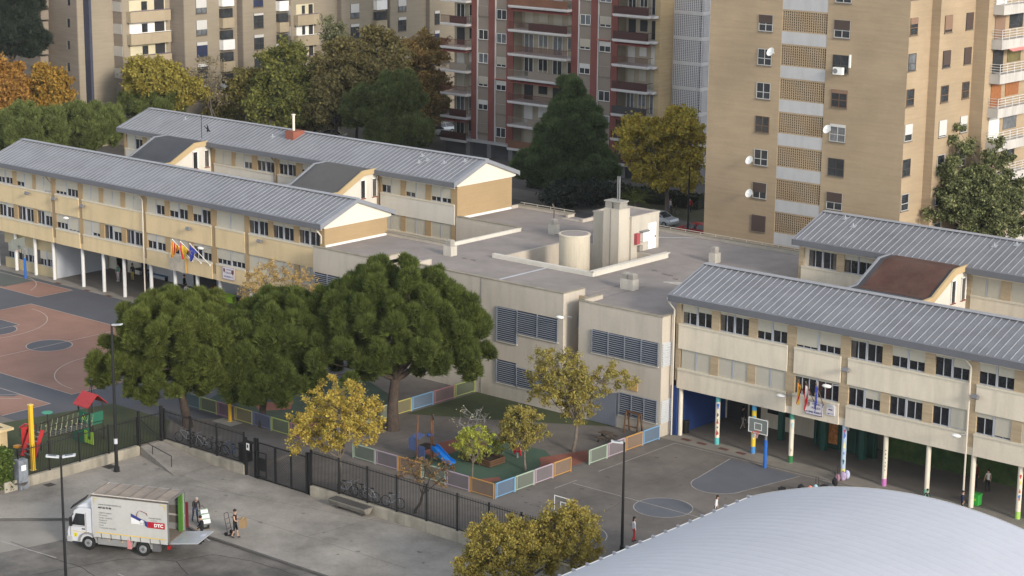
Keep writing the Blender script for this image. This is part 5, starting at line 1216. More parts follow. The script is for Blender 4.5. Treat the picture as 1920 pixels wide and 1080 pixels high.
# --- trees behind the school, left to right
bgp = 'trees in the street behind the school'
T = [
 ('conifer', 'very dark tall conifer at the top left corner', (22, 292), [(-30, 78, -60, 60, 0), (-40, 82, 20, 130, 0)], 'pine', F_dk, bark_d, .35, 46, 1.3, 1.2, .2),
 ('autumn_tree', 'orange brown tree at the left edge of the photo', (30, 300), [(-30, 62, 112, 245, 0), (-20, 55, 150, 270, -2)], 'leaf', F_or, bark_d, .25, 60, 1.2, 1.1, .20),
 ('autumn_tree', 'orange and olive tree, right of the orange one at the left edge', (100, 298), [(52, 135, 118, 245, 0), (60, 120, 175, 260, -1)], 'leaf', fol('orange_olive_leaves', (.30, .165, .032), (.17, .135, .030), .4), bark_d, .22, 50, 1.1, 1.1, .19),
 ('pine_tree', 'low rounded green pine behind the left end of the front roof', (60, 345), [(-10, 130, 205, 300, 0)], 'pine', F_far, bark_p, .3, 34, 1.15, 1.0, .2),
 ('pine_tree', 'green pine between the two left roofs', (175, 330), [(105, 235, 196, 292, 0)], 'pine', F_far, bark_p, .3, 34, 1.15, 1.0, .2),
 ('autumn_tree', 'golden olive tree in front of the corner balconies of the grey brown tower', (315, 292), [(236, 345, 106, 185, 0), (300, 385, 135, 212, 0)], 'leaf', fol('golden_olive_leaves', (.175, .14, .028), (.115, .11, .028), .4), bark_d, .25, 56, 1.1, 1.1, .19),
 ('pine_tree', 'dense green pine behind the rear roof below the golden olive tree', (290, 290), [(225, 352, 158, 228, 0)], 'pine', F_far, bark_p, .3, 34, 1.0, 1.0, .2),
 ('street_tree', 'thin grey half bare tree right of the golden olive tree', (400, 290), [(352, 425, 95, 215, 3), (385, 425, 130, 225, 3)], 'leaf', fol('grey_olive_leaves', (.16, .135, .085), (.12, .10, .06), .3), bark_g, .14, 26, 1.0, .28, .15, .6),
 ('street_tree', 'olive green tree left of the tall green one in the street', (470, 275), [(425, 515, 120, 245, 0)], 'leaf', fol('dull_olive_leaves', (.105, .100, .035), (.15, .12, .035), .4), bark_d, .22, 40, 1.1, .9, .19),
 ('street_tree', 'tall mid green tree left of the brown ones in the street', (540, 285), [(475, 600, 75, 240, 0), (495, 560, 70, 130, 0), (455, 600, 150, 250, -2)], 'leaf', fol('olive_green_leaves', (.085, .095, .028), (.13, .12, .03), .45), bark_d, .28, 66, 1.15, 1.1, .2),
 ('street_tree', 'grey green airy tree standing in front of the pale tower bay', (620, 285), [(600, 655, 32, 110, 6)], 'leaf', fol('grey_green_leaves', (.105, .11, .06), (.13, .125, .07), .3), bark_g, .16, 20, .9, .6, .16, .2),
 ('autumn_tree', 'brown olive tree in the middle of the street trees', (632, 290), [(585, 700, 75, 235, 0), (570, 650, 150, 245, -2)], 'leaf', F_br, bark_d, .28, 60, 1.15, 1.0, .2),
 ('autumn_tree', 'russet tree left of the orange one beside the red striped block', (720, 290), [(660, 775, 48, 220, 0), (690, 745, 40, 120, 2), (650, 760, 90, 200, 0)], 'leaf', fol('rust_olive_leaves', (.115, .092, .040), (.10, .095, .036), .4), bark_d, .28, 62, 1.15, 1.0, .2),
 ('autumn_tree', 'orange tree touching the left edge of the red striped block', (800, 275), [(750, 838, 55, 240, 0), (770, 836, 52, 130, 1), (740, 838, 130, 262, 0)], 'leaf', fol('burnt_orange_leaves', (.165, .105, .040), (.11, .095, .036), .4), bark_d, .26, 58, 1.1, 1.0, .19),
 ('pine_tree', 'wide green pine in the street left of the red striped block', (728, 305), [(645, 740, 165, 268, 0), (700, 800, 145, 250, 0), (690, 805, 210, 292, -1)], 'pine', fol('street_pine_needles', (.055, .070, .025), (.090, .105, .034), .4), bark_p, .35, 60, 1.2, 1.1, .2),
 ('street_shrub', 'low ochre shrub behind the rear roof chimney', (556, 268), [(508, 602, 203, 262, 0)], 'leaf', fol('olive_ochre_leaves', (.17, .13, .05), (.13, .11, .04), .3), bark_d, .15, 20, .9, .8, .15),
 ('pine_tree', 'big dark pine in front of the red striped block', (1058, 378), [(1048, 1108, 146, 215, 0), (1018, 1130, 185, 275, 0), (1000, 1085, 225, 300, -1), (1060, 1142, 235, 310, .5), (962, 1060, 278, 345, -1), (1040, 1155, 285, 350, 0), (1000, 1080, 310, 372, -1)], 'pine', F_pine2, bark_p, .4, 120, .85, 1.5, .2),
 ('autumn_tree', 'yellow green plane tree in front of the white lattice tower', (1250, 408), [(1155, 1260, 210, 320, 0), (1220, 1322, 195, 345, 0), (1180, 1310, 280, 368, 0), (1255, 1290, 188, 240, 0)], 'leaf', fol('plane_leaves', (.26, .19, .03), (.125, .135, .03), .5), bark_g, .25, 90, .95, .95, .18),
 ('poplar', 'tall silver green poplar in front of the tower balconies on the right', (1810, 600), [(1718, 1835, 290, 460, 0), (1790, 1905, 300, 475, 0), (1765, 1825, 232, 350, 0), (1845, 1900, 245, 350, 0), (1825, 1940, 320, 475, 1), (1725, 1790, 330, 440, 0)], 'leaf', F_pop, bark_g, .25, 150, .72, 2.1, .12),
]
for q in T:
    nm, lb, bs, bx, kd, lm, bk, tr, n, cr, de, lf = q[:12]
    tree(nm, lb, G(*bs), bx, kd, lm, bk, tr=tr, n=n, cr=cr, dens=de*.55 if kd == 'leaf' else de*.5, leaf=lf, group=bgp, bare=q[12] if len(q) > 12 else 0, sub=1.25 if kd == 'pine' else 1)
for (lb, bs, bx, lm) in (('low olive tree filling the gap between the tall green and the brown street trees', (585, 278), [(545, 650, 150, 262, 0)], 'dull_olive_leaves'), ('brown olive tree low behind the wide green pine', (670, 276), [(620, 720, 130, 250, 0)], 'rust_olive_leaves'), ('small olive tree at the corner of the red striped block', (808, 268), [(775, 838, 150, 250, 0)], 'olive_green_leaves'), ('thin olive tree between the golden olive tree and the street fence', (420, 272), [(385, 455, 170, 245, 0)], 'dull_olive_leaves')):
    tree('street_tree', lb, G(*bs), bx, 'leaf', MATS[lm], bark_d, tr=.2, n=36, cr=1.05, dens=.5, leaf=.17, group=bgp, bare=.1)
# palm
def palm(base, h, label):
    t = thing('palm_tree', label, 'palm tree', tuple(base)); b = MB(); b.tube([base, base+Vector((0, 0, h))], [.35, .28], 10); b.build('trunk', bark_g, t)
    Vs, Fs, nv = [], [], 0; top = base+Vector((0, 0, h))
    f = MB()
    for i in range(34):
        a = rnd.uniform(0, 6.28); el = rnd.uniform(.1, 1.35); L = rnd.uniform(2.2, 3.0); d = Vector((math.cos(a)*math.cos(el), math.sin(a)*math.cos(el), math.sin(el))); prev = None
        for j in range(12):
            s = j/11; p = top+d*L*s+Vector((0, 0, -1.1*s*s*(1.2-el*.5)))
            if prev is not None:
                dd = (p-prev).normalized(); sd = dd.cross(Vector((0, 0, 1))).normalized(); w = .34*math.sin(math.pi*min(s+.12, 1))+.03
                for sg in (-1, 1): f.face([prev, prev+dd*.05, p+sd*sg*w-Vector((0, 0, .12)), p+sd*sg*w*.8-Vector((0, 0, .16))])
            prev = p
    f.build('crown', F_palm, t); return t
palm(G(1193, 404), 1.6, 'bushy palm tree in the lawn behind the roof penthouse')
# hedges
def hedge(name, label, a, b_, w, h, m, leaf, z=0.0, dens=300, cat='hedge', group=None, tilt=None):
    a, b_ = Vector((a[0], a[1], z)), Vector((b_[0], b_[1], z)); d = b_-a; L = d.length; d.normalize(); nn = Vector((-d.y, d.x, 0))
    t = thing(name, label, cat, tuple(a), group)
    n = int(dens*(L*h*2+L*w)); u = nprnd.random(n)*L; v = nprnd.random(n); s = nprnd.integers(0, 3, n)
    P = np.zeros((n, 3)); da, na = np.array(d), np.array(nn)
    zz = np.where(s == 2, h, v*h); ww = np.where(s == 0, -w/2, np.where(s == 1, w/2, (v-.5)*w))
    P = np.array(a)[None]+u[:, None]*da+ww[:, None]*na; P[:, 2] += zz; P += nprnd.normal(size=(n, 3))*.07; P[:, 2] += .12*np.sin(u*1.7)
    V, Fc = leaf_quads(P, leaf, .6); np_mesh('foliage', V, Fc, m, t)
    b = MB(); b.obox(a+d*L/2+Vector((0, 0, h/2)), d*(L/2-.05), nn*(w/2-.08), Vector((0, 0, h/2-.08))); b.build('inner_foliage', m, t); return t
hedge('hedge', 'dark clipped hedge along the foot of the red striped block', G(995, 350)[:2], G(1318, 392)[:2], 2.0, 1.5, F_dhedge, .12, dens=25)
# two dark round shrubs under the big pine
tree('shrub', 'dark round shrub under the big dark pine, left one', G(1062, 392), [(1018, 1105, 335, 390, 0)], 'leaf', F_dk, bark_d, tr=.1, n=16, cr=.9, dens=1.0, leaf=.16, group='dark shrubs behind the flat roof')
tree('shrub', 'dark round shrub behind the flat roof, right of the one under the big pine', G(1122, 388), [(1090, 1150, 335, 385, 0)], 'leaf', F_dk, bark_d, tr=.1, n=14, cr=.9, dens=1.0, leaf=.16, group='dark shrubs behind the flat roof')
sheet('lawn', [tuple(G(x, y)[:2]) for x, y in ((1150, 375), (1330, 425), (1330, 400), (1150, 352))], .012, lawn_m)
sheet('footpath', [tuple(G(x, y)[:2]) for x, y in ((960, 372), (1330, 445), (1330, 424), (960, 352))], .011, mat('far_pavement', (.15, .14, .125), .95, .08, .3, 8, dirt=.25))
# ivy bush at the left edge, lower
q = G(30, 905, -.6)
hedge('ivy_hedge', 'bright green climbing hedge behind the stone bench, left edge', (-105.1, 66.5), (-104.05, 72.0), 1.2, 2.5, F_hedge, .085, z=-.55, dens=420)
# ------------------------------------------------------------------ fences
def fence_run(label, a, b, z, h=2.25, n=None, first=True, last=True, post_w=.10, group='black bar fences along the yard'):
    a, b = Vector((a[0], a[1], z)), Vector((b[0], b[1], z)); d = b-a; L = d.length; d.normalize()
    t = thing('bar_fence', label, 'fence', tuple(a), group); n = n or round(L/2.5)
    for i in range(n+1):
        if (i == 0 and not first) or (i == n and not last): continue
        p = a+d*(L*i/n); m = MB(); m.box(p.x-post_w/2, p.x+post_w/2, p.y-post_w/2, p.y+post_w/2, z-.02, z+h+.1); m.build('post', black_m, t)
    for i in range(n):
        p0, p1 = a+d*(L*i/n+post_w/2), a+d*(L*(i+1)/n-post_w/2); m = MB()
        m.bar(p0+Vector((0, 0, .12)), p1+Vector((0, 0, .12)), .045); m.bar(p0+Vector((0, 0, h-.1)), p1+Vector((0, 0, h-.1)), .045)
        k = int((p1-p0).length/.125)
        for j in range(1, k):
            p = p0.lerp(p1, j/k); m.bar(p+Vector((0, 0, .06)), p+Vector((0, 0, h+.07)), .020)
        m.build('bar_panel', black_m, t)
    return t
fence_run('black metal bar fence beside the green turf, left of the corner', (-103.58, 72.4), (-103.58, 81.9), .06, 1.9, n=4)
fence_run('black metal bar fence between the corner and the gate, with bicycles behind', (-103.3, 83.99), (-95.3, 83.99), .06, 2.1, n=3)
fence_run('long black metal bar fence right of the gate, with the withered tree behind', (-89.0, 83.99), (-66.6, 83.99), .06, 2.25, n=9)
# leaf gate at the ramp, with diagonal brace
t = thing('leaf_gate', 'black bar gate with a diagonal brace at the top of the ramp', 'gate', (-103.55, 82, 0)); m = MB()
m.bar((-103.5, 82.0, .15), (-103.35, 83.7, .15), .05); m.bar((-103.5, 82.0, 1.95), (-103.35, 83.7, 1.95), .05); m.bar((-103.5, 82.0, 1.95), (-103.35, 83.7, .15), .045); m.build('gate_frame', black_m, t)
m = MB()
for i in range(1, 15): y = 82+1.7*i/15; m.bar((-103.5+.15*i/15, y, .1), (-103.5+.15*i/15, y, 2.05), .02)
m.build('gate_bars', black_m, t)
m = MB(); m.box(-103.48, -103.3, 83.72, 83.9, -.1, 2.45); m.build('post', black_m, t); m = MB(); m.box(-103.56, -103.42, 81.9, 82.04, 0, 2.45); m.build('post', black_m, t)
# main gate: wicket + double mesh gate
t = thing('entrance_gate', 'black mesh entrance gate with a wicket door, standing open level with the pavement', 'gate', (-92, 84, -.6)); z0 = -.58
def gframe(x0, x1, y, zt, mesh=True, name='gate_leaf'):
    m = MB()
    for (p, q_) in (((x0, y, z0+.05), (x1, y, z0+.05)), ((x0, y, zt), (x1, y, zt)), ((x0, y, z0), (x0, y, zt)), ((x1, y, z0), (x1, y, zt))): m.bar(p, q_, .07)
    o = m.build(name, black_m, t)
    if mesh:
        m = MB(); n_ = int((x1-x0)/.11); k_ = int((zt-z0)/.11); H = zt-z0; W = x1-x0; s = -H
        while s < W:
            xa, za = max(s, 0), (0-s if s < 0 else 0); xb = min(s+H, W); zb_ = xb-s
            m.bar((x0+xa, y, z0+za), (x0+xb, y, z0+zb_), .011)
            m.bar((x0+xa, y+.012, zt-za), (x0+xb, y+.012, zt-zb_), .011); s += .16
        m.build('wire_mesh', black_m, o)
    return o
for x, h in ((-95.1, 1.95), (-94.2, 2.1), (-94.0, 2.1), (-89.35, 2.15), (-89.1, 2.2)):
    m = MB(); m.box(x-.07, x+.07, 83.9, 84.04, -.62, h); m.build('post', black_m, t)
gframe(-93.9, -92.35, 83.97, 1.85); gframe(-92.25, -90.85, 83.97, 1.85); gframe(-90.8, -89.45, 83.97, 1.85)
m = MB(); m.bar((-95.1, 83.97, 1.75), (-94.2, 83.97, 1.75), .06); m.bar((-95.1, 83.97, 1.05), (-94.2, 83.97, 1.05), .05); m.build('lintel_bar', black_m, t)
m = MB(); m.box(-94.95, -94.7, 83.88, 83.92, 1.15, 1.6); o = m.build('sign_plate', white_p, t); m = MB(); m.box(-94.89, -94.76, 83.875, 83.88, 1.3, 1.52); m.build('sign_symbol', black_m, o)
m = MB(); m.box(-93.75, -93.0, 83.75, 83.8, .1, .95); m.build('door_plate', mat('black_sheet', (.008, .008, .009), .4), t)
m = MB()
for (p, q_) in (((-93.8, 83.77, -.3), (-93.8, 83.77, 1.3)), ((-92.95, 83.77, -.3), (-92.95, 83.77, 1.3)), ((-93.8, 83.77, 1.3), (-92.95, 83.77, 1.3)), ((-93.8, 83.77, -.3), (-92.95, 83.77, -.3))): m.bar(p, q_, .06)
m.build('wicket_frame', black_m, t)
# waste container behind the fence by the gate
m = MB(); m.box(-96.3, -95.6, 84.4, 85.0, 0, 1.15); m.box(-96.35, -95.55, 84.35, 85.05, 1.15, 1.22); tag(m.build('waste_bin', mat('black_plastic', (.012, .012, .013), .6), bevel=.03), 'tall black waste bin behind the fence right beside the gate', 'waste bin')
# handrail on the ramp
t = thing('handrail', 'black two bar handrail on the ramp below the tall lamp post', 'handrail', (-101, 80.9, -.6)); m = MB()
h0, h1 = gp(252, 846, -.55), gp(322, 880, -.6); hm = (h0+h1)/2
m.tube([(h0.x, h0.y, .55), (hm.x, hm.y, .42), (h1.x, h1.y, .30)], .028, 8); m.tube([(h0.x, h0.y, .45), (h0.x, h0.y, .45)], .01, 4) if False else None; m.build('rail', black_m, t)
for q, ht in ((h0, .55), (hm, .42), (h1, .30)): m = MB(); m.tube([(q.x, q.y, -.6), (q.x, q.y, ht)], .025, 8); m.build('post', black_m, t)
# coloured play fences
cols = {'b': ((.13, .33, .56), (.075, .13, .21)), 'o': ((.50, .24, .02), (.18, .11, .065)), 'p': ((.42, .33, .40), (.14, .115, .13)), 'g': ((.34, .44, .33), (.105, .13, .10)), 'y': ((.45, .40, .06), (.14, .12, .045)),
        'k': ((.42, .15, .19), (.13, .075, .08)), 'l': ((.34, .41, .08), (.08, .10, .045)), 'n': ((.09, .12, .24), (.04, .05, .10)), 'v': ((.33, .12, .20), (.10, .05, .085)), 't': ((.08, .20, .23), (.035, .08, .09))}
names = {'b': 'light blue', 'o': 'orange', 'p': 'pale pink', 'g': 'pale green', 'y': 'yellow', 'k': 'rose', 'l': 'lime green', 'n': 'dark blue', 'v': 'purple', 't': 'teal'}
def play_fence(label, a, b, seq, h=.98):
    a, b = Vector((*a, 0.0)), Vector((*b, 0.0)); d = b-a; L = d.length; d.normalize(); t = thing('play_fence', label, 'fence', tuple(a), 'low coloured fences of the play areas'); n = len(seq); nn = Vector((-d.y, d.x, 0))
    for i, c in enumerate(seq):
        p0, p1 = a+d*(L*i/n+.05), a+d*(L*(i+1)/n-.05); f = MB()
        for (u, v) in ((p0, p0+Vector((0, 0, h))), (p1, p1+Vector((0, 0, h)))): f.bar(u, v, .06)
        f.bar(p0+d*.16+Vector((0, 0, .1)), p0+d*.16+Vector((0, 0, h-.04)), .04); f.bar(p0+Vector((0, 0, h)), p1+Vector((0, 0, h)), .06); f.bar(p0+Vector((0, 0, .1)), p1+Vector((0, 0, .1)), .05)
        o = f.build('panel_frame', mat('fence_paint_'+c, tuple(.8*v+.2*.28 for v in cols[c][0]), .5, .05), t); o['label'] = names[c]+' panel frame'
        m_ = MB(); m_.obox((p0+p1)/2+Vector((0, 0, h/2+.05)), d*((p1-p0).length/2-.06), nn*.008, Vector((0, 0, h/2-.08))); m_.build('panel_sheet', mat('fence_sheet_'+c, tuple(.65*v+.35*.13 for v in cols[c][1]), .7, .08), o)
play_fence('low fence of coloured panels along the near side of the slide play area', (-91.3, 89.9), (-78.85, 89.9), 'gpogpo')
play_fence('low fence of coloured panels running from its blue corner towards the open court', (-78.82, 89.95), (-78.82, 97.4), 'bgpo')
play_fence('low fence of coloured panels ending at the louvred building corner', (-78.82, 99.2), (-78.82, 106.9), 'gpob')
play_fence('low fence of dim coloured panels behind the trunk of the big pine', (-95.9, 91.3), (-95.9, 107.1), 'nkgybkl')
play_fence('low fence of dim coloured panels under the left pines behind the bicycles', (-109.0, 90.35), (-96.0, 90.35), 'tlvynlk')

# ------------------------------------------------------------------ lamps and posts
def lamp(label, base, h, heads, loc_r=.07, sticker=False, group='black lamp posts'):
    t = thing('lamp_post', label, 'lamp post', tuple(base), group); x, y, z = base
    m = MB(); m.tube([(x, y, z), (x, y, z+h)], [loc_r*1.15, loc_r*.62], 12); m.box(x-.16, x+.16, y-.16, y+.16, z, z+.05); m.tube([(x, y, z+.04), (x, y, z+.32)], loc_r*1.7, 12); m.build('pole', black_m, t)
    for a in heads:
        dx, dy = math.cos(a), math.sin(a); m = MB(); c = Vector((x+dx*.42, y+dy*.42, z+h+.02))
        m.obox(c, Vector((dx, dy, .12))*.34, Vector((-dy, dx, 0))*.16, Vector((0, 0, 1))*.045); o = m.build('lamp_head', mat('pale_lamp_housing', (.42, .44, .46), .4, .05), t, bevel=.02)
        m = MB(); m.obox(c+Vector((0, 0, .05)), Vector((dx, dy, .12))*.2, Vector((-dy, dx, 0))*.11, Vector((0, 0, 1))*.012); m.build('lamp_fins', mat('dark_fins', (.10, .11, .12), .5), o)
    if sticker: m = MB(); m.tube([(x, y, z+1.9), (x, y, z+2.25)], loc_r*1.12, 12); m.build('sticker', mat('pale_sticker', (.5, .5, .55), .6), t)
    return t
lb = gp(219, 884, -.6); lamp('tall black lamp post on the pavement beside the turf fence, with a small sticker', lb, 9.9, (.3,), .11, True)
lb = gp(127, 1168, -.73); lamp('black lamp post with twin pale heads in front of the truck cab', lb, onX(108, 846, lb.y).z+.73 if False else 9.25, (YAW+.15, YAW+math.pi+.15), .085)
lb = gp(1166, 1033, 0); lamp('black lamp post on the court beside the edge of the white vaulted roof', lb, 6.55, (YAW+math.pi,), .085)
# lamps in the far street
lb = gp(1289, 448, 0)
t = lamp('black street lamp with a low side arm beside the red car, behind the flat roof', lb, 7.5, (), .10); m = MB(); m.tube([(lb.x, lb.y, 3.0), (lb.x+.6, lb.y+.4, 3.8), (lb.x+1.5, lb.y+1.0, 3.95)], .05, 8); m.build('arm', black_m, t)
lb = gp(615, 262, 0); t = lamp('black curved street lamp left of the wide green pine', lb, 4.2, (), .09); m = MB(); m.tube([(lb.x, lb.y, 4.1), (lb.x-.2, lb.y-.1, 5.4), (lb.x-1.0, lb.y-.7, 6.4)], .06, 8); m.build('arm', black_m, t)
# wall lamps on the school
def wall_lamp(label, parent, x, yf, z, flood=False):
    m = MB()
    if flood:
        m.obox((x, yf-.35, z), (.22, 0, 0), (0, .12, -.06), (0, .06, .12)); o = m.build('floodlight', mat('grey_flood_housing', (.16, .16, .17), .5, .1), parent); m = MB(); m.bar((x, yf-.3, z), (x, yf, z-.05), .04); m.build('bracket', black_m, o)
    else:
        m.ell((x, yf-.75, z), (.34, .20, .12), 14, 8); o = m.build('wall_lamp', white_p, parent, smooth=True); m = MB(); m.tube([(x, yf-.6, z), (x+.15, yf-.3, z), (x+.5, yf, z-.05)], .03, 6); m.build('bracket', grey_m, o)
for x, z, fl in ((-128.9, 7.55, 1), (-143.2, 7.6, 1), (-151.2, 7.75, 1), (-147.2, 7.75, 1), (-120.1, 7.75, 1), (-126.9, 6.25, 0), (-145.0, 6.35, 0)): wall_lamp('', BL, x, 108.3, z, fl)
for x, z, fl in ((-65.1, 7.25, 1), (-56.0, 7.25, 1), (-66.2, 6.05, 0), (-69.6, 4.75, 0), (-56.9, 4.7, 0)): wall_lamp('', BR, x, 108.3, z, fl)
wall_lamp('', CB, -87.4, 107.2, 7.2, 0)
# yellow posts
def ypost(label, x, y, h, w=.13):
    t = thing('yellow_post', label, 'post', (x, y, 0), 'square yellow posts in the yard'); m = MB(); m.box(x-w, x+w, y-w, y+w, 0, h); m.build('shaft', mat('yellow_post_paint', (.62, .37, .02), .5, .06), t, bevel=.02)
    m = MB(); m.box(x-w-.03, x+w+.03, y-w-.03, y+w+.03, h, h+.04); m.box(x-w-.05, x+w+.05, y-w-.05, y+w+.05, 0, .03); m.build('cap', mat('yellow_cap', (.66, .48, .12), .5), t)
ypost('tall square yellow post between the ivy hedge and the climbing frame', -104.5, 74.15, 4.35, .12); ypost('yellow post on a pale base slab under the left pines', -103.4, 89.9, 2.6, .09)
sheet('base_slab', [(-104.4, 89.1), (-102.4, 89.1), (-102.4, 90.2), (-104.4, 90.2)], .014, concrete)

# ------------------------------------------------------------------ basketball hoops
def hoop(label, base, rot, pole_h=2.9, board=True, padc=None, glass=False):
    t = local(thing('basketball_hoop', label, 'basketball hoop', (0, 0, 0), group='basketball hoops'))
    m = MB(); m.tube([(0, 0, 0), (0, 0, 1.9)], .12, 14); m.build('pole_pad', mat('blue_pole_pad', (.02, .11, .40), .6, .06), t)
    m = MB(); m.tube([(0, 0, 1.9), (0, 0, pole_h-.3)], .09, 12); m.tube([(0, 0, pole_h-.35), (0, -.5, pole_h), (0, -.85, pole_h+.02)], .06, 8); m.build('pole', grey_m, t)
    m = MB(); W, H, y = .75, .5, -.95; z = pole_h+.15
    m.box(-W, W, y-.02, y+.02, z-H, z+H) if not glass else None
    if not glass: bd = m.build('backboard', mat('smoky_board', (.17, .19, .18), .3, .1), t)
    else: bd = t
    m = MB()
    for (x0, x1, z0, z1) in ((-W, W, z-H, z-H+.05), (-W, W, z+H-.05, z+H), (-W, -W+.05, z-H+.05, z+H-.05), (W-.05, W, z-H+.05, z+H-.05), (-.29, .29, z-.28, z-.24), (-.29, .29, z+.16, z+.20), (-.29, -.25, z-.24, z+.16), (.25, .29, z-.24, z+.16)): m.box(x0, x1, y-.032, y-.021, z0, z1)
    m.build('board_lines', white_p, bd)
    m = MB(); rz = z-.36; pts = [(.22*math.cos(a), y-.27+.22*math.sin(a), rz) for a in [2*math.pi*i/20 for i in range(21)]]; m.tube(pts, .018, 6, cap=False); m.bar((0, y, rz), (0, y-.06, rz), .10, .03); rim = m.build('rim', mat('red_rim', (.45, .05, .03), .5), t)
    m = MB()
    for i in range(14):
        a = 2*math.pi*i/14; a2 = 2*math.pi*(i+1)/14
        m.bar((.21*math.cos(a), y-.27+.21*math.sin(a), rz), (.12*math.cos(a2), y-.27+.12*math.sin(a2), rz-.38), .010); m.bar((.21*math.cos(a2), y-.27+.21*math.sin(a2), rz), (.12*math.cos(a), y-.27+.12*math.sin(a), rz-.38), .010)
    m.build('net', mat('pinkish_net', (.45, .30, .30), .8), rim)
    return place(t, base, rot)
hoop('basketball hoop with blue padded pole in front of the painted columns', gp(1434, 877), 0)
hoop('basketball hoop half hidden behind the yellow tree at the lower edge of the court', gp(1036, 1052), math.pi, glass=True)
hoop('basketball hoop with white framed board at the left edge, before the yellow block', gp(48, 522), math.pi/2+math.pi)

# ------------------------------------------------------------------ playground equipment
def play_tower():
    t = thing('climbing_frame', 'red and green wooden climbing frame with slide roof, behind the turf fence', 'climbing frame', (-106.5, 78.5, 0))
    wood_k = mat('dark_wood_post', (.030, .024, .020), .8, .1); red = mat('red_panel', (.34, .025, .028), .5, .06); grn = mat('dark_green_panel', (.02, .115, .07), .6, .06); lim = mat('lime_panel', (.32, .52, .05), .5, .05)
    def post(x, y, h): m = MB(); m.tube([(x, y, 0), (x, y, h)], .06, 8); m.build('post', wood_k, t)
    ax, ay = -107.2, 80.9                      # roofed tower
    for dx in (-.6, .6):
        for dy in (-.55, .55): post(ax+dx, ay+dy, 2.75)
    m = MB(); m.extr([(ay-.85, 2.5), (ay, 3.25), (ay+.85, 2.5), (ay+.85, 2.44), (ay, 3.18), (ay-.85, 2.44)], 'x', ax-.8, ax+.8); m.build('roof', red, t)
    m = MB(); m.tube([(ax-.5, ay+.5, 2.6), (ax-.5, ay+.5, 3.9)], .04, 8); m.ell((ax-.5, ay+.5, 3.95), .1, 8, 6); m.bar((ax-.5, ay+.5, 3.8), (ax-.9, ay+.5, 2.6), .02); m.bar((ax-.5, ay+.5, 3.8), (ax-.1, ay+.5, 2.9), .02); m.build('mast', black_m, t)
    m = MB(); m.box(ax-.55, ax+.62, ay-.6, ay-.55, 1.35, 2.05); g_ = m.build('front_panel', grn, t)
    m = MB()
    for i in range(4): m.bar((ax-.2+i*.16, ay-.62, 1.45), (ax+.05+i*.13, ay-.62, 1.6+.1*(3-i)), .05, .01)
    m.build('panel_stripes', lim, g_)
    m = MB(); m.box(ax+.6, ax+.65, ay-.55, ay+.55, 1.35, 2.0); m.box(ax-.6, ax+.6, ay-.5, ay+.5, 1.15, 1.25); m.build('side_panel', grn, t)
    m = MB(); m.box(ax-.6, ax+.5, ay-1.0, ay-.95, 0, .75); m.box(ax-.6, ax-.55, ay-.95, ay+.4, 0, .75); m.build('lower_panel', grn, t)
    m = MB(); m.box(ax+.55, ax+.85, ay-1.0, ay-.95, .1, .95); m.box(ax+1.15, ax+1.45, ay-1.0, ay-.95, .1, .95); m.box(ax+.85, ax+1.15, ay-1.0, ay-.95, .1, .35); m.build('lime_panel', lim, t)
    # net bridge to the ladder tower
    bx_, by_ = -107.0, 76.4
    for dx in (-.5, .5):
        for dy in (-.45, .55): post(bx_+dx, by_+dy, 2.3 if dx > 0 else 1.7)
    m = MB(); m.bar((ax-.55, ay-.5, 2.0), (bx_-.5, by_+.6, 1.85), .07); m.bar((ax+.55, ay-.5, 2.0), (bx_+.5, by_+.6, 1.85), .07); m.bar((ax-.55, ay-.5, 1.1), (bx_-.5, by_+.6, 1.1), .08); m.bar((ax+.55, ay-.5, 1.1), (bx_+.5, by_+.6, 1.1), .08); m.build('bridge_beam', wood_k, t)
    m = MB()
    for i in range(13):
        u = i/12; y = by_+.6+(ay-.5-by_-.6)*u; m.bar((bx_-.5, y, 1.15), (bx_+.5, y, 1.15), .06)
    m.build('bridge_rungs', mat('grey_rung', (.10, .10, .10), .7), t)
    m = MB()
    for sx in (-.52, .52):
        for i in range(9):
            u = i/8; y = by_+.6+(ay-.5-by_-.6)*u; m.bar((bx_+sx, y, 1.15), (bx_+sx, y+.15, 1.95), .018); m.ell((bx_+sx, y, 1.5+.1*(i % 2)), .04, 6, 4)
    m.build('rope_net', mat('pale_rope', (.35, .34, .22), .8), t)
    m = MB(); m.box(bx_-.55, bx_-.5, by_-.9, by_+.0, .15, 1.9); m.obox((bx_-.1, by_-.75, 1.1), (.04, 0, 0), (0, .14, -.05), (0, .45, .95)); m.obox((bx_+.75, by_-.55, .95), (.04, 0, 0), (0, .14, -.05), (0, .40, .9)); m.build('ladder_side', red, t)
    m = MB()
    for i in range(6): m.box(bx_-.1, bx_+.75, by_-.75-.4+i*.14, by_-.6-.4+i*.14, .3+i*.28, .36+i*.28)
    m.build('ladder_steps', mat('grey_step', (.14, .14, .15), .7), t)
    m = MB(); m.box(bx_-1.3, bx_-.55, by_-.5, by_-.45, 1.0, 1.6); m.build('back_panel', grn, t)
    m = MB(); m.tube([(bx_-.5, by_-.3, 2.0), (bx_-.9, by_-.3, 1.95), (bx_-1.4, by_-.4, 1.6)], .07, 8); m.build('slide_rail', red, t)
    m = MB(); m.box(bx_-1.5, bx_-1.0, by_-.9, by_-.5, .35, .5); m.build('slide_end', mat('orange_slide', (.55, .25, .02), .5), t)
    m = MB(); m.tube([(bx_+.1, by_+.75, 1.9), (bx_+.1, by_+.75, 2.7)], .05, 8); m.build('flower_post', wood_k, t); m = MB(); m.tube([(bx_+.1, by_+.75, 2.7), (bx_+.1, by_+.75, 2.74)], .36, 18); m.build('flower_disc', mat('teal_disc', (.04, .26, .16), .5), t)
play_tower()
t = thing('slide_frame', 'small play house with blue panels, tall wooden posts and a bright blue slide', 'slide', (-88.3, 92.7, 0))
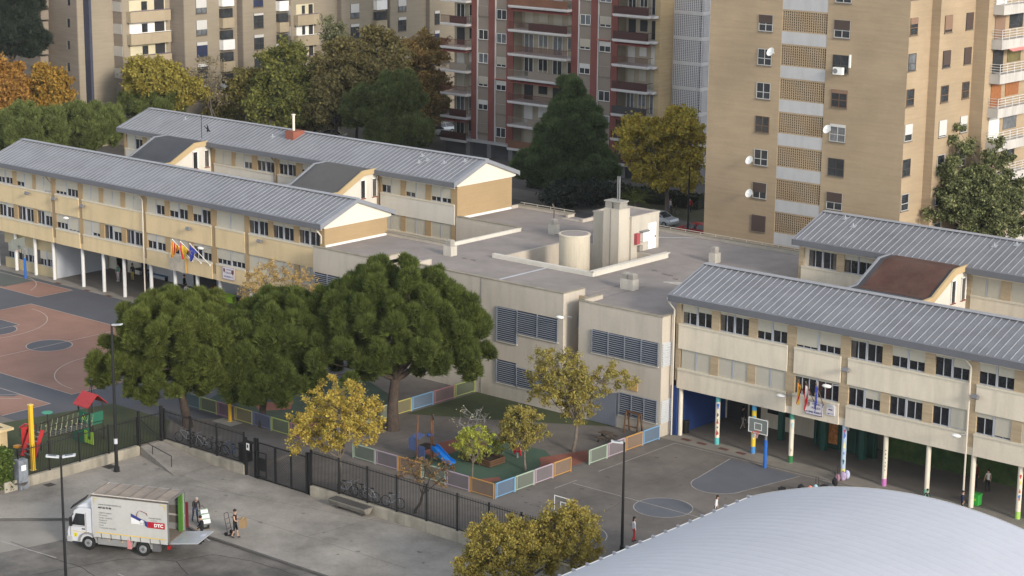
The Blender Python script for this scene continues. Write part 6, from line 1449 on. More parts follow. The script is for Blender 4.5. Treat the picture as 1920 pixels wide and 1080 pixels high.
wp = mat('orange_brown_post', (.13, .065, .035), .8, .15, 2); bp_ = mat('dull_blue_panel', (.07, .10, .22), .6, .06)
q = gp(800, 862, 0); sx, sy = q.x, q.y
for dx, dy, h in ((-.8, .0, 2.9), (-.2, .8, 2.9), (.5, -.1, 2.95), (-.1, -.8, 2.6)): m = MB(); m.tube([(sx+dx, sy+dy, 0), (sx+dx, sy+dy, h)], .055, 8); m.build('post', wp, t)
m = MB(); m.bar((sx-.35, sy+.85, 2.9), (sx+.75, sy-.15, 2.93), .09); m.build('beam', mat('dark_beam', (.035, .025, .02), .8), t)
m = MB(); m.box(sx-.85, sx-.1, sy-.82, sy-.76, .75, 1.55); m.obox((sx-.45, sy-.45, 1.6), (.36, 0, 0), (0, .36, .12), (0, 0, .03)); m.build('side_panel', bp_, t)
m = MB(); m.box(sx-.05, sx+.5, sy-.75, sy-.70, .25, 1.15); m.build('front_panel', bp_, t)
m = MB(); m.box(sx-.6, sx+.35, sy-.6, sy+.6, .85, .92); m.build('deck', mat('dark_beam', (0, 0, 0)), t)
m = MB(); br_b = mat('bright_blue_slide', (.012, .17, .55), .35, .04)
pr = [(0, .95), (.25, .92), (1.3, .30), (1.75, .22), (1.75, .14), (1.25, .20), (.2, .80), (0, .80)]; m.extr([(sx+.45+a, z) for a, z in pr], 'y', sy-.1, sy+.38)
for yy in (sy-.14, sy+.38): m.extr([(sx+.45+a, z) for a, z in [(0, 1.12), (.3, 1.08), (1.3, .45), (1.75, .34), (1.75, .14), (1.25, .2), (.2, .8), (0, .8)]], 'y', yy, yy+.04)
m.build('slide', br_b, t)
m = MB(); m.ell((sx-.2, sy+.5, 1.55), (.22, .22, .12), 10, 6); m.build('ball_toy', mat('blue_bubble', (.02, .08, .30), .4), t)
# springer, planter, table, swing frame
q = gp(970, 858); t = thing('spring_rider', 'little red and yellow spring rider on the red rubber patch', 'spring rider', tuple(q)); m = MB(); m.tube([(q.x, q.y, 0), (q.x, q.y, .35)], .09, 10); m.build('spring', grey_m, t)
m = MB(); m.obox((q.x-.18, q.y, .55), (.05, 0, 0), (0, .04, 0), (.1, 0, .35)); m.obox((q.x+.22, q.y, .5), (.05, 0, 0), (0, .04, 0), (-.1, 0, .3)); m.box(q.x-.3, q.x+.3, q.y-.05, q.y+.05, .4, .5); m.build('rider_body', mat('red_panel', (0, 0, 0)), t)
m = MB(); m.ell((q.x, q.y, .8), (.1, .08, .08), 8, 6); m.build('rider_seat', mat('yellow_seat', (.55, .4, .03), .5), t)
q = gp(908, 866); t = thing('planter', 'low wooden slatted planter box with a leafy bush', 'planter', tuple(q)); m = MB()
for i in range(3):
    for s in (-1, 1): m.box(q.x-1.15, q.x+1.15, q.y+s*.75-.03, q.y+s*.75+.03, .06+i*.15, .17+i*.15); m.box(q.x+s*1.15-.03, q.x+s*1.15+.03, q.y-.72, q.y+.72, .06+i*.15, .17+i*.15)
m.build('slats', mat('brown_slats', (.10, .055, .03), .8, .15), t); m = MB(); m.box(q.x-1.1, q.x+1.1, q.y-.7, q.y+.7, 0, .36); m.build('soil', mat('soil', (.03, .022, .015), .95), t)
tree('bush', 'rounded green yellow bush growing in the wooden planter', Vector((q.x, q.y, .3)), [(848, 945, 800, 872, .3)], 'leaf', fol('bush_leaves', (.15, .15, .035), (.10, .12, .03), .45), bark_g, tr=.05, n=30, cr=.40, dens=1.5, leaf=.065, cat='bush', bare=.1)
q = gp(1137, 828); t = thing('picnic_table', 'small dark wooden picnic table near the louvred building', 'picnic table', tuple(q)); wd = mat('weathered_wood', (.075, .055, .042), .85, .15, 2)
m = MB(); m.box(q.x-.5, q.x+.5, q.y-.3, q.y+.3, .60, .65); m.build('table_top', wd, t); m = MB(); m.box(q.x-.5, q.x+.5, q.y-.68, q.y-.48, .34, .38); m.box(q.x-.5, q.x+.5, q.y+.48, q.y+.68, .34, .38); each(m, 'bench', wd, t)
m = MB()
for s in (-.38, .38): m.bar((q.x+s, q.y-.5, 0), (q.x+s, q.y+.15, .6), .06); m.bar((q.x+s, q.y+.5, 0), (q.x+s, q.y-.15, .6), .06); m.bar((q.x+s, q.y-.6, .31), (q.x+s, q.y+.6, .31), .05)
m.build('legs', wd, t)
q = gp(1187, 812); t = thing('wooden_frame', 'brown wooden frame standing against the louvred building behind the orange fence panel', 'play frame', tuple(q)); m = MB()
for (dx, dy) in ((-.55, -.35), (.55, -.35), (-.55, .3), (.55, .3)): m.bar((q.x+dx, q.y+dy, 0), (q.x+dx, q.y+(dy*.35), 1.45), .09)
m.bar((q.x-.65, q.y, 1.45), (q.x+.65, q.y, 1.45), .11); m.bar((q.x-.55, q.y-.2, .5), (q.x+.55, q.y-.2, .5), .07); m.build('timber', mat('reddish_timber', (.12, .065, .035), .8, .12), t)

# ------------------------------------------------------------------ bench, pillar, shed (left edge)
t = thing('stone_bench', 'low dark bench in front of the ivy hedge, left edge', 'bench', tuple(gp(15, 925, -.6))); q = gp(10, 918, -.6)
m = MB(); m.bar((q.x-3, q.y-2.0, -.18), (q.x+1.0, q.y+.9, -.18), .55, .10); m.build('seat', mat('dark_bench_slab', (.07, .065, .06), .8, .15), t); m = MB(); m.bar((q.x-2.8, q.y-1.85, -.42), (q.x+.8, q.y+.75, -.42), .3, .34); m.build('base', concrete, t)
q = gp(35, 918, -.6); m = MB(); m.box(q.x-.25, q.x+.25, q.y-.1, q.y+.6, -.6, 1.35); o = m.build('concrete_pillar', mat('bluish_grey_pillar', (.20, .22, .25), .7, .2, 1.5, 6, dirt=.4)); tag(o, 'short blue grey pillar with a white note between the ivy and the fence', 'pillar')
m = MB(); m.box(q.x+.25, q.x+.262, q.y+.1, q.y+.45, .65, 1.0); n_ = m.build('note', white_p, o)
t = thing('shed', 'low cream shed with a mossy flat roof behind the ivy hedge, left edge', 'shed', tuple(gp(0, 810))); q = gp(26, 803, 1.6)
m = MB(); m.box(q.x-6, q.x-.35, q.y-5, q.y-.3, 0, 1.5); m.build('wall', mat('cream_shed_wall', (.55, .44, .25), .8), t); m = MB(); m.box(q.x-6.2, q.x, q.y-5.2, q.y, 1.5, 1.66); m.build('roof_edge', mat('cream_shed_edge', (.60, .47, .26), .8), t); m = MB(); m.box(q.x-6.1, q.x-.5, q.y-5.1, q.y-.5, 1.66, 1.68); m.build('roof', mat('mossy_roof', (.10, .085, .06), .95, .3, 1, 6), t)

# bench / trough built on the long wall
t = thing('wall_bench', 'concrete bench against the wall below the group of bicycles', 'bench', (-84.6, 83.6, -.6)); m = MB(); m.extr([(83.1, -.05), (83.84, -.05), (83.84, -.12), (83.55, -.40), (83.25, -.40), (83.1, -.12)], 'x', -86.6, -83.4); m.build('seat', mat('bench_concrete', (.20, .185, .16), .9, .12, 1.5, 9, streak=.3), t)
m = MB(); m.box(-86.55, -83.45, 83.15, 83.8, -.05, -.01); m.build('seat_top', mat('dark_bench_slab', (0, 0, 0)), t); m = MB(); m.box(-86.2, -85.9, 83.3, 83.6, -.6, -.4); m.build('foot', mat('dark_bench_slab', (0, 0, 0)), t); m = MB(); m.box(-84.1, -83.8, 83.3, 83.6, -.6, -.4); m.build('foot', mat('dark_bench_slab', (0, 0, 0)), t)

# ------------------------------------------------------------------ bicycles
def make_bike(frame_m, label, group):
    t = local(thing('bicycle', label, 'bicycle', (0, 0, 0), group)); r = .33
    for x in (-.52, .52):
        m = MB(); pts = [(x+r*math.cos(a), 0, r+r*math.sin(a)) for a in [2*math.pi*i/24 for i in range(25)]]; m.tube(pts, .022, 6, cap=False)
        w = m.build('wheel', rubber_k, t); m = MB()
        for i in range(8): a = math.pi*i/8; m.bar((x+r*math.cos(a), 0, r+r*math.sin(a)), (x-r*math.cos(a), 0, r-r*math.sin(a)), .008)
        m.build('spokes', grey_m, w)
    m = MB(); bb, st, hd, ra, fa = (-.08, 0, .28), (-.2, 0, .80), (.36, 0, .84), (-.52, 0, r), (.52, 0, r); h2 = (.40, 0, .70)
    for a, b in ((bb, st), (st, hd), (bb, h2), (hd, h2), (bb, ra), (st, ra), (h2, fa)): m.tube([a, b], .02, 6)
    m.build('frame', frame_m, t); m = MB(); m.box(-.34, -.08, -.06, .06, .84, .89); m.tube([(-.2, 0, .80), (-.21, 0, .86)], .015, 6); m.build('saddle', rubber_k, t, bevel=.02)
    m = MB(); m.tube([(.36, 0, .84), (.34, 0, .96)], .016, 6); m.tube([(.30, -.28, .98), (.36, 0, .97), (.30, .28, .98)], .014, 6); m.build('handlebar', grey_m, t)
    return t
bk = [mat('silver_frame', (.45, .47, .50), .3, metal=.6), mat('dark_frame', (.03, .03, .035), .4), mat('blue_frame', (.04, .12, .28), .4)]
lab = ['bicycle with pale frame behind the long fence above the concrete bench', 'dark bicycle leaning among others above the concrete bench', 'white handled bicycle behind the long fence, first right of the bench']
pos = [(-86.2, 84.45, .1, 0), (-85.3, 84.6, -.12, 1), (-84.3, 84.5, .06, 0), (-82.4, 84.55, .2, 0), (-101.9, 84.6, .25, 0), (-100.9, 84.7, -.1, 1), (-100.1, 84.55, .1, 0), (-99.2, 84.7, -.15, 1), (-98.3, 84.6, .05, 1), (-97.4, 84.6, .12, 2)]
labs = ['leftmost of the bicycles above the concrete bench, behind the long fence', 'second bicycle from the left above the concrete bench', 'third bicycle from the left above the concrete bench', 'single bicycle beside the withered tree, behind the long fence',
        'leftmost bicycle of the row left of the gate', 'second bicycle from the left in the row left of the gate', 'third bicycle from the left in the row left of the gate', 'fourth bicycle from the left in the row left of the gate', 'fifth bicycle from the left, near the gate', 'blue bicycle nearest to the black bin and the gate']
protos = {}
for i, (x, y, r, k) in enumerate(pos):
    if k not in protos: protos[k] = make_bike(bk[k], labs[i], 'bicycles parked behind the fence'); o = place(protos[k], (x, y, 0), r)
    else: o = dup(protos[k], (x, y, 0), r, labs[i])
    o.rotation_euler = (R(rnd.uniform(-9, 9)), 0, r+rnd.choice((0, math.pi)))

# ------------------------------------------------------------------ white vaulted sports hall roof
HX0, HX1, HY0, HY1, HZ, HR = -57.5, -35.5, 20.0, 86.4, 6.0, 2.35
t = thing('sports_hall', 'big white vaulted metal roof of a sports hall at the lower right', 'sports hall', (-46.5, 60, 0))
def vz(x): u = (x-(HX0+HX1)/2)/((HX1-HX0)/2); return HZ+HR*(1-u*u)
V, Fc = [], []; nx = 28; y = HY0; ys = []
while y < HY1-.01:
    ys += [(y, 0), (min(y+.50, HY1), 0), (min(y+.54, HY1), .009), (min(y+.60, HY1), .009), (min(y+.64, HY1), 0)]; y += .65
ys.append((HY1, 0))
m = MB(); grid = []
for (yy, dz) in ys: grid.append([(HX0+(HX1-HX0)*i/nx, yy, vz(HX0+(HX1-HX0)*i/nx)+dz) for i in range(nx+1)])
VV = np.array(grid).reshape(-1, 3); W = nx+1; FF = np.array([[j*W+i, j*W+i+1, (j+1)*W+i+1, (j+1)*W+i] for j in range(len(ys)-1) for i in range(nx)])
o = np_mesh('vaulted_roof', VV, FF, mat('white_roof_sheet', (.45, .468, .515), .5, .025, .12, 2.5, spec=.25, dirt=.10), t)
m = MB(); m.box(HX0-.06, HX0+.02, HY0, HY1, HZ-.25, HZ+.02); m.build('eave_trim', white_p, t)
m = MB(); yy = HY1-.4
while yy > 66: m.box(HX0-.02, HX0+.13, yy-.06, yy+.06, HZ+.03, HZ+.16); yy -= 1.05
each(m, 'fixing_clip', mat('grey_clip', (.25, .26, .29), .6), t)
m = MB()
for i in range(nx):
    xa, xb = HX0+(HX1-HX0)*i/nx, HX0+(HX1-HX0)*(i+1)/nx; m.face([(xa, HY1, vz(xa)+.03), (xb, HY1, vz(xb)+.03), (xb, HY1+.05, vz(xb)-.2), (xa, HY1+.05, vz(xa)-.2)]); m.face([(xa, HY1, -.6), (xb, HY1, -.6), (xb, HY1, vz(xb)-.05), (xa, HY1, vz(xa)-.05)])
m.build('gable_trim', white_p, t); m = MB(); m.box(HX0+.05, HX0+.25, HY0, HY1-.1, -.8, HZ-.2); m.build('side_wall', render_w, t)

# ------------------------------------------------------------------ flags and signs
def flag(label, foot, tip, colours, drop, w, stars=False, group='flags on the school fronts', fold=0.0, pole=None):
    """cloth hanging from a slanted pole fixed to the wall; colours = bands along the cloth width"""
    foot, tip = Vector(foot), Vector(tip); t = thing('flag', label, 'flag', tuple(foot), group)
    m = MB(); m.tube([foot, tip], .028, 8); m.ell(tip, .05, 8, 6); m.ell(foot, .09, 8, 6); m.build('pole', pole or white_p, t)
    d = (foot-tip); d.normalize(); nb = len(colours); nu = nb*3; nv = 12
    def P(u, v):
        s = u*w*(1-.55*v); p = tip+d*(s+.05); x = math.sin(u*9+v*3)*.07*(v+.2); return Vector((p.x+x+fold*v*v, p.y-.12*math.sin(v*3+u*6)-.05, (tip.z+d.z*(s+.05))-drop*v*(1-.25*u)))
    m = MB(); mats = []
    for c in colours:
        if c not in mats: mats.append(c)
    for i in range(nu):
        m.mi(mats.index(colours[i//3]))
        for j in range(nv): m.face([P(i/nu, j/nv), P((i+1)/nu, j/nv), P((i+1)/nu, (j+1)/nv), P(i/nu, (j+1)/nv)])
    c = m.build('cloth', mats if len(mats) > 1 else mats[0], t)
    if stars:
        m = MB()
        for i in range(12):
            a = 2*math.pi*i/12; p = P(.45+.25*math.cos(a), .42+.16*math.sin(a))+Vector((0, -.03, 0)); m.obox(p, (.03, 0, 0), (0, .004, 0), (0, 0, .03))
        m.build('gold_stars', mat('gold_star', (.70, .55, .05), .6), c)
    return t
yw = mat('flag_yellow', (.62, .42, .04), .8, .05); rd = mat('flag_red', (.42, .02, .03), .8, .05); bl = mat('flag_blue', (.02, .035, .22), .8, .05); wh = mat('flag_white', (.60, .58, .56), .8, .05)
def fpts(px0, py0, px1, py1, dy): a = onX(px0, py0, 108.3); b = onX(px1, py1, 108.3-dy); return a, b
a, b = fpts(361, 489, 323, 449, 1.7); flag('yellow and red striped flag, left one on the yellow block', a, b, [yw, rd]*4+[yw], 1.55, 1.0, fold=-.25)
a, b = fpts(377, 493, 338.5, 453, 1.7); flag('red yellow red flag, middle one on the yellow block', a, b, [rd, yw, yw, rd], 1.45, 1.1, fold=.2)
a, b = fpts(394, 497, 356, 457, 1.7); flag('dark blue flag with gold stars, right one on the yellow block', a, b, [bl], 1.45, .95, stars=True)
pd = mat('brown_flag_pole', (.12, .08, .05), .6)
a, b = fpts(1512, 752, 1497, 712, 1.1); flag('yellow and red striped flag hanging limp, left one on the right block', a, b, [yw, rd]*3+[yw], 1.75, .55, pole=pd)
a, b = fpts(1527, 755, 1511, 716, 1.1); flag('red and white flag hanging limp between the other two on the right block', a, b, [rd, wh, rd], 2.0, .65, pole=pd)
a, b = fpts(1543, 758, 1530, 718, 1.1); flag('dark blue flag with stars hanging limp, right one on the right block', a, b, [bl], 2.0, .55, stars=True, pole=pd)
# banner and signs
t = thing('banner', 'weathered pale cloth banner under the flags of the yellow block', 'banner', (-130.8, 108.2, 4.3)); m = MB()
n_ = 12
for i in range(n_):
    for j in range(6):
        def Q(i, j): return (-131.85+2.25*i/n_, 108.2+.03*math.sin(i*1.1+j), 5.05-1.45*j/6-.04*math.sin(i*.9))
        m.face([Q(i, j), Q(i+1, j), Q(i+1, j+1), Q(i, j+1)])
m.build('cloth', mat('weathered_cloth', (.42, .37, .30), .9, .12, 2, 6), t); m = MB(); m.box(-129.66, -129.58, 108.15, 108.25, 3.6, 5.1); m.build('edge_strip', mat('orange_ribbon', (.5, .30, .08), .8), t)
def board(label, x0, x1, z0, z1, yy, lines, m_bg, m_tx, crest):
    t = thing('school_sign', label, 'sign', ((x0+x1)/2, yy, z0)); m = MB(); m.box(x0, x1, yy-.05, yy, z0, z1); m.build('board', m_bg, t)
    m = MB()
    for (a, b_, c, d) in ((x0, x1, z0, z0+.03), (x0, x1, z1-.03, z1), (x0, x0+.03, z0+.03, z1-.03), (x1-.03, x1, z0+.03, z1-.03)): m.box(a, b_, yy-.06, yy-.052, c, d)
    m.build('border', m_tx, t)
    for (s, size, dx, dz) in lines: text_mesh(s, size, m_tx, t, 'lettering', (dx, yy-.056, dz), (1, 0, 0), (0, 0, 1), 'CENTER', bold=.006, xs=.92)
    for (cx, cz, w, h, mm) in crest:
        m = MB(); m.face([(cx-w, yy-.054, cz+h), (cx-w, yy-.054, cz-h*.3), (cx, yy-.054, cz-h), (cx+w, yy-.054, cz-h*.3), (cx+w, yy-.054, cz+h)]); m.build('crest', mm, t)
wsign = mat('white_sign', (.58, .56, .58), .6, .05); navy = mat('navy_letter', (.06, .05, .16), .6); vio = mat('violet_letter', (.16, .10, .20), .6); mar = mat('maroon_crest', (.14, .05, .05), .7, .3, 4); crs = mat('brown_crest', (.22, .16, .12), .7, .3, 4)
board('white school name board with two dark crests on the yellow block', -125.0, -123.55, 3.88, 4.92, 108.27, [('COLEGIO', .17, -124.22, 4.66), ('PUBLICO', .19, -124.27, 4.40), ('ANTONIO', .20, -124.62, 4.05), ('MAURI', .20, -123.92, 4.05)] and [('COLEGIO', .16, -124.25, 4.66), ('PÚBLICO', .19, -124.25, 4.38), ('HILARIÓN G.', .21, -124.27, 4.04)], wsign, vio, [(-124.78, 4.58, .11, .19, mar), (-123.76, 4.52, .14, .22, mar)])
board('white school name board with a shield under the flags of the right block', -68.15, -66.85, 3.72, 4.62, 108.27, [('COLEGIO', .16, -67.33, 4.42), ('PÚBLICO', .18, -67.33, 4.14), ('R. MARI ALBERTI', .17, -67.49, 3.85)], wsign, navy, [(-67.93, 4.38, .12, .17, crs)])
t = thing('notice_sign', 'small pale notice board right of the school name board on the right block', 'sign', (-66.2, 108.2, 4)); m = MB(); m.box(-66.55, -65.95, 108.22, 108.3, 3.95, 4.6); m.build('board', wsign, t); m = MB(); m.box(-66.4, -66.1, 108.212, 108.218, 4.28, 4.36); m.box(-66.45, -66.3, 108.212, 108.218, 4.02, 4.08); m.box(-66.25, -66.02, 108.212, 108.218, 4.05, 4.08); m.build('print', navy, t); m = MB(); m.box(-66.35, -65.95, 108.0, 108.25, 4.62, 4.70); m.build('lamp_cover', mat('pale_lamp_housing', (0, 0, 0)), t)

# ------------------------------------------------------------------ cars
def make_car(label, paint, group='cars in the street behind the school'):
    t = local(thing('car', label, 'car', (0, 0, 0), group)); L, Wd = 4.1, 1.7
    sec = [(-2.05, .35, .62, .78), (-1.95, .25, .85, .84), (-1.2, .22, .95, .85), (-.6, .22, .98, .85), (.9, .22, .96, .85), (1.5, .22, .90, .85), (1.95, .25, .85, .82), (2.05, .35, .7, .76)]
    n = 0; V = []
    for (x, z0, z1, hw) in sec: V += [(x, -hw, z0), (x, -hw*1.02, (z0+z1)/2), (x, -hw*.93, z1), (x, hw*.93, z1), (x, hw*1.02, (z0+z1)/2), (x, hw, z0)]
    m = MB(); m.v = V
    for i in range(len(sec)-1):
        for k in range(6): a = i*6+k; b = i*6+(k+1) % 6; m.f.append((a, b, b+6, a+6)); m.m.append(0)
    m.f.append((5, 4, 3, 2, 1, 0)); m.f.append(tuple(len(V)-6+i for i in range(6))); m.m += [0, 0]
    body = m.build('body', paint, t, smooth=False, bevel=.03)
    cab = [(-1.25, .96, -.62, 1.38), (1.75, .92, 1.25, 1.36)]
    m = MB(); P = [(-1.15, .95), (-.45, 1.40), (1.05, 1.42), (1.75, .93)]; hw0, hw1 = .78, .62
    lo = [(-1.15, .95), (1.75, .93)]; m.v = [(-1.15, -hw0, .93), (1.80, -hw0, .91), (1.80, hw0, .91), (-1.15, hw0, .93), (-.4, -hw1, 1.40), (1.15, -hw1, 1.42), (1.15, hw1, 1.42), (-.4, hw1, 1.40)]
    for q in ((0, 1, 5, 4), (1, 2, 6, 5), (2, 3, 7, 6), (3, 0, 4, 7)): m.f.append(q); m.m.append(0)
    m.build('windows', glass_t, t); m = MB(); m.box(-.38, 1.13, -hw1+.02, hw1-.02, 1.395, 1.44); m.build('car_roof', paint, t, bevel=.02)
    for (a, b) in (((-1.15, .78, .94), (-.4, .63, 1.41)), ((1.8, .78, .92), (1.15, .63, 1.43)), ((.35, .80, .94), (.35, .63, 1.42))):
        for s in (-1, 1): m = MB(); m.bar((a[0], a[1]*s, a[2]), (b[0], b[1]*s, b[2]), .06); m.build('pillar', paint, t)
    for x in (-1.3, 1.3):
        for s in (-1, 1):
            m = MB(); m.tube([(x, s*.70, .31), (x, s*.88, .31)], .31, 18); w = m.build('wheel', rubber_k, t); m = MB(); m.tube([(x, s*.86, .31), (x, s*.895, .31)], .19, 12); m.build('rim', grey_m, w)
    for s in (-1, 1): m = MB(); m.ell((-1.93, s*.6, .68), (.1, .16, .08), 8, 6); m.build('headlight', white_p, t); m = MB(); m.box(1.93, 2.04, s*.6-.14, s*.6+.14, .62, .80); m.build('tail_light', mat('tail_red', (.3, .01, .01), .4), t)
    return t
silver = mat('silver_car_paint', (.42, .44, .46), .3, .02, metal=.4); redp = mat('red_car_paint', (.28, .012, .014), .3, .03)
c1 = make_car('silver car parked behind the flat roof beside the penthouse', silver); place(c1, tuple(gp(1246, 424)+Vector((-.9, .2, 0))), R(0+180))
c2 = make_car('red car behind the flat roof, partly hidden by the brick tower', redp); place(c2, tuple(gp(1305, 444)), R(8))
dup(c1, tuple(gp(806, 255)), R(70), 'pale silver car under the wide green pine left of the red striped block'); dup(c1, tuple(gp(826, 250)), R(80), 'pale silver car nearest to the corner of the red striped block'); dup(c1, tuple(gp(622, 262)), R(20), 'silver car beside the curved street lamp'); dup(c1, tuple(gp(580, 262)), R(10), 'silver car half hidden by the low ochre shrub behind the rear roof')
# ------------------------------------------------------------------ people
skin_m = mat('skin', (.42, .25, .17), .6, .04)
hair_d = mat('dark_hair', (.018, .012, .010), .7, .2); hair_g = mat('grey_hair', (.32, .30, .27), .7, .1)
def person(label, loc, face, pose, top, legs, shoes, hair=None, h=1.75, sleeves=True, shorts=False, arms=None, group=None, stride=.0, lean=0.0, crouch=0.0, longhair=False, bald=False, headdown=0.0):
    t = local(thing('person', label, 'person', (0, 0, 0), group)); s = h/1.75
    hair = hair or hair_d; arms = arms or (((.02, .25, 1.16), (.10, .27, .92)), ((.02, -.25, 1.16), (.06, -.27, .92)))
    pz = .94-crouch; pel = Vector((0, 0, pz))
    def up(v):                                     # lean the upper body about the pelvis
        v = Vector(v)-Vector((0, 0, .94)); c, s_ = math.cos(lean), math.sin(lean); return Vector((v.x*c+v.z*s_, v.y, -v.x*s_+v.z*c))+pel
    V, E, Rr, part = [], [], [], []
    def add(p, r, par, tg):
        V.append(Vector(p)*s); Rr.append((r*s, r*s) if isinstance(r, (int, float)) else (r[0]*s, r[1]*s)); part.append(tg)
        if par is not None: E.append((par, len(V)-1))
        return len(V)-1
    root = add(pel, (.145, .105), None, 'legs'); w = add(up((0, 0, 1.10)), (.13, .10), root, 'top'); c = add(up((0, 0, 1.32)), (.155, .11), w, 'top'); nb = add(up((0, 0, 1.45)), (.09, .07), c, 'top')
    hx = .03+headdown
    nk = add(up((.01+headdown*.3, 0, 1.53)), .052, nb, 'skin'); h1 = add(up((hx, 0, 1.60-headdown*.3)), (.072, .080), nk, 'skin'); h2 = add(up((hx+.01, 0, 1.68-headdown*.5)), (.082, .095), h1, 'skin'); h3 = add(up((hx, 0, 1.735-headdown*.6)), (.055, .065), h2, 'skin')
    add(up((hx+.105, 0, 1.655-headdown*.5)), .014, h2, 'skin')
    for sd, (el, wr) in zip((1, -1), arms):
        sh = add(up((0, sd*.175, 1.41)), .062, nb, 'top')
        e = add(up(el) if el[2] > .5 else Vector(el), .046, sh, 'top' if sleeves else 'skin'); W = up(wr); wv = add(W, .032, e, 'top' if sleeves else 'skin')
        d = (W-up(el)).normalized(); lat = Vector((0, 1, 0)).cross(d); lat = lat.normalized() if lat.length > .1 else Vector((1, 0, 0))
        pm = add(W+d*.06, (.038, .022), wv, 'skin')
        for k in range(4):
            o = lat*(k-1.5)*.018; L = (.062, .072, .068, .052)[k]; cr_ = Vector((0, -sd*.02, 0))
            f1 = add(W+d*.10+o, .0095, pm, 'skin'); add(W+d*(.10+L)+o*1.1+cr_, .0075, f1, 'skin')
        th = add(W+d*.05+lat*.042, .0105, pm, 'skin'); add(W+d*.085+lat*.060+Vector((0, -sd*.02, 0)), .008, th, 'skin')
    for sd in (1, -1):
        st = stride*sd; kx = .04+st*.45+crouch*.55; hp = add(pel+Vector((0, sd*.09, -.05)), .088, root, 'legs')
        k = add((kx, sd*.095, .50-crouch*.25+abs(st)*.02), .060, hp, 'legs' if not shorts else 'legs'); a = add((st-.02, sd*.10, .09+(.05 if st < 0 else 0)), .040, k, 'skin' if shorts else 'legs'); ft = add((st+.14, sd*.11, .035+(.0 if st >= 0 else .01)), (.040, .030), a, 'shoes')
        add((st-.06, sd*.10, .04+(.05 if st < 0 else 0)), .034, a, 'shoes')
    me = bpy.data.meshes.new('body'); me.from_pydata([tuple(v) for v in V], E, []); o = bpy.data.objects.new('body', me); COL.objects.link(o)
    md = o.modifiers.new('s', 'SKIN'); me.skin_vertices[0].data[0].use_root = True
    for i, r in enumerate(Rr): me.skin_vertices[0].data[i].radius = r; me.skin_vertices[0].data[i].use_root = (i == 0)
    sb = o.modifiers.new('u', 'SUBSURF'); sb.levels = 1; sb.render_levels = 1
    dg = bpy.context.evaluated_depsgraph_get(); nm = bpy.data.meshes.new_from_object(o.evaluated_get(dg)); bpy.data.objects.remove(o); nm.name = 'body'
    nm.materials.clear(); order = ['top', 'legs', 'skin', 'shoes']
    for mm in (top, legs, skin_m, shoes): nm.materials.append(mm)
    segs = [(V[a], V[b], part[b] if part[b] != 'skin' or part[a] == 'skin' else part[b]) for a, b in E]
    for p in nm.polygons:
        q = p.center; best = None
        for (a, b, tg) in segs:
            ab = b-a; u = max(0, min(1, (q-a).dot(ab)/max(ab.length_squared, 1e-9))); dd = (q-(a+ab*u)).length
            if best is None or dd < best[0]: best = (dd, tg)
        p.material_index = order.index(best[1]); p.use_smooth = True
    ob = bpy.data.objects.new('body', nm); COL.objects.link(ob); ob.parent = t
    hc = up((hx, 0, 1.70-headdown*.55))*s
    m = MB()
    if not bald:
        m.ell((hc.x-.022*s, hc.y, hc.z+.032*s), (.108*s, .098*s, .098*s), 14, 10)
        if longhair: m.ell((hc.x-.08*s, hc.y, hc.z-.13*s), (.055*s, .075*s, .17*s), 10, 8)
    else: m.ell((hc.x-.035*s, hc.y, hc.z-.01*s), (.09*s, .10*s, .06*s), 12, 8)
    m.build('hair', hair, t, smooth=True)
    m = MB(); fx = hc.x+.083*s
    for sd in (-1, 1): m.ell((fx, sd*.034*s, hc.z-.012*s), (.012*s, .014*s, .009*s), 8, 6)
    m.ell((fx-.002, 0, hc.z-.075*s), (.010*s, .026*s, .007*s), 8, 6); m.build('eyes_and_mouth', mat('dark_brown', (.05, .02, .015), .5), t, smooth=True)
    m = MB()
    for sd in (-1, 1): m.ell((hc.x, sd*.088*s, hc.z-.03*s), (.02*s, .012*s, .03*s), 8, 6)
    m.build('ears', skin_m, t, smooth=True)
    return place(t, tuple(loc), face)
navyc = mat('black_clothes', (.014, .014, .017), .9, .15); greyc = mat('dark_grey_clothes', (.03, .03, .034), .9, .15); jean = mat('blue_jeans', (.045, .075, .14), .9, .15, 5); whc = mat('white_clothes', (.58, .57, .58), .9, .05)
redc = mat('red_clothes', (.38, .03, .03), .9, .06); tealc = mat('teal_clothes', (.05, .22, .18), .9, .06); palec = mat('pale_trousers', (.50, .42, .42), .9, .05); yelc = mat('yellow_clothes', (.35, .28, .06), .9, .06); shoe_k = mat('dark_shoes', (.02, .02, .02), .6); shoe_w = mat('white_shoes', (.55, .55, .55), .6)
TH = R(25)
p = gp(366, 979, -.6)
person('grey haired man in a dark top and blue jeans leaning over his loaded hand truck', p, -.35, '', greyc, jean, shoe_k, hair=hair_g, lean=.42, stride=.20, headdown=.05, arms=(((.12, .22, 1.22), (.38, .16, 1.12)), ((.12, -.22, 1.22), (.38, -.16, 1.12))))
p = gp(379, 1020, -.73)
person('man all in black standing on the road behind the tail lift plate', p, -2.2, '', navyc, navyc, shoe_k, stride=.08, headdown=.06, arms=(((.10, .27, 1.18), (.26, .15, 1.02)), ((.08, -.27, 1.18), (.24, -.15, 1.02))))
p = gp(441, 1009, -.6); m3 = p
person('man in black shirt and shorts carrying a cardboard box across the pavement', p, .55, '', navyc, navyc, shoe_k, sleeves=False, shorts=True, stride=.16, arms=(((.06, .25, 1.18), (.33, .17, 1.10)), ((.06, -.25, 1.18), (.33, -.17, 1.10))))
card = mat('cardboard', (.28, .19, .10), .85, .08, 3); wbox = mat('pale_box', (.58, .62, .60), .7, .05, 2)
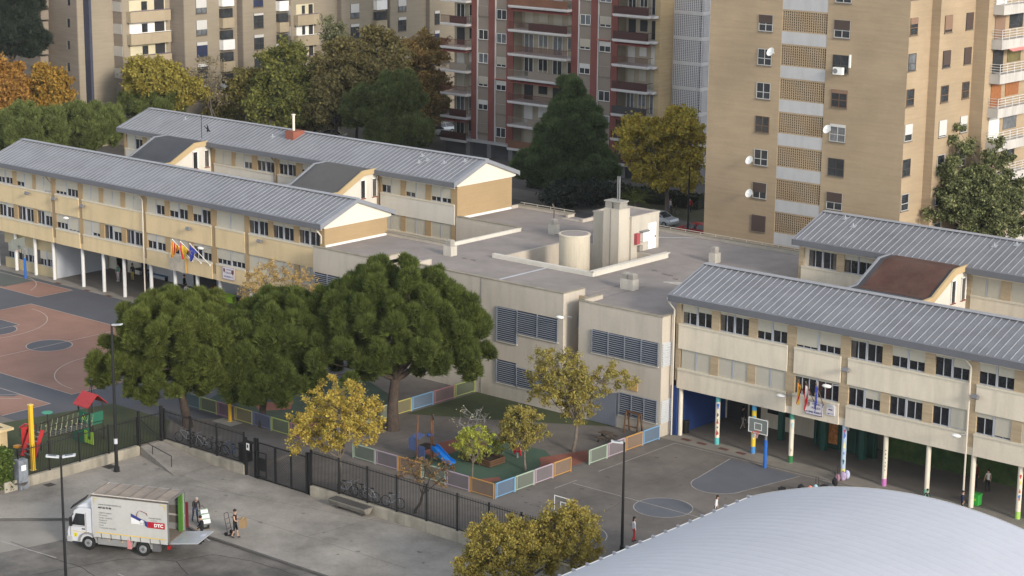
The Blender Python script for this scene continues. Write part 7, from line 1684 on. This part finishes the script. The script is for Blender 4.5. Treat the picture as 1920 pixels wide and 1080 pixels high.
fw = Vector((math.cos(.55), math.sin(.55), 0)); sdv = Vector((-math.sin(.55), math.cos(.55), 0)); c = m3+fw*.50+Vector((0, 0, 1.0)); m = MB(); m.obox(c, fw*.17, sdv*.27, Vector((0, 0, .26))); o = tag(m.build('cardboard_box', card), 'brown cardboard box carried by the man in shorts', 'box'); m = MB(); m.obox(c+Vector((0, 0, .262)), fw*.03, sdv*.27, Vector((0, 0, .004))); m.build('tape', mat('tan_tape', (.42, .30, .14), .5), o)
def hand_truck(label, p, a, tilt):
    t = local(thing('hand_truck', label, 'hand truck', (0, 0, 0), 'hand trucks')); m = MB(); ct, st = math.cos(tilt), math.sin(tilt)
    def Q(y, z): return (-st*z, y, .12+ct*z)
    for y in (-.2, .2): m.tube([Q(y, 0), Q(y, 1.15), Q(y*.7, 1.25)], .018, 6)
    for z in (.3, .6, .9): m.tube([Q(-.2, z), Q(.2, z)], .014, 6)
    m.tube([Q(-.14, 1.25), Q(.14, 1.25)], .018, 6); m.build('frame', mat('dark_red_brown_tube', (.05, .03, .03), .5), t)
    m = MB(); m.box(0, .25, -.22, .22, .03, .05); m.build('toe_plate', black_m, t)
    for y in (-.26, .26): m = MB(); m.tube([(-.08, y-.03, .12), (-.08, y+.03, .12)], .12, 14); m.build('wheel', rubber_k, t)
    return place(t, tuple(p), a)
hand_truck('empty hand truck standing left of the man in shorts', gp(431, 1003, -.6), .2, .22)
p = gp(384, 990, -.6); hand_truck('hand truck loaded with pale boxes, tilted by the grey haired man', p, -.35, .55)
u = Vector((math.cos(-.35), math.sin(-.35), 0)); v = Vector((-u.y, u.x, 0)); tl = Vector((-math.sin(.55)*u.x, -math.sin(.55)*u.y, math.cos(.55))); nu_ = Vector((math.cos(.55)*u.x, math.cos(.55)*u.y, math.sin(.55)))
for i, (w_, hh) in enumerate(((.26, .15), (.26, .14), (.23, .13))):
    cc = p+Vector((0, 0, .15))+nu_*.24+tl*(.17+i*.31); m = MB(); m.obox(cc, nu_*.22, v*w_, tl*hh); o = tag(m.build('parcel', wbox, bevel=.01), ['pale box lowest on the tilted hand truck', 'pale box in the middle of the tilted hand truck', 'pale box on top of the tilted hand truck'][i], 'box', 'boxes on the tilted hand truck'); m = MB(); m.obox(cc+tl*(hh-.03), nu_*.222, v*(w_+.002), tl*.022); m.build('lid_band', mat('green_band', (.25, .36, .26), .7), o)
# pupils and adults in the yard
tank = 'people in the school yard'
person('child in white sweater and red trousers at the edge of the court, seen from behind', gp(1188, 1016), .9, '', whc, redc, shoe_k, h=1.5, longhair=True, group=tank, stride=.1)
person('dark haired child in white behind the edge of the vaulted roof', gp(1341, 972), .4, '', whc, greyc, shoe_k, h=1.45, longhair=True, group=tank, stride=-.1, lean=.15)
person('child in white shirt and dark trousers standing in the porch by the green mural', gp(1851, 923), 2.6, '', whc, navyc, shoe_k, h=1.5, sleeves=False, group=tank, stride=.1)
person('adult in dark red top in the porch behind the white column on the right', gp(1828, 915), -1.6, '', mat('dark_red_top', (.10, .025, .02), .9), navyc, shoe_k, h=1.7, group=tank)
person('child with dark hair half hidden by the vaulted roof beside the mint footed column', gp(1737, 957), -1.0, '', greyc, navyc, shoe_k, h=1.35, group=tank)
person('child in dark clothes beside the white downpipe at the edge of the vaulted roof', gp(1803, 962), .4, '', mat('navy_clothes', (.015, .02, .05), .9), navyc, shoe_k, h=1.4, group=tank)
person('woman in teal top and pale trousers in the porch of the yellow block', gp(222, 528), -1.4, '', tealc, palec, shoe_w, h=1.65, longhair=True, group=tank, sleeves=False)
person('person in dark top and yellow skirt in the porch between two white columns', gp(249, 527), -1.4, '', navyc, yelc, shoe_k, h=1.6, longhair=True, group=tank)
person('child in a white top in the porch under the flags', gp(350, 562), 2.2, '', whc, navyc, shoe_k, h=1.4, group=tank)
person('person in a dark coat standing beside the white topped child in the porch', gp(346, 550), .5, '', navyc, greyc, shoe_k, h=1.65, group=tank, stride=.1)
person('person in pale trousers in the dark porch beside the blue wall', gp(1392, 806), 1.2, '', navyc, mat('sand_trousers', (.28, .24, .20), .9), shoe_k, h=1.65, group=tank, stride=.25)
sg = 'passers by behind the school'
person('walker in white top and blue trousers with a bicycle behind the silver car', gp(1256, 402), .2, '', whc, mat('blue_trousers', (.06, .11, .28), .9), shoe_k, h=1.75, group=sg, stride=.2, sleeves=False)
person('passer by with red bag and black trousers beside the black street lamp', gp(1293, 402), 2.2, '', redc, navyc, shoe_w, h=1.8, group=sg)
bk2 = dup(protos[1], tuple(gp(1262, 403)), .3, 'bicycle wheeled by the walker in white behind the silver car')
# furniture in the left porch
t = thing('porch_bench', 'blue bench against the back wall of the left porch', 'bench', tuple(gp(297, 524))); q = gp(297, 524, 0); m = MB(); m.box(q.x-1.3, q.x+1.3, q.y-.25, q.y+.2, .42, .48); m.box(q.x-1.3, q.x+1.3, q.y+.15, q.y+.2, .55, 1.0); m.build('seat', mat('blue_bench', (.03, .12, .25), .6), t); m = MB()
for s_ in (-1.2, 1.2): m.box(q.x+s_-.04, q.x+s_+.04, q.y-.22, q.y+.2, 0, .42)
m.build('leg', black_m, t)
q = gp(268, 520, 0); t = thing('porch_table', 'dark table in the left porch beside the blue bench', 'table', tuple(q)); m = MB(); m.box(q.x-.9, q.x+.9, q.y-.4, q.y+.4, .68, .74); m.build('table_top', greyc, t); m = MB()
for dx in (-.8, .8):
    for dy in (-.32, .32): m.box(q.x+dx-.03, q.x+dx+.03, q.y+dy-.03, q.y+dy+.03, 0, .68)
m.build('leg', black_m, t)
q = gp(398, 556, 0); t = thing('chair', 'red chair in the left porch near the sign board', 'chair', tuple(q)); m = MB(); m.box(q.x-.22, q.x+.22, q.y-.22, q.y+.22, .42, .46); m.obox((q.x+.2, q.y+.05, .75), (.02, 0, .0), (0, .2, 0), (.08, 0, .3)); m.build('seat', redc, t); m = MB()
for dx in (-.18, .18):
    for dy in (-.18, .18): m.box(q.x+dx-.015, q.x+dx+.015, q.y+dy-.015, q.y+dy+.015, 0, .42)
m.build('leg', black_m, t)
q = gp(425, 566, 0); t = thing('play_mat', 'lime green block leaning in the left porch near the ochre tree', 'play block', tuple(q)); m = MB(); m.obox((q.x, q.y, .35), (1.0, 0, 0), (0, .2, .1), (0, -.05, .3)); m.build('block', mat('lime_panel', (0, 0, 0)), t)
# litter bin, green box, waste
q = gp(1281, 812); t = thing('litter_bin', 'black litter bin in the right porch beside the blue wall', 'litter bin', tuple(q)); m = MB(); m.cyl(q.x+.1, q.y+.1, 0, .85, .24, 14, .28); m.build('bin_body', mat('black_plastic', (0, 0, 0)), t); m = MB(); m.cyl(q.x+.1, q.y+.1, .85, .9, .30, 14); m.build('bin_rim', greyc, t)
q = gp(1829, 947); t = thing('crate', 'green crate standing in the porch behind the white column on the right', 'crate', tuple(q)); m = MB(); m.box(q.x-.28, q.x+.28, q.y-.25, q.y+.25, .05, .75); m.box(q.x-.31, q.x+.31, q.y-.28, q.y+.28, .68, .76); m.build('crate_body', mat('bright_green', (.04, .33, .05), .5), t); m = MB(); m.box(q.x-.12, q.x+.12, q.y-.262, q.y-.252, .35, .5); m.build('label_patch', mat('lime_panel', (0, 0, 0)), t)
# school bags in a heap behind the vaulted roof
def bag(label, p, w, h, m_, trolley=False, fallen=False):
    t = thing('school_bag', label, 'school bag', tuple(p), 'school bags left beside the court'); m = MB()
    if fallen: m.ell((p.x, p.y, w*.45), (h*.55, w*.6, w*.45), 12, 8)
    else: m.ell((p.x, p.y, h*.48), (w*.5, w*.36, h*.5), 12, 8); m.ell((p.x+.05, p.y-w*.3, h*.3), (w*.33, w*.15, h*.24), 10, 6)
    m.build('bag_body', m_, t, smooth=True)
    if trolley:
        m = MB(); m.tube([(p.x-.1, p.y+.14, .1), (p.x-.1, p.y+.14, h+.45), (p.x+.1, p.y+.14, h+.45), (p.x+.1, p.y+.14, .1)], .014, 6); m.build('handle', black_m, t)
    else: m = MB(); m.tube([(p.x-.08, p.y, h*.93 if not fallen else w*.8), (p.x, p.y, (h*.93 if not fallen else w*.8)+.08), (p.x+.08, p.y, h*.93 if not fallen else w*.8)], .014, 6); m.build('strap', black_m, t)
blk = mat('black_bag', (.012, .012, .015), .8, .2, 6)
for (px_, py_, w, h, mm, tr_, fl, lb_) in ((1502, 922, .5, .5, blk, 0, 0, 'round black school bag, leftmost of the heap beyond the vaulted roof'), (1519, 924, .38, .5, mat('coral_bag', (.62, .22, .15), .8), 0, 0, 'coral orange school bag'), (1529, 922, .34, .5, mat('pale_cyan_bag', (.32, .50, .58), .8), 1, 0, 'pale blue school bag with a raised trolley handle'),
        (1545, 919, .42, .55, blk, 0, 1, 'black school bag lying left of the grey one'), (1556, 918, .42, .6, mat('charcoal_grey_bag', (.07, .075, .085), .8), 0, 1, 'charcoal grey school bag lying in the heap'), (1565, 912, .4, .6, blk, 1, 0, 'black trolley school bag standing near the yellow footed column'),
        (1570, 903, .4, .55, mat('dusky_pink_bag', (.25, .15, .18), .8, .3, 5), 1, 0, 'dusky pink and black trolley bag'), (1580, 901, .5, .62, mat('lilac_bag', (.36, .28, .42), .8, .25, 5), 0, 0, 'lilac school bag beside the yellow footed column'), (1588, 898, .4, .62, mat('pale_violet_bag', (.42, .45, .62), .8, .1), 0, 0, 'pale violet school bag, rightmost of the heap')):
    bag(lb_, gp(px_, py_), w, h, mm, tr_, fl)
q = gp(1463+3, 922); m = MB(); m.box(q.x-.2, q.x+.2, q.y-.15, q.y-.12, 0, .3); m.box(q.x-.2, q.x+.2, q.y+.12, q.y+.15, 0, .3); m.box(q.x-.2, q.x+.2, q.y-.12, q.y+.12, 0, .03); tag(m.build('open_crate', greyc), 'small open dark crate left of the round black school bag', 'crate')
# bird flying in front of the rear roof
q = onX(390, 243, 100.0); t = thing('bird', 'black bird flying in front of the rear school roof', 'bird', tuple(q)); m = MB(); ax = Vector((.55, .30, -.55)).normalized(); m.tube([q-ax*.26, q-ax*.12, q, q+ax*.13, q+ax*.2], [.012, .05, .075, .055, .02], 10); m.ell(q+ax*.2, (.045, .045, .045), 8, 6); m.build('body', mat('black_feathers', (.012, .012, .014), .7), t, smooth=True)
m = MB(); lt = Vector((.35, -.25, .9)).normalized()
for s in (-1, 1):
    a = q+ax*.08; b_ = q+lt*.22*s+ax*.02+Vector((0, 0, .06)); c_ = q+lt*.36*s-ax*.14; n_ = ax.cross(lt).normalized()*.006
    m.face([a+n_, b_+n_, c_+n_, q-ax*.08+n_]); m.face([a-n_, q-ax*.08-n_, c_-n_, b_-n_])
m.build('wing', mat('black_feathers', (0, 0, 0)), t); m = MB(); m.obox(q-ax*.32, ax*.07, lt*.05, ax.cross(lt)*.005); m.build('tail', mat('black_feathers', (0, 0, 0)), t)

# ------------------------------------------------------------------ delivery truck
t = local(thing('delivery_truck', 'white delivery truck with a curtain side and lowered tail lift, parked at the kerb', 'truck', (0, 0, 0)))
wt = mat('white_truck_paint', (.54, .55, .58), .35, .03, 1, 5, dirt=.08); curt = mat('pale_grey_tarpaulin', (.44, .44, .42), .6, .03, .8, 5, streak=.05, dirt=.06); dkp = mat('dark_grey_plastic', (.11, .11, .115), .7, .08); tarp = mat('dirty_beige_tarpaulin', (.28, .235, .195), .8, .07, 1.5, 8, dirt=.3); chs = mat('grey_chassis', (.22, .22, .215), .6, .1); tglass = glass_mat('truck_glass', (.02, .022, .025))
W = 2.3; X0, X1, Zb, Zt = 1.62, 6.28, .88, 3.38
m = MB(); prof = [(.02, .42), (.0, .95), (.10, 1.35), (.46, 2.28), (.70, 2.42), (1.56, 2.45), (1.56, .42)]; m.extr(prof, 'y', .08, W-.08); cabm = m.build('cab', wt, t, bevel=.04)
m = MB(); m.extr([(.075, 1.40), (.43, 2.20), (.40, 2.22), (.045, 1.42)], 'y', .22, W-.22); m.build('windscreen', tglass, cabm)
m = MB(); m.face([(.30, .07, 1.42), (1.12, .07, 1.42), (1.12, .07, 2.12), (.58, .07, 2.12)]); m.face([(.30, .06, 1.42), (.58, .06, 2.12), (1.12, .06, 2.12), (1.12, .06, 1.42)]); m.build('side_window', tglass, cabm)
m = MB(); m.bar((.22, .055, .75), (.22, .055, 1.4), .02, .02); m.bar((1.2, .055, .9), (1.2, .055, 2.2), .015, .015); m.bar((.22, .055, 1.36), (1.2, .055, 1.36), .02, .02); m.build('door_gap', mat('seam_grey', (.25, .25, .26), .6), cabm)
m = MB(); m.box(.95, 1.13, .03, .07, 1.2, 1.26); m.build('door_handle', black_m, cabm)
m = MB(); m.obox((.28, .0, 1.62), (.07, 0, 0), (0, .07, 0), (0, 0, .26)); m.bar((.28, 0, 1.88), (.45, .1, 2.1), .03); m.build('mirror', black_m, cabm)
m = MB(); m.extr([(.40, 2.30), (.60, 2.48), (1.20, 2.72), (1.5, 2.76), (1.5, 2.42), (.7, 2.40)], 'y', .35, W-.35); m.build('roof_deflector', wt, cabm, bevel=.05); m = MB(); m.obox((.28, W/2, 2.42), (.10, 0, .12), (0, W/2-.25, 0), (.02, 0, -.02)); m.build('sun_visor', mat('smoked_visor', (.02, .02, .022), .3), cabm)
m = MB(); m.box(-.03, .3, .04, W-.04, .38, .72); m.build('bumper', mat('light_grey_bumper', (.35, .35, .36), .6, .05), t, bevel=.04); m = MB()
for y in (.2, W-.5): m.box(-.045, .02, y, y+.3, .62, .82)
m.build('headlight', glass_l, t); m = MB(); m.box(-.02, .02, .6, W-.6, .85, 1.2); m.build('grille', dkp, t)
def arch(xc, r, name):
    m = MB(); pr = []
    for i in range(9): a = math.pi*i/8; pr.append((xc+(r+.10)*math.cos(a), .50+(r+.06)*math.sin(a)))
    for i in range(9): a = math.pi*(8-i)/8; pr.append((xc+r*math.cos(a), .50+r*math.sin(a)*.98))
    m.extr(pr, 'y', .0, .45); m.build(name, chs, t)
arch(1.3, .50, 'wheel_arch'); arch(4.68, .50, 'wheel_arch')
for xc in (1.3, 4.68):
    for y0, y1 in ((.06, .34), (W-.34, W-.06)) if xc < 2 else ((.04, .52), (W-.52, W-.04)):
        m = MB(); m.tube([(xc, y0, .42), (xc, y0+.03, .42), (xc, y1, .42)], [.38, .42, .42], 24); w = m.build('wheel', rubber_k, t); m = MB(); m.tube([(xc, y0-.012, .42), (xc, y0+.02, .42)], [.22, .25], 20); rm = m.build('rim', mat('truck_rim_grey', (.32, .33, .34), .4, .05, metal=.5), w)
        m = MB(); m.tube([(xc, y0-.03, .42), (xc, y0, .42)], .09, 12); m.build('hub', dkp, rm)
m = MB(); m.box(.4, X1-.2, .75, .9, .5, .88); m.box(.4, X1-.2, W-.9, W-.75, .5, .88); m.build('chassis', dkp, t)
m = MB(); m.box(1.9, 4.05, .03, .10, .42, .80); m.build('side_guard', chs, t, bevel=.02)
m = MB(); m.box(3.75, 4.02, -.01, .03, .36, .92); m.build('pink_panel', mat('faded_pink_panel', (.48, .19, .19), .6, .1), t); m = MB(); m.box(2.6, 2.66, .0, .03, .7, .74); m.box(3.4, 3.46, 0, .03, .7, .74); m.build('side_marker', mat('amber', (.65, .35, .05), .5), t)
m = MB(); m.box(X0, X1, .0, W, Zb, Zb+.12); m.build('load_floor', mat('worn_floor', (.17, .14, .11), .85, .15, 2, 10), t)
m = MB(); n_ = 44
for i in range(n_):
    xa, xb = X0+.05+(X1-X0-.1)*i/n_, X0+.05+(X1-X0-.1)*(i+1)/n_; ya, yb_ = -.012+.004*math.sin(i*1.3), -.012+.004*math.sin((i+1)*1.3); m.face([(xa, ya, Zb-.02), (xb, yb_, Zb-.02), (xb, yb_*.4, Zt-.06), (xa, ya*.4, Zt-.06)])
m.box(X0+.05, X1-.05, .01, .03, Zb, Zt-.06); cu = m.build('curtain_side', curt, t)
m = MB(); m.box(X0, X0+.05, 0, W, Zb, Zt); m.build('headboard', wt, t)
m = MB(); m.box(X0+.05, X1, W-.05, W, Zb+1.55, Zt); m.box(X0+.05, X1, W-.05, W, Zb, Zb+.5); m.build('far_side', mat('inner_grey_side', (.24, .24, .24), .8, .1), t)
m = MB(); m.box(X0+1.8, X1-.05, W-.06, W-.02, Zb+.5, Zb+1.55); m.build('far_slats', mat('dim_slats', (.12, .11, .10), .8), t)
m = MB()
for k in range(5): m.box(X0+.05+k*1.13, X0+.1+k*1.13, W-.1, W-.06, Zb, Zt-.05)
m.box(X0+.05, X1, W-.1, W-.06, Zb+.95, Zb+1.05); m.build('inner_posts', mat('pale_post', (.40, .38, .35), .7), t)
m = MB(); nr = 6
for i in range(nr*4):
    xa, xb = X0-.02+(X1-X0+.06)*i/(nr*4), X0-.02+(X1-X0+.06)*(i+1)/(nr*4); sag = lambda x: Zt+.02-.035*abs(math.sin(math.pi*nr*(x-X0)/(X1-X0)))
    m.face([(xa, -.03, sag(xa)-.03), (xb, -.03, sag(xb)-.03), (xb, W/2, sag(xb)+.03), (xa, W/2, sag(xa)+.03)]); m.face([(xa, W/2, sag(xa)+.03), (xb, W/2, sag(xb)+.03), (xb, W+.03, sag(xb)-.03), (xa, W+.03, sag(xa)-.03)])
tr_ = m.build('roof_tarpaulin', tarp, t)
m = MB()
for i in range(nr+1): x = X0+(X1-X0)*i/nr; m.box(x-.015, x+.015, 0, W, Zt+.035, Zt+.05)
m.build('roof_bows', mat('grimy_bow', (.15, .125, .10), .8, .1), tr_)
m = MB(); m.box(X0-.02, X1+.04, -.05, -.005, Zt-.10, Zt+.0); m.build('top_rail', mat('dark_rail', (.09, .08, .07), .7, .2, 5), t); m = MB(); m.box(X0-.02, X1+.04, -.045, .02, Zt+.0, Zt+.04); m.build('rail_edge', mat('worn_white_edge', (.50, .46, .42), .7, .2, 4), t)
m = MB(); m.box(X1-.03, X1+.02, .0, .07, Zb, Zt); m.box(X1-.03, X1+.02, W-.07, W, Zb, Zt); m.box(X1-.03, X1+.02, .07, W-.07, Zt-.1, Zt); m.box(X1-.03, X1+.02, .07, W-.07, Zb-.06, Zb+.06); m.build('rear_frame', grey_m, t)
m = MB(); m.box(X1-.30, X1-.06, W-.30, W-.14, Zb+.12, Zt-.12); m.build('green_stanchion', mat('bright_green_post', (.07, .19, .03), .6, .08), t)
m = MB(); m.obox((X1-.02, W+.12, Zb+1.0), (.16, 0, 0), (0, .02, 0), (.0, 0, .75)); m.build('opened_red_door', mat('dark_red_door', (.13, .02, .025), .5), t)
m = MB(); m.tube([(X1-1.5, W-.2, Zb+.3), (X1-1.5, W-.2, Zb+.75)], .08, 10); m.build('fire_extinguisher', mat('extinguisher_red', (.35, .03, .03), .4), t)
# printing on the curtain
yt = -.032
m = MB()
m.box(X0+.15, X1-.12, yt, yt+.004, Zb+.25, Zb+.30)
m.box(X0+.14, X0+.17, yt, yt+.004, Zt-.52, Zt-.2); m.box(X0+.17, X0+.42, yt, yt+.004, Zt-.23, Zt-.2); m.box(X1-.17, X1-.14, yt, yt+.004, Zt-.52, Zt-.2); m.box(X1-.42, X1-.17, yt, yt+.004, Zt-.23, Zt-.2)
m.build('yellow_line', mat('yellow_reflective', (.62, .43, .08), .5, .1), cu)
ink = mat('grey_ink', (.12, .12, .13), .6); dark_ink = mat('black_ink', (.04, .04, .045), .6)
text_mesh('www.transportesdtc.es', .15, ink, cu, 'lettering', (X0+.42, yt, Zt-.58), (1, 0, 0), (0, 0, 1)); text_mesh('607 56 93 88', .15, dark_ink, cu, 'lettering', (X0+.42, yt, Zt-.78), (1, 0, 0), (0, 0, 1), bold=.006)
for i, s_ in enumerate(('Logística integral', 'Almacenaje', 'Cargas completas', 'Paquetería', 'Mudanzas', 'Grúas', 'Transportes especiales')): text_mesh(s_, .115, ink, cu, 'lettering', (X0+.44, yt, Zt-1.06-.148*i), (1, 0, 0), (0, 0, 1))
LX, LZ = X0+2.42, Zb+1.0
def poly(pts, mm, y=yt, nm='logo'):
    m = MB(); m.face([(LX+a, y, LZ+b_) for a, b_ in pts]); return m.build(nm, mm, cu)
lred = mat('logo_red', (.36, .015, .03), .5); lblu = mat('logo_blue', (.035, .045, .20), .5); lwh = mat('logo_white', (.68, .68, .68), .5)
poly([(0, .55), (.0, .02), (.75, .02), (.75, .3)], lwh, yt+.001); poly([(0, .62), (.0, .42), (.55, .20), (.62, .32), (.80, .30), (.85, -.02), (1.0, -.12), (1.0, .22), (.9, .25), (.55, .38)], lblu, yt-.002)
poly([(1.0, -.12), (2.05, -.12), (2.05, .24), (1.0, .24)], lred, yt-.003)
text_mesh('DTC', .27, white_p, cu, 'lettering', (LX+1.40, yt-.007, LZ-.03), (1, 0, 0), (0, 0, 1), bold=.012)
text_mesh('TRANSPORTES', .115, ink, cu, 'lettering', (LX+1.08, yt-.002, LZ+.42), (1, 0, 0), (0, 0, 1)); text_mesh('LOGÍSTICA', .08, ink, cu, 'lettering', (LX+1.2, yt-.002, LZ+.30), (1, 0, 0), (0, 0, 1)); text_mesh('24 h', .13, ink, cu, 'lettering', (LX+.52, yt-.005, LZ+.06), (1, 0, 0), (0, 0, 1))
m = MB(); pp = [(.36, .45), (.36, .62), (.46, .80), (.56, .84), (.95, .72), (1.0, .60)]
for a, b_ in zip(pp[:-1], pp[1:]): m.bar((LX+a[0], yt-.004, LZ+a[1]), (LX+b_[0], yt-.004, LZ+b_[1]), .05, .004)
m.build('logo_hook', mat('logo_dark_red', (.20, .03, .05), .5), cu)
m = MB()
for k in range(8): x = X0+.55+k*.6; m.bar((x, -.04, Zb+.24), (x+.03, -.02, Zb-.1), .035, .012)
m.build('curtain_straps', mat('dark_strap', (.06, .06, .06), .8), cu)
m = MB(); m.box(.42, .62, .06, .078, .72, .95); m.build('yellow_sticker', mat('yellow_sticker', (.65, .55, .04), .5), cabm); m = MB(); m.box(.15, 1.3, .066, .078, 1.04, 1.06); m.build('yellow_pinstripe', mat('yellow_reflective', (0, 0, 0)), cabm)
text_mesh('2', .2, dark_ink, cabm, 'lettering', (.47, .055, .76), (1, 0, 0), (0, 0, 1))
# tail lift
m = MB(); m.obox((X1+.88, W/2, Zb+.13), (.86, 0, .10), (0, W/2-.05, 0), (-.003, 0, .025)); m.extr([(X1+1.6, Zb+.07), (X1+1.75, Zb+.07), (X1+1.75, Zb+.03)], 'y', .05, W-.05) if False else None
tlf = m.build('tail_lift_plate', mat('aluminium_plate', (.46, .48, .50), .4, .06, 2, 20, metal=.3), t); m = MB(); m.obox((X1+1.45, 1.5, Zb+.226), (.12, 0, .014), (0, .2, 0), (0, 0, .003)); m.build('plate_label', mat('pale_label', (.6, .6, .7), .5), tlf)
m = MB()
for y in (.5, W-.5): m.bar((X1-.6, y, .55), (X1+.9, y, Zb+.0), .08)
m.build('lift_arms', dkp, tlf)
m = MB(); m.box(X1-.12, X1+.0, .08, .42, .55, .78); m.box(X1-.12, X1+.0, W-.42, W-.08, .55, .78); each(m, 'tail_light', mat('tail_red', (.3, .01, .01), .4), t); m = MB(); m.box(5.2, 5.7, .1, .3, .35, .8); m.build('mudguard_flap', dkp, t)
d_ = Vector((math.cos(TH), math.sin(TH), 0)); fwp = gp(167.5, 1032, -.73)
place(t, tuple(fwp-d_*1.42), TH, (1.035, 1.0, 1.03))

# ------------------------------------------------------------------ air
m = MB(); m.box(-1510, 610, -310, 1510, -1.9, 72); hz = m.build('haze', None); hz.data.materials.clear()
hm = bpy.data.materials.new('haze_air'); hm.use_nodes = True; hn = hm.node_tree; hn.nodes.remove(hn.nodes['Principled BSDF'])
pv = hn.nodes.new('ShaderNodeVolumePrincipled'); pv.inputs['Color'].default_value = (.86, .90, .96, 1); pv.inputs['Density'].default_value = .00008; pv.inputs['Anisotropy'].default_value = 0.2
hn.links.new(pv.outputs[0], hn.nodes['Material Output'].inputs['Volume']); hz.data.materials.append(hm); tag(hz, kind='stuff')
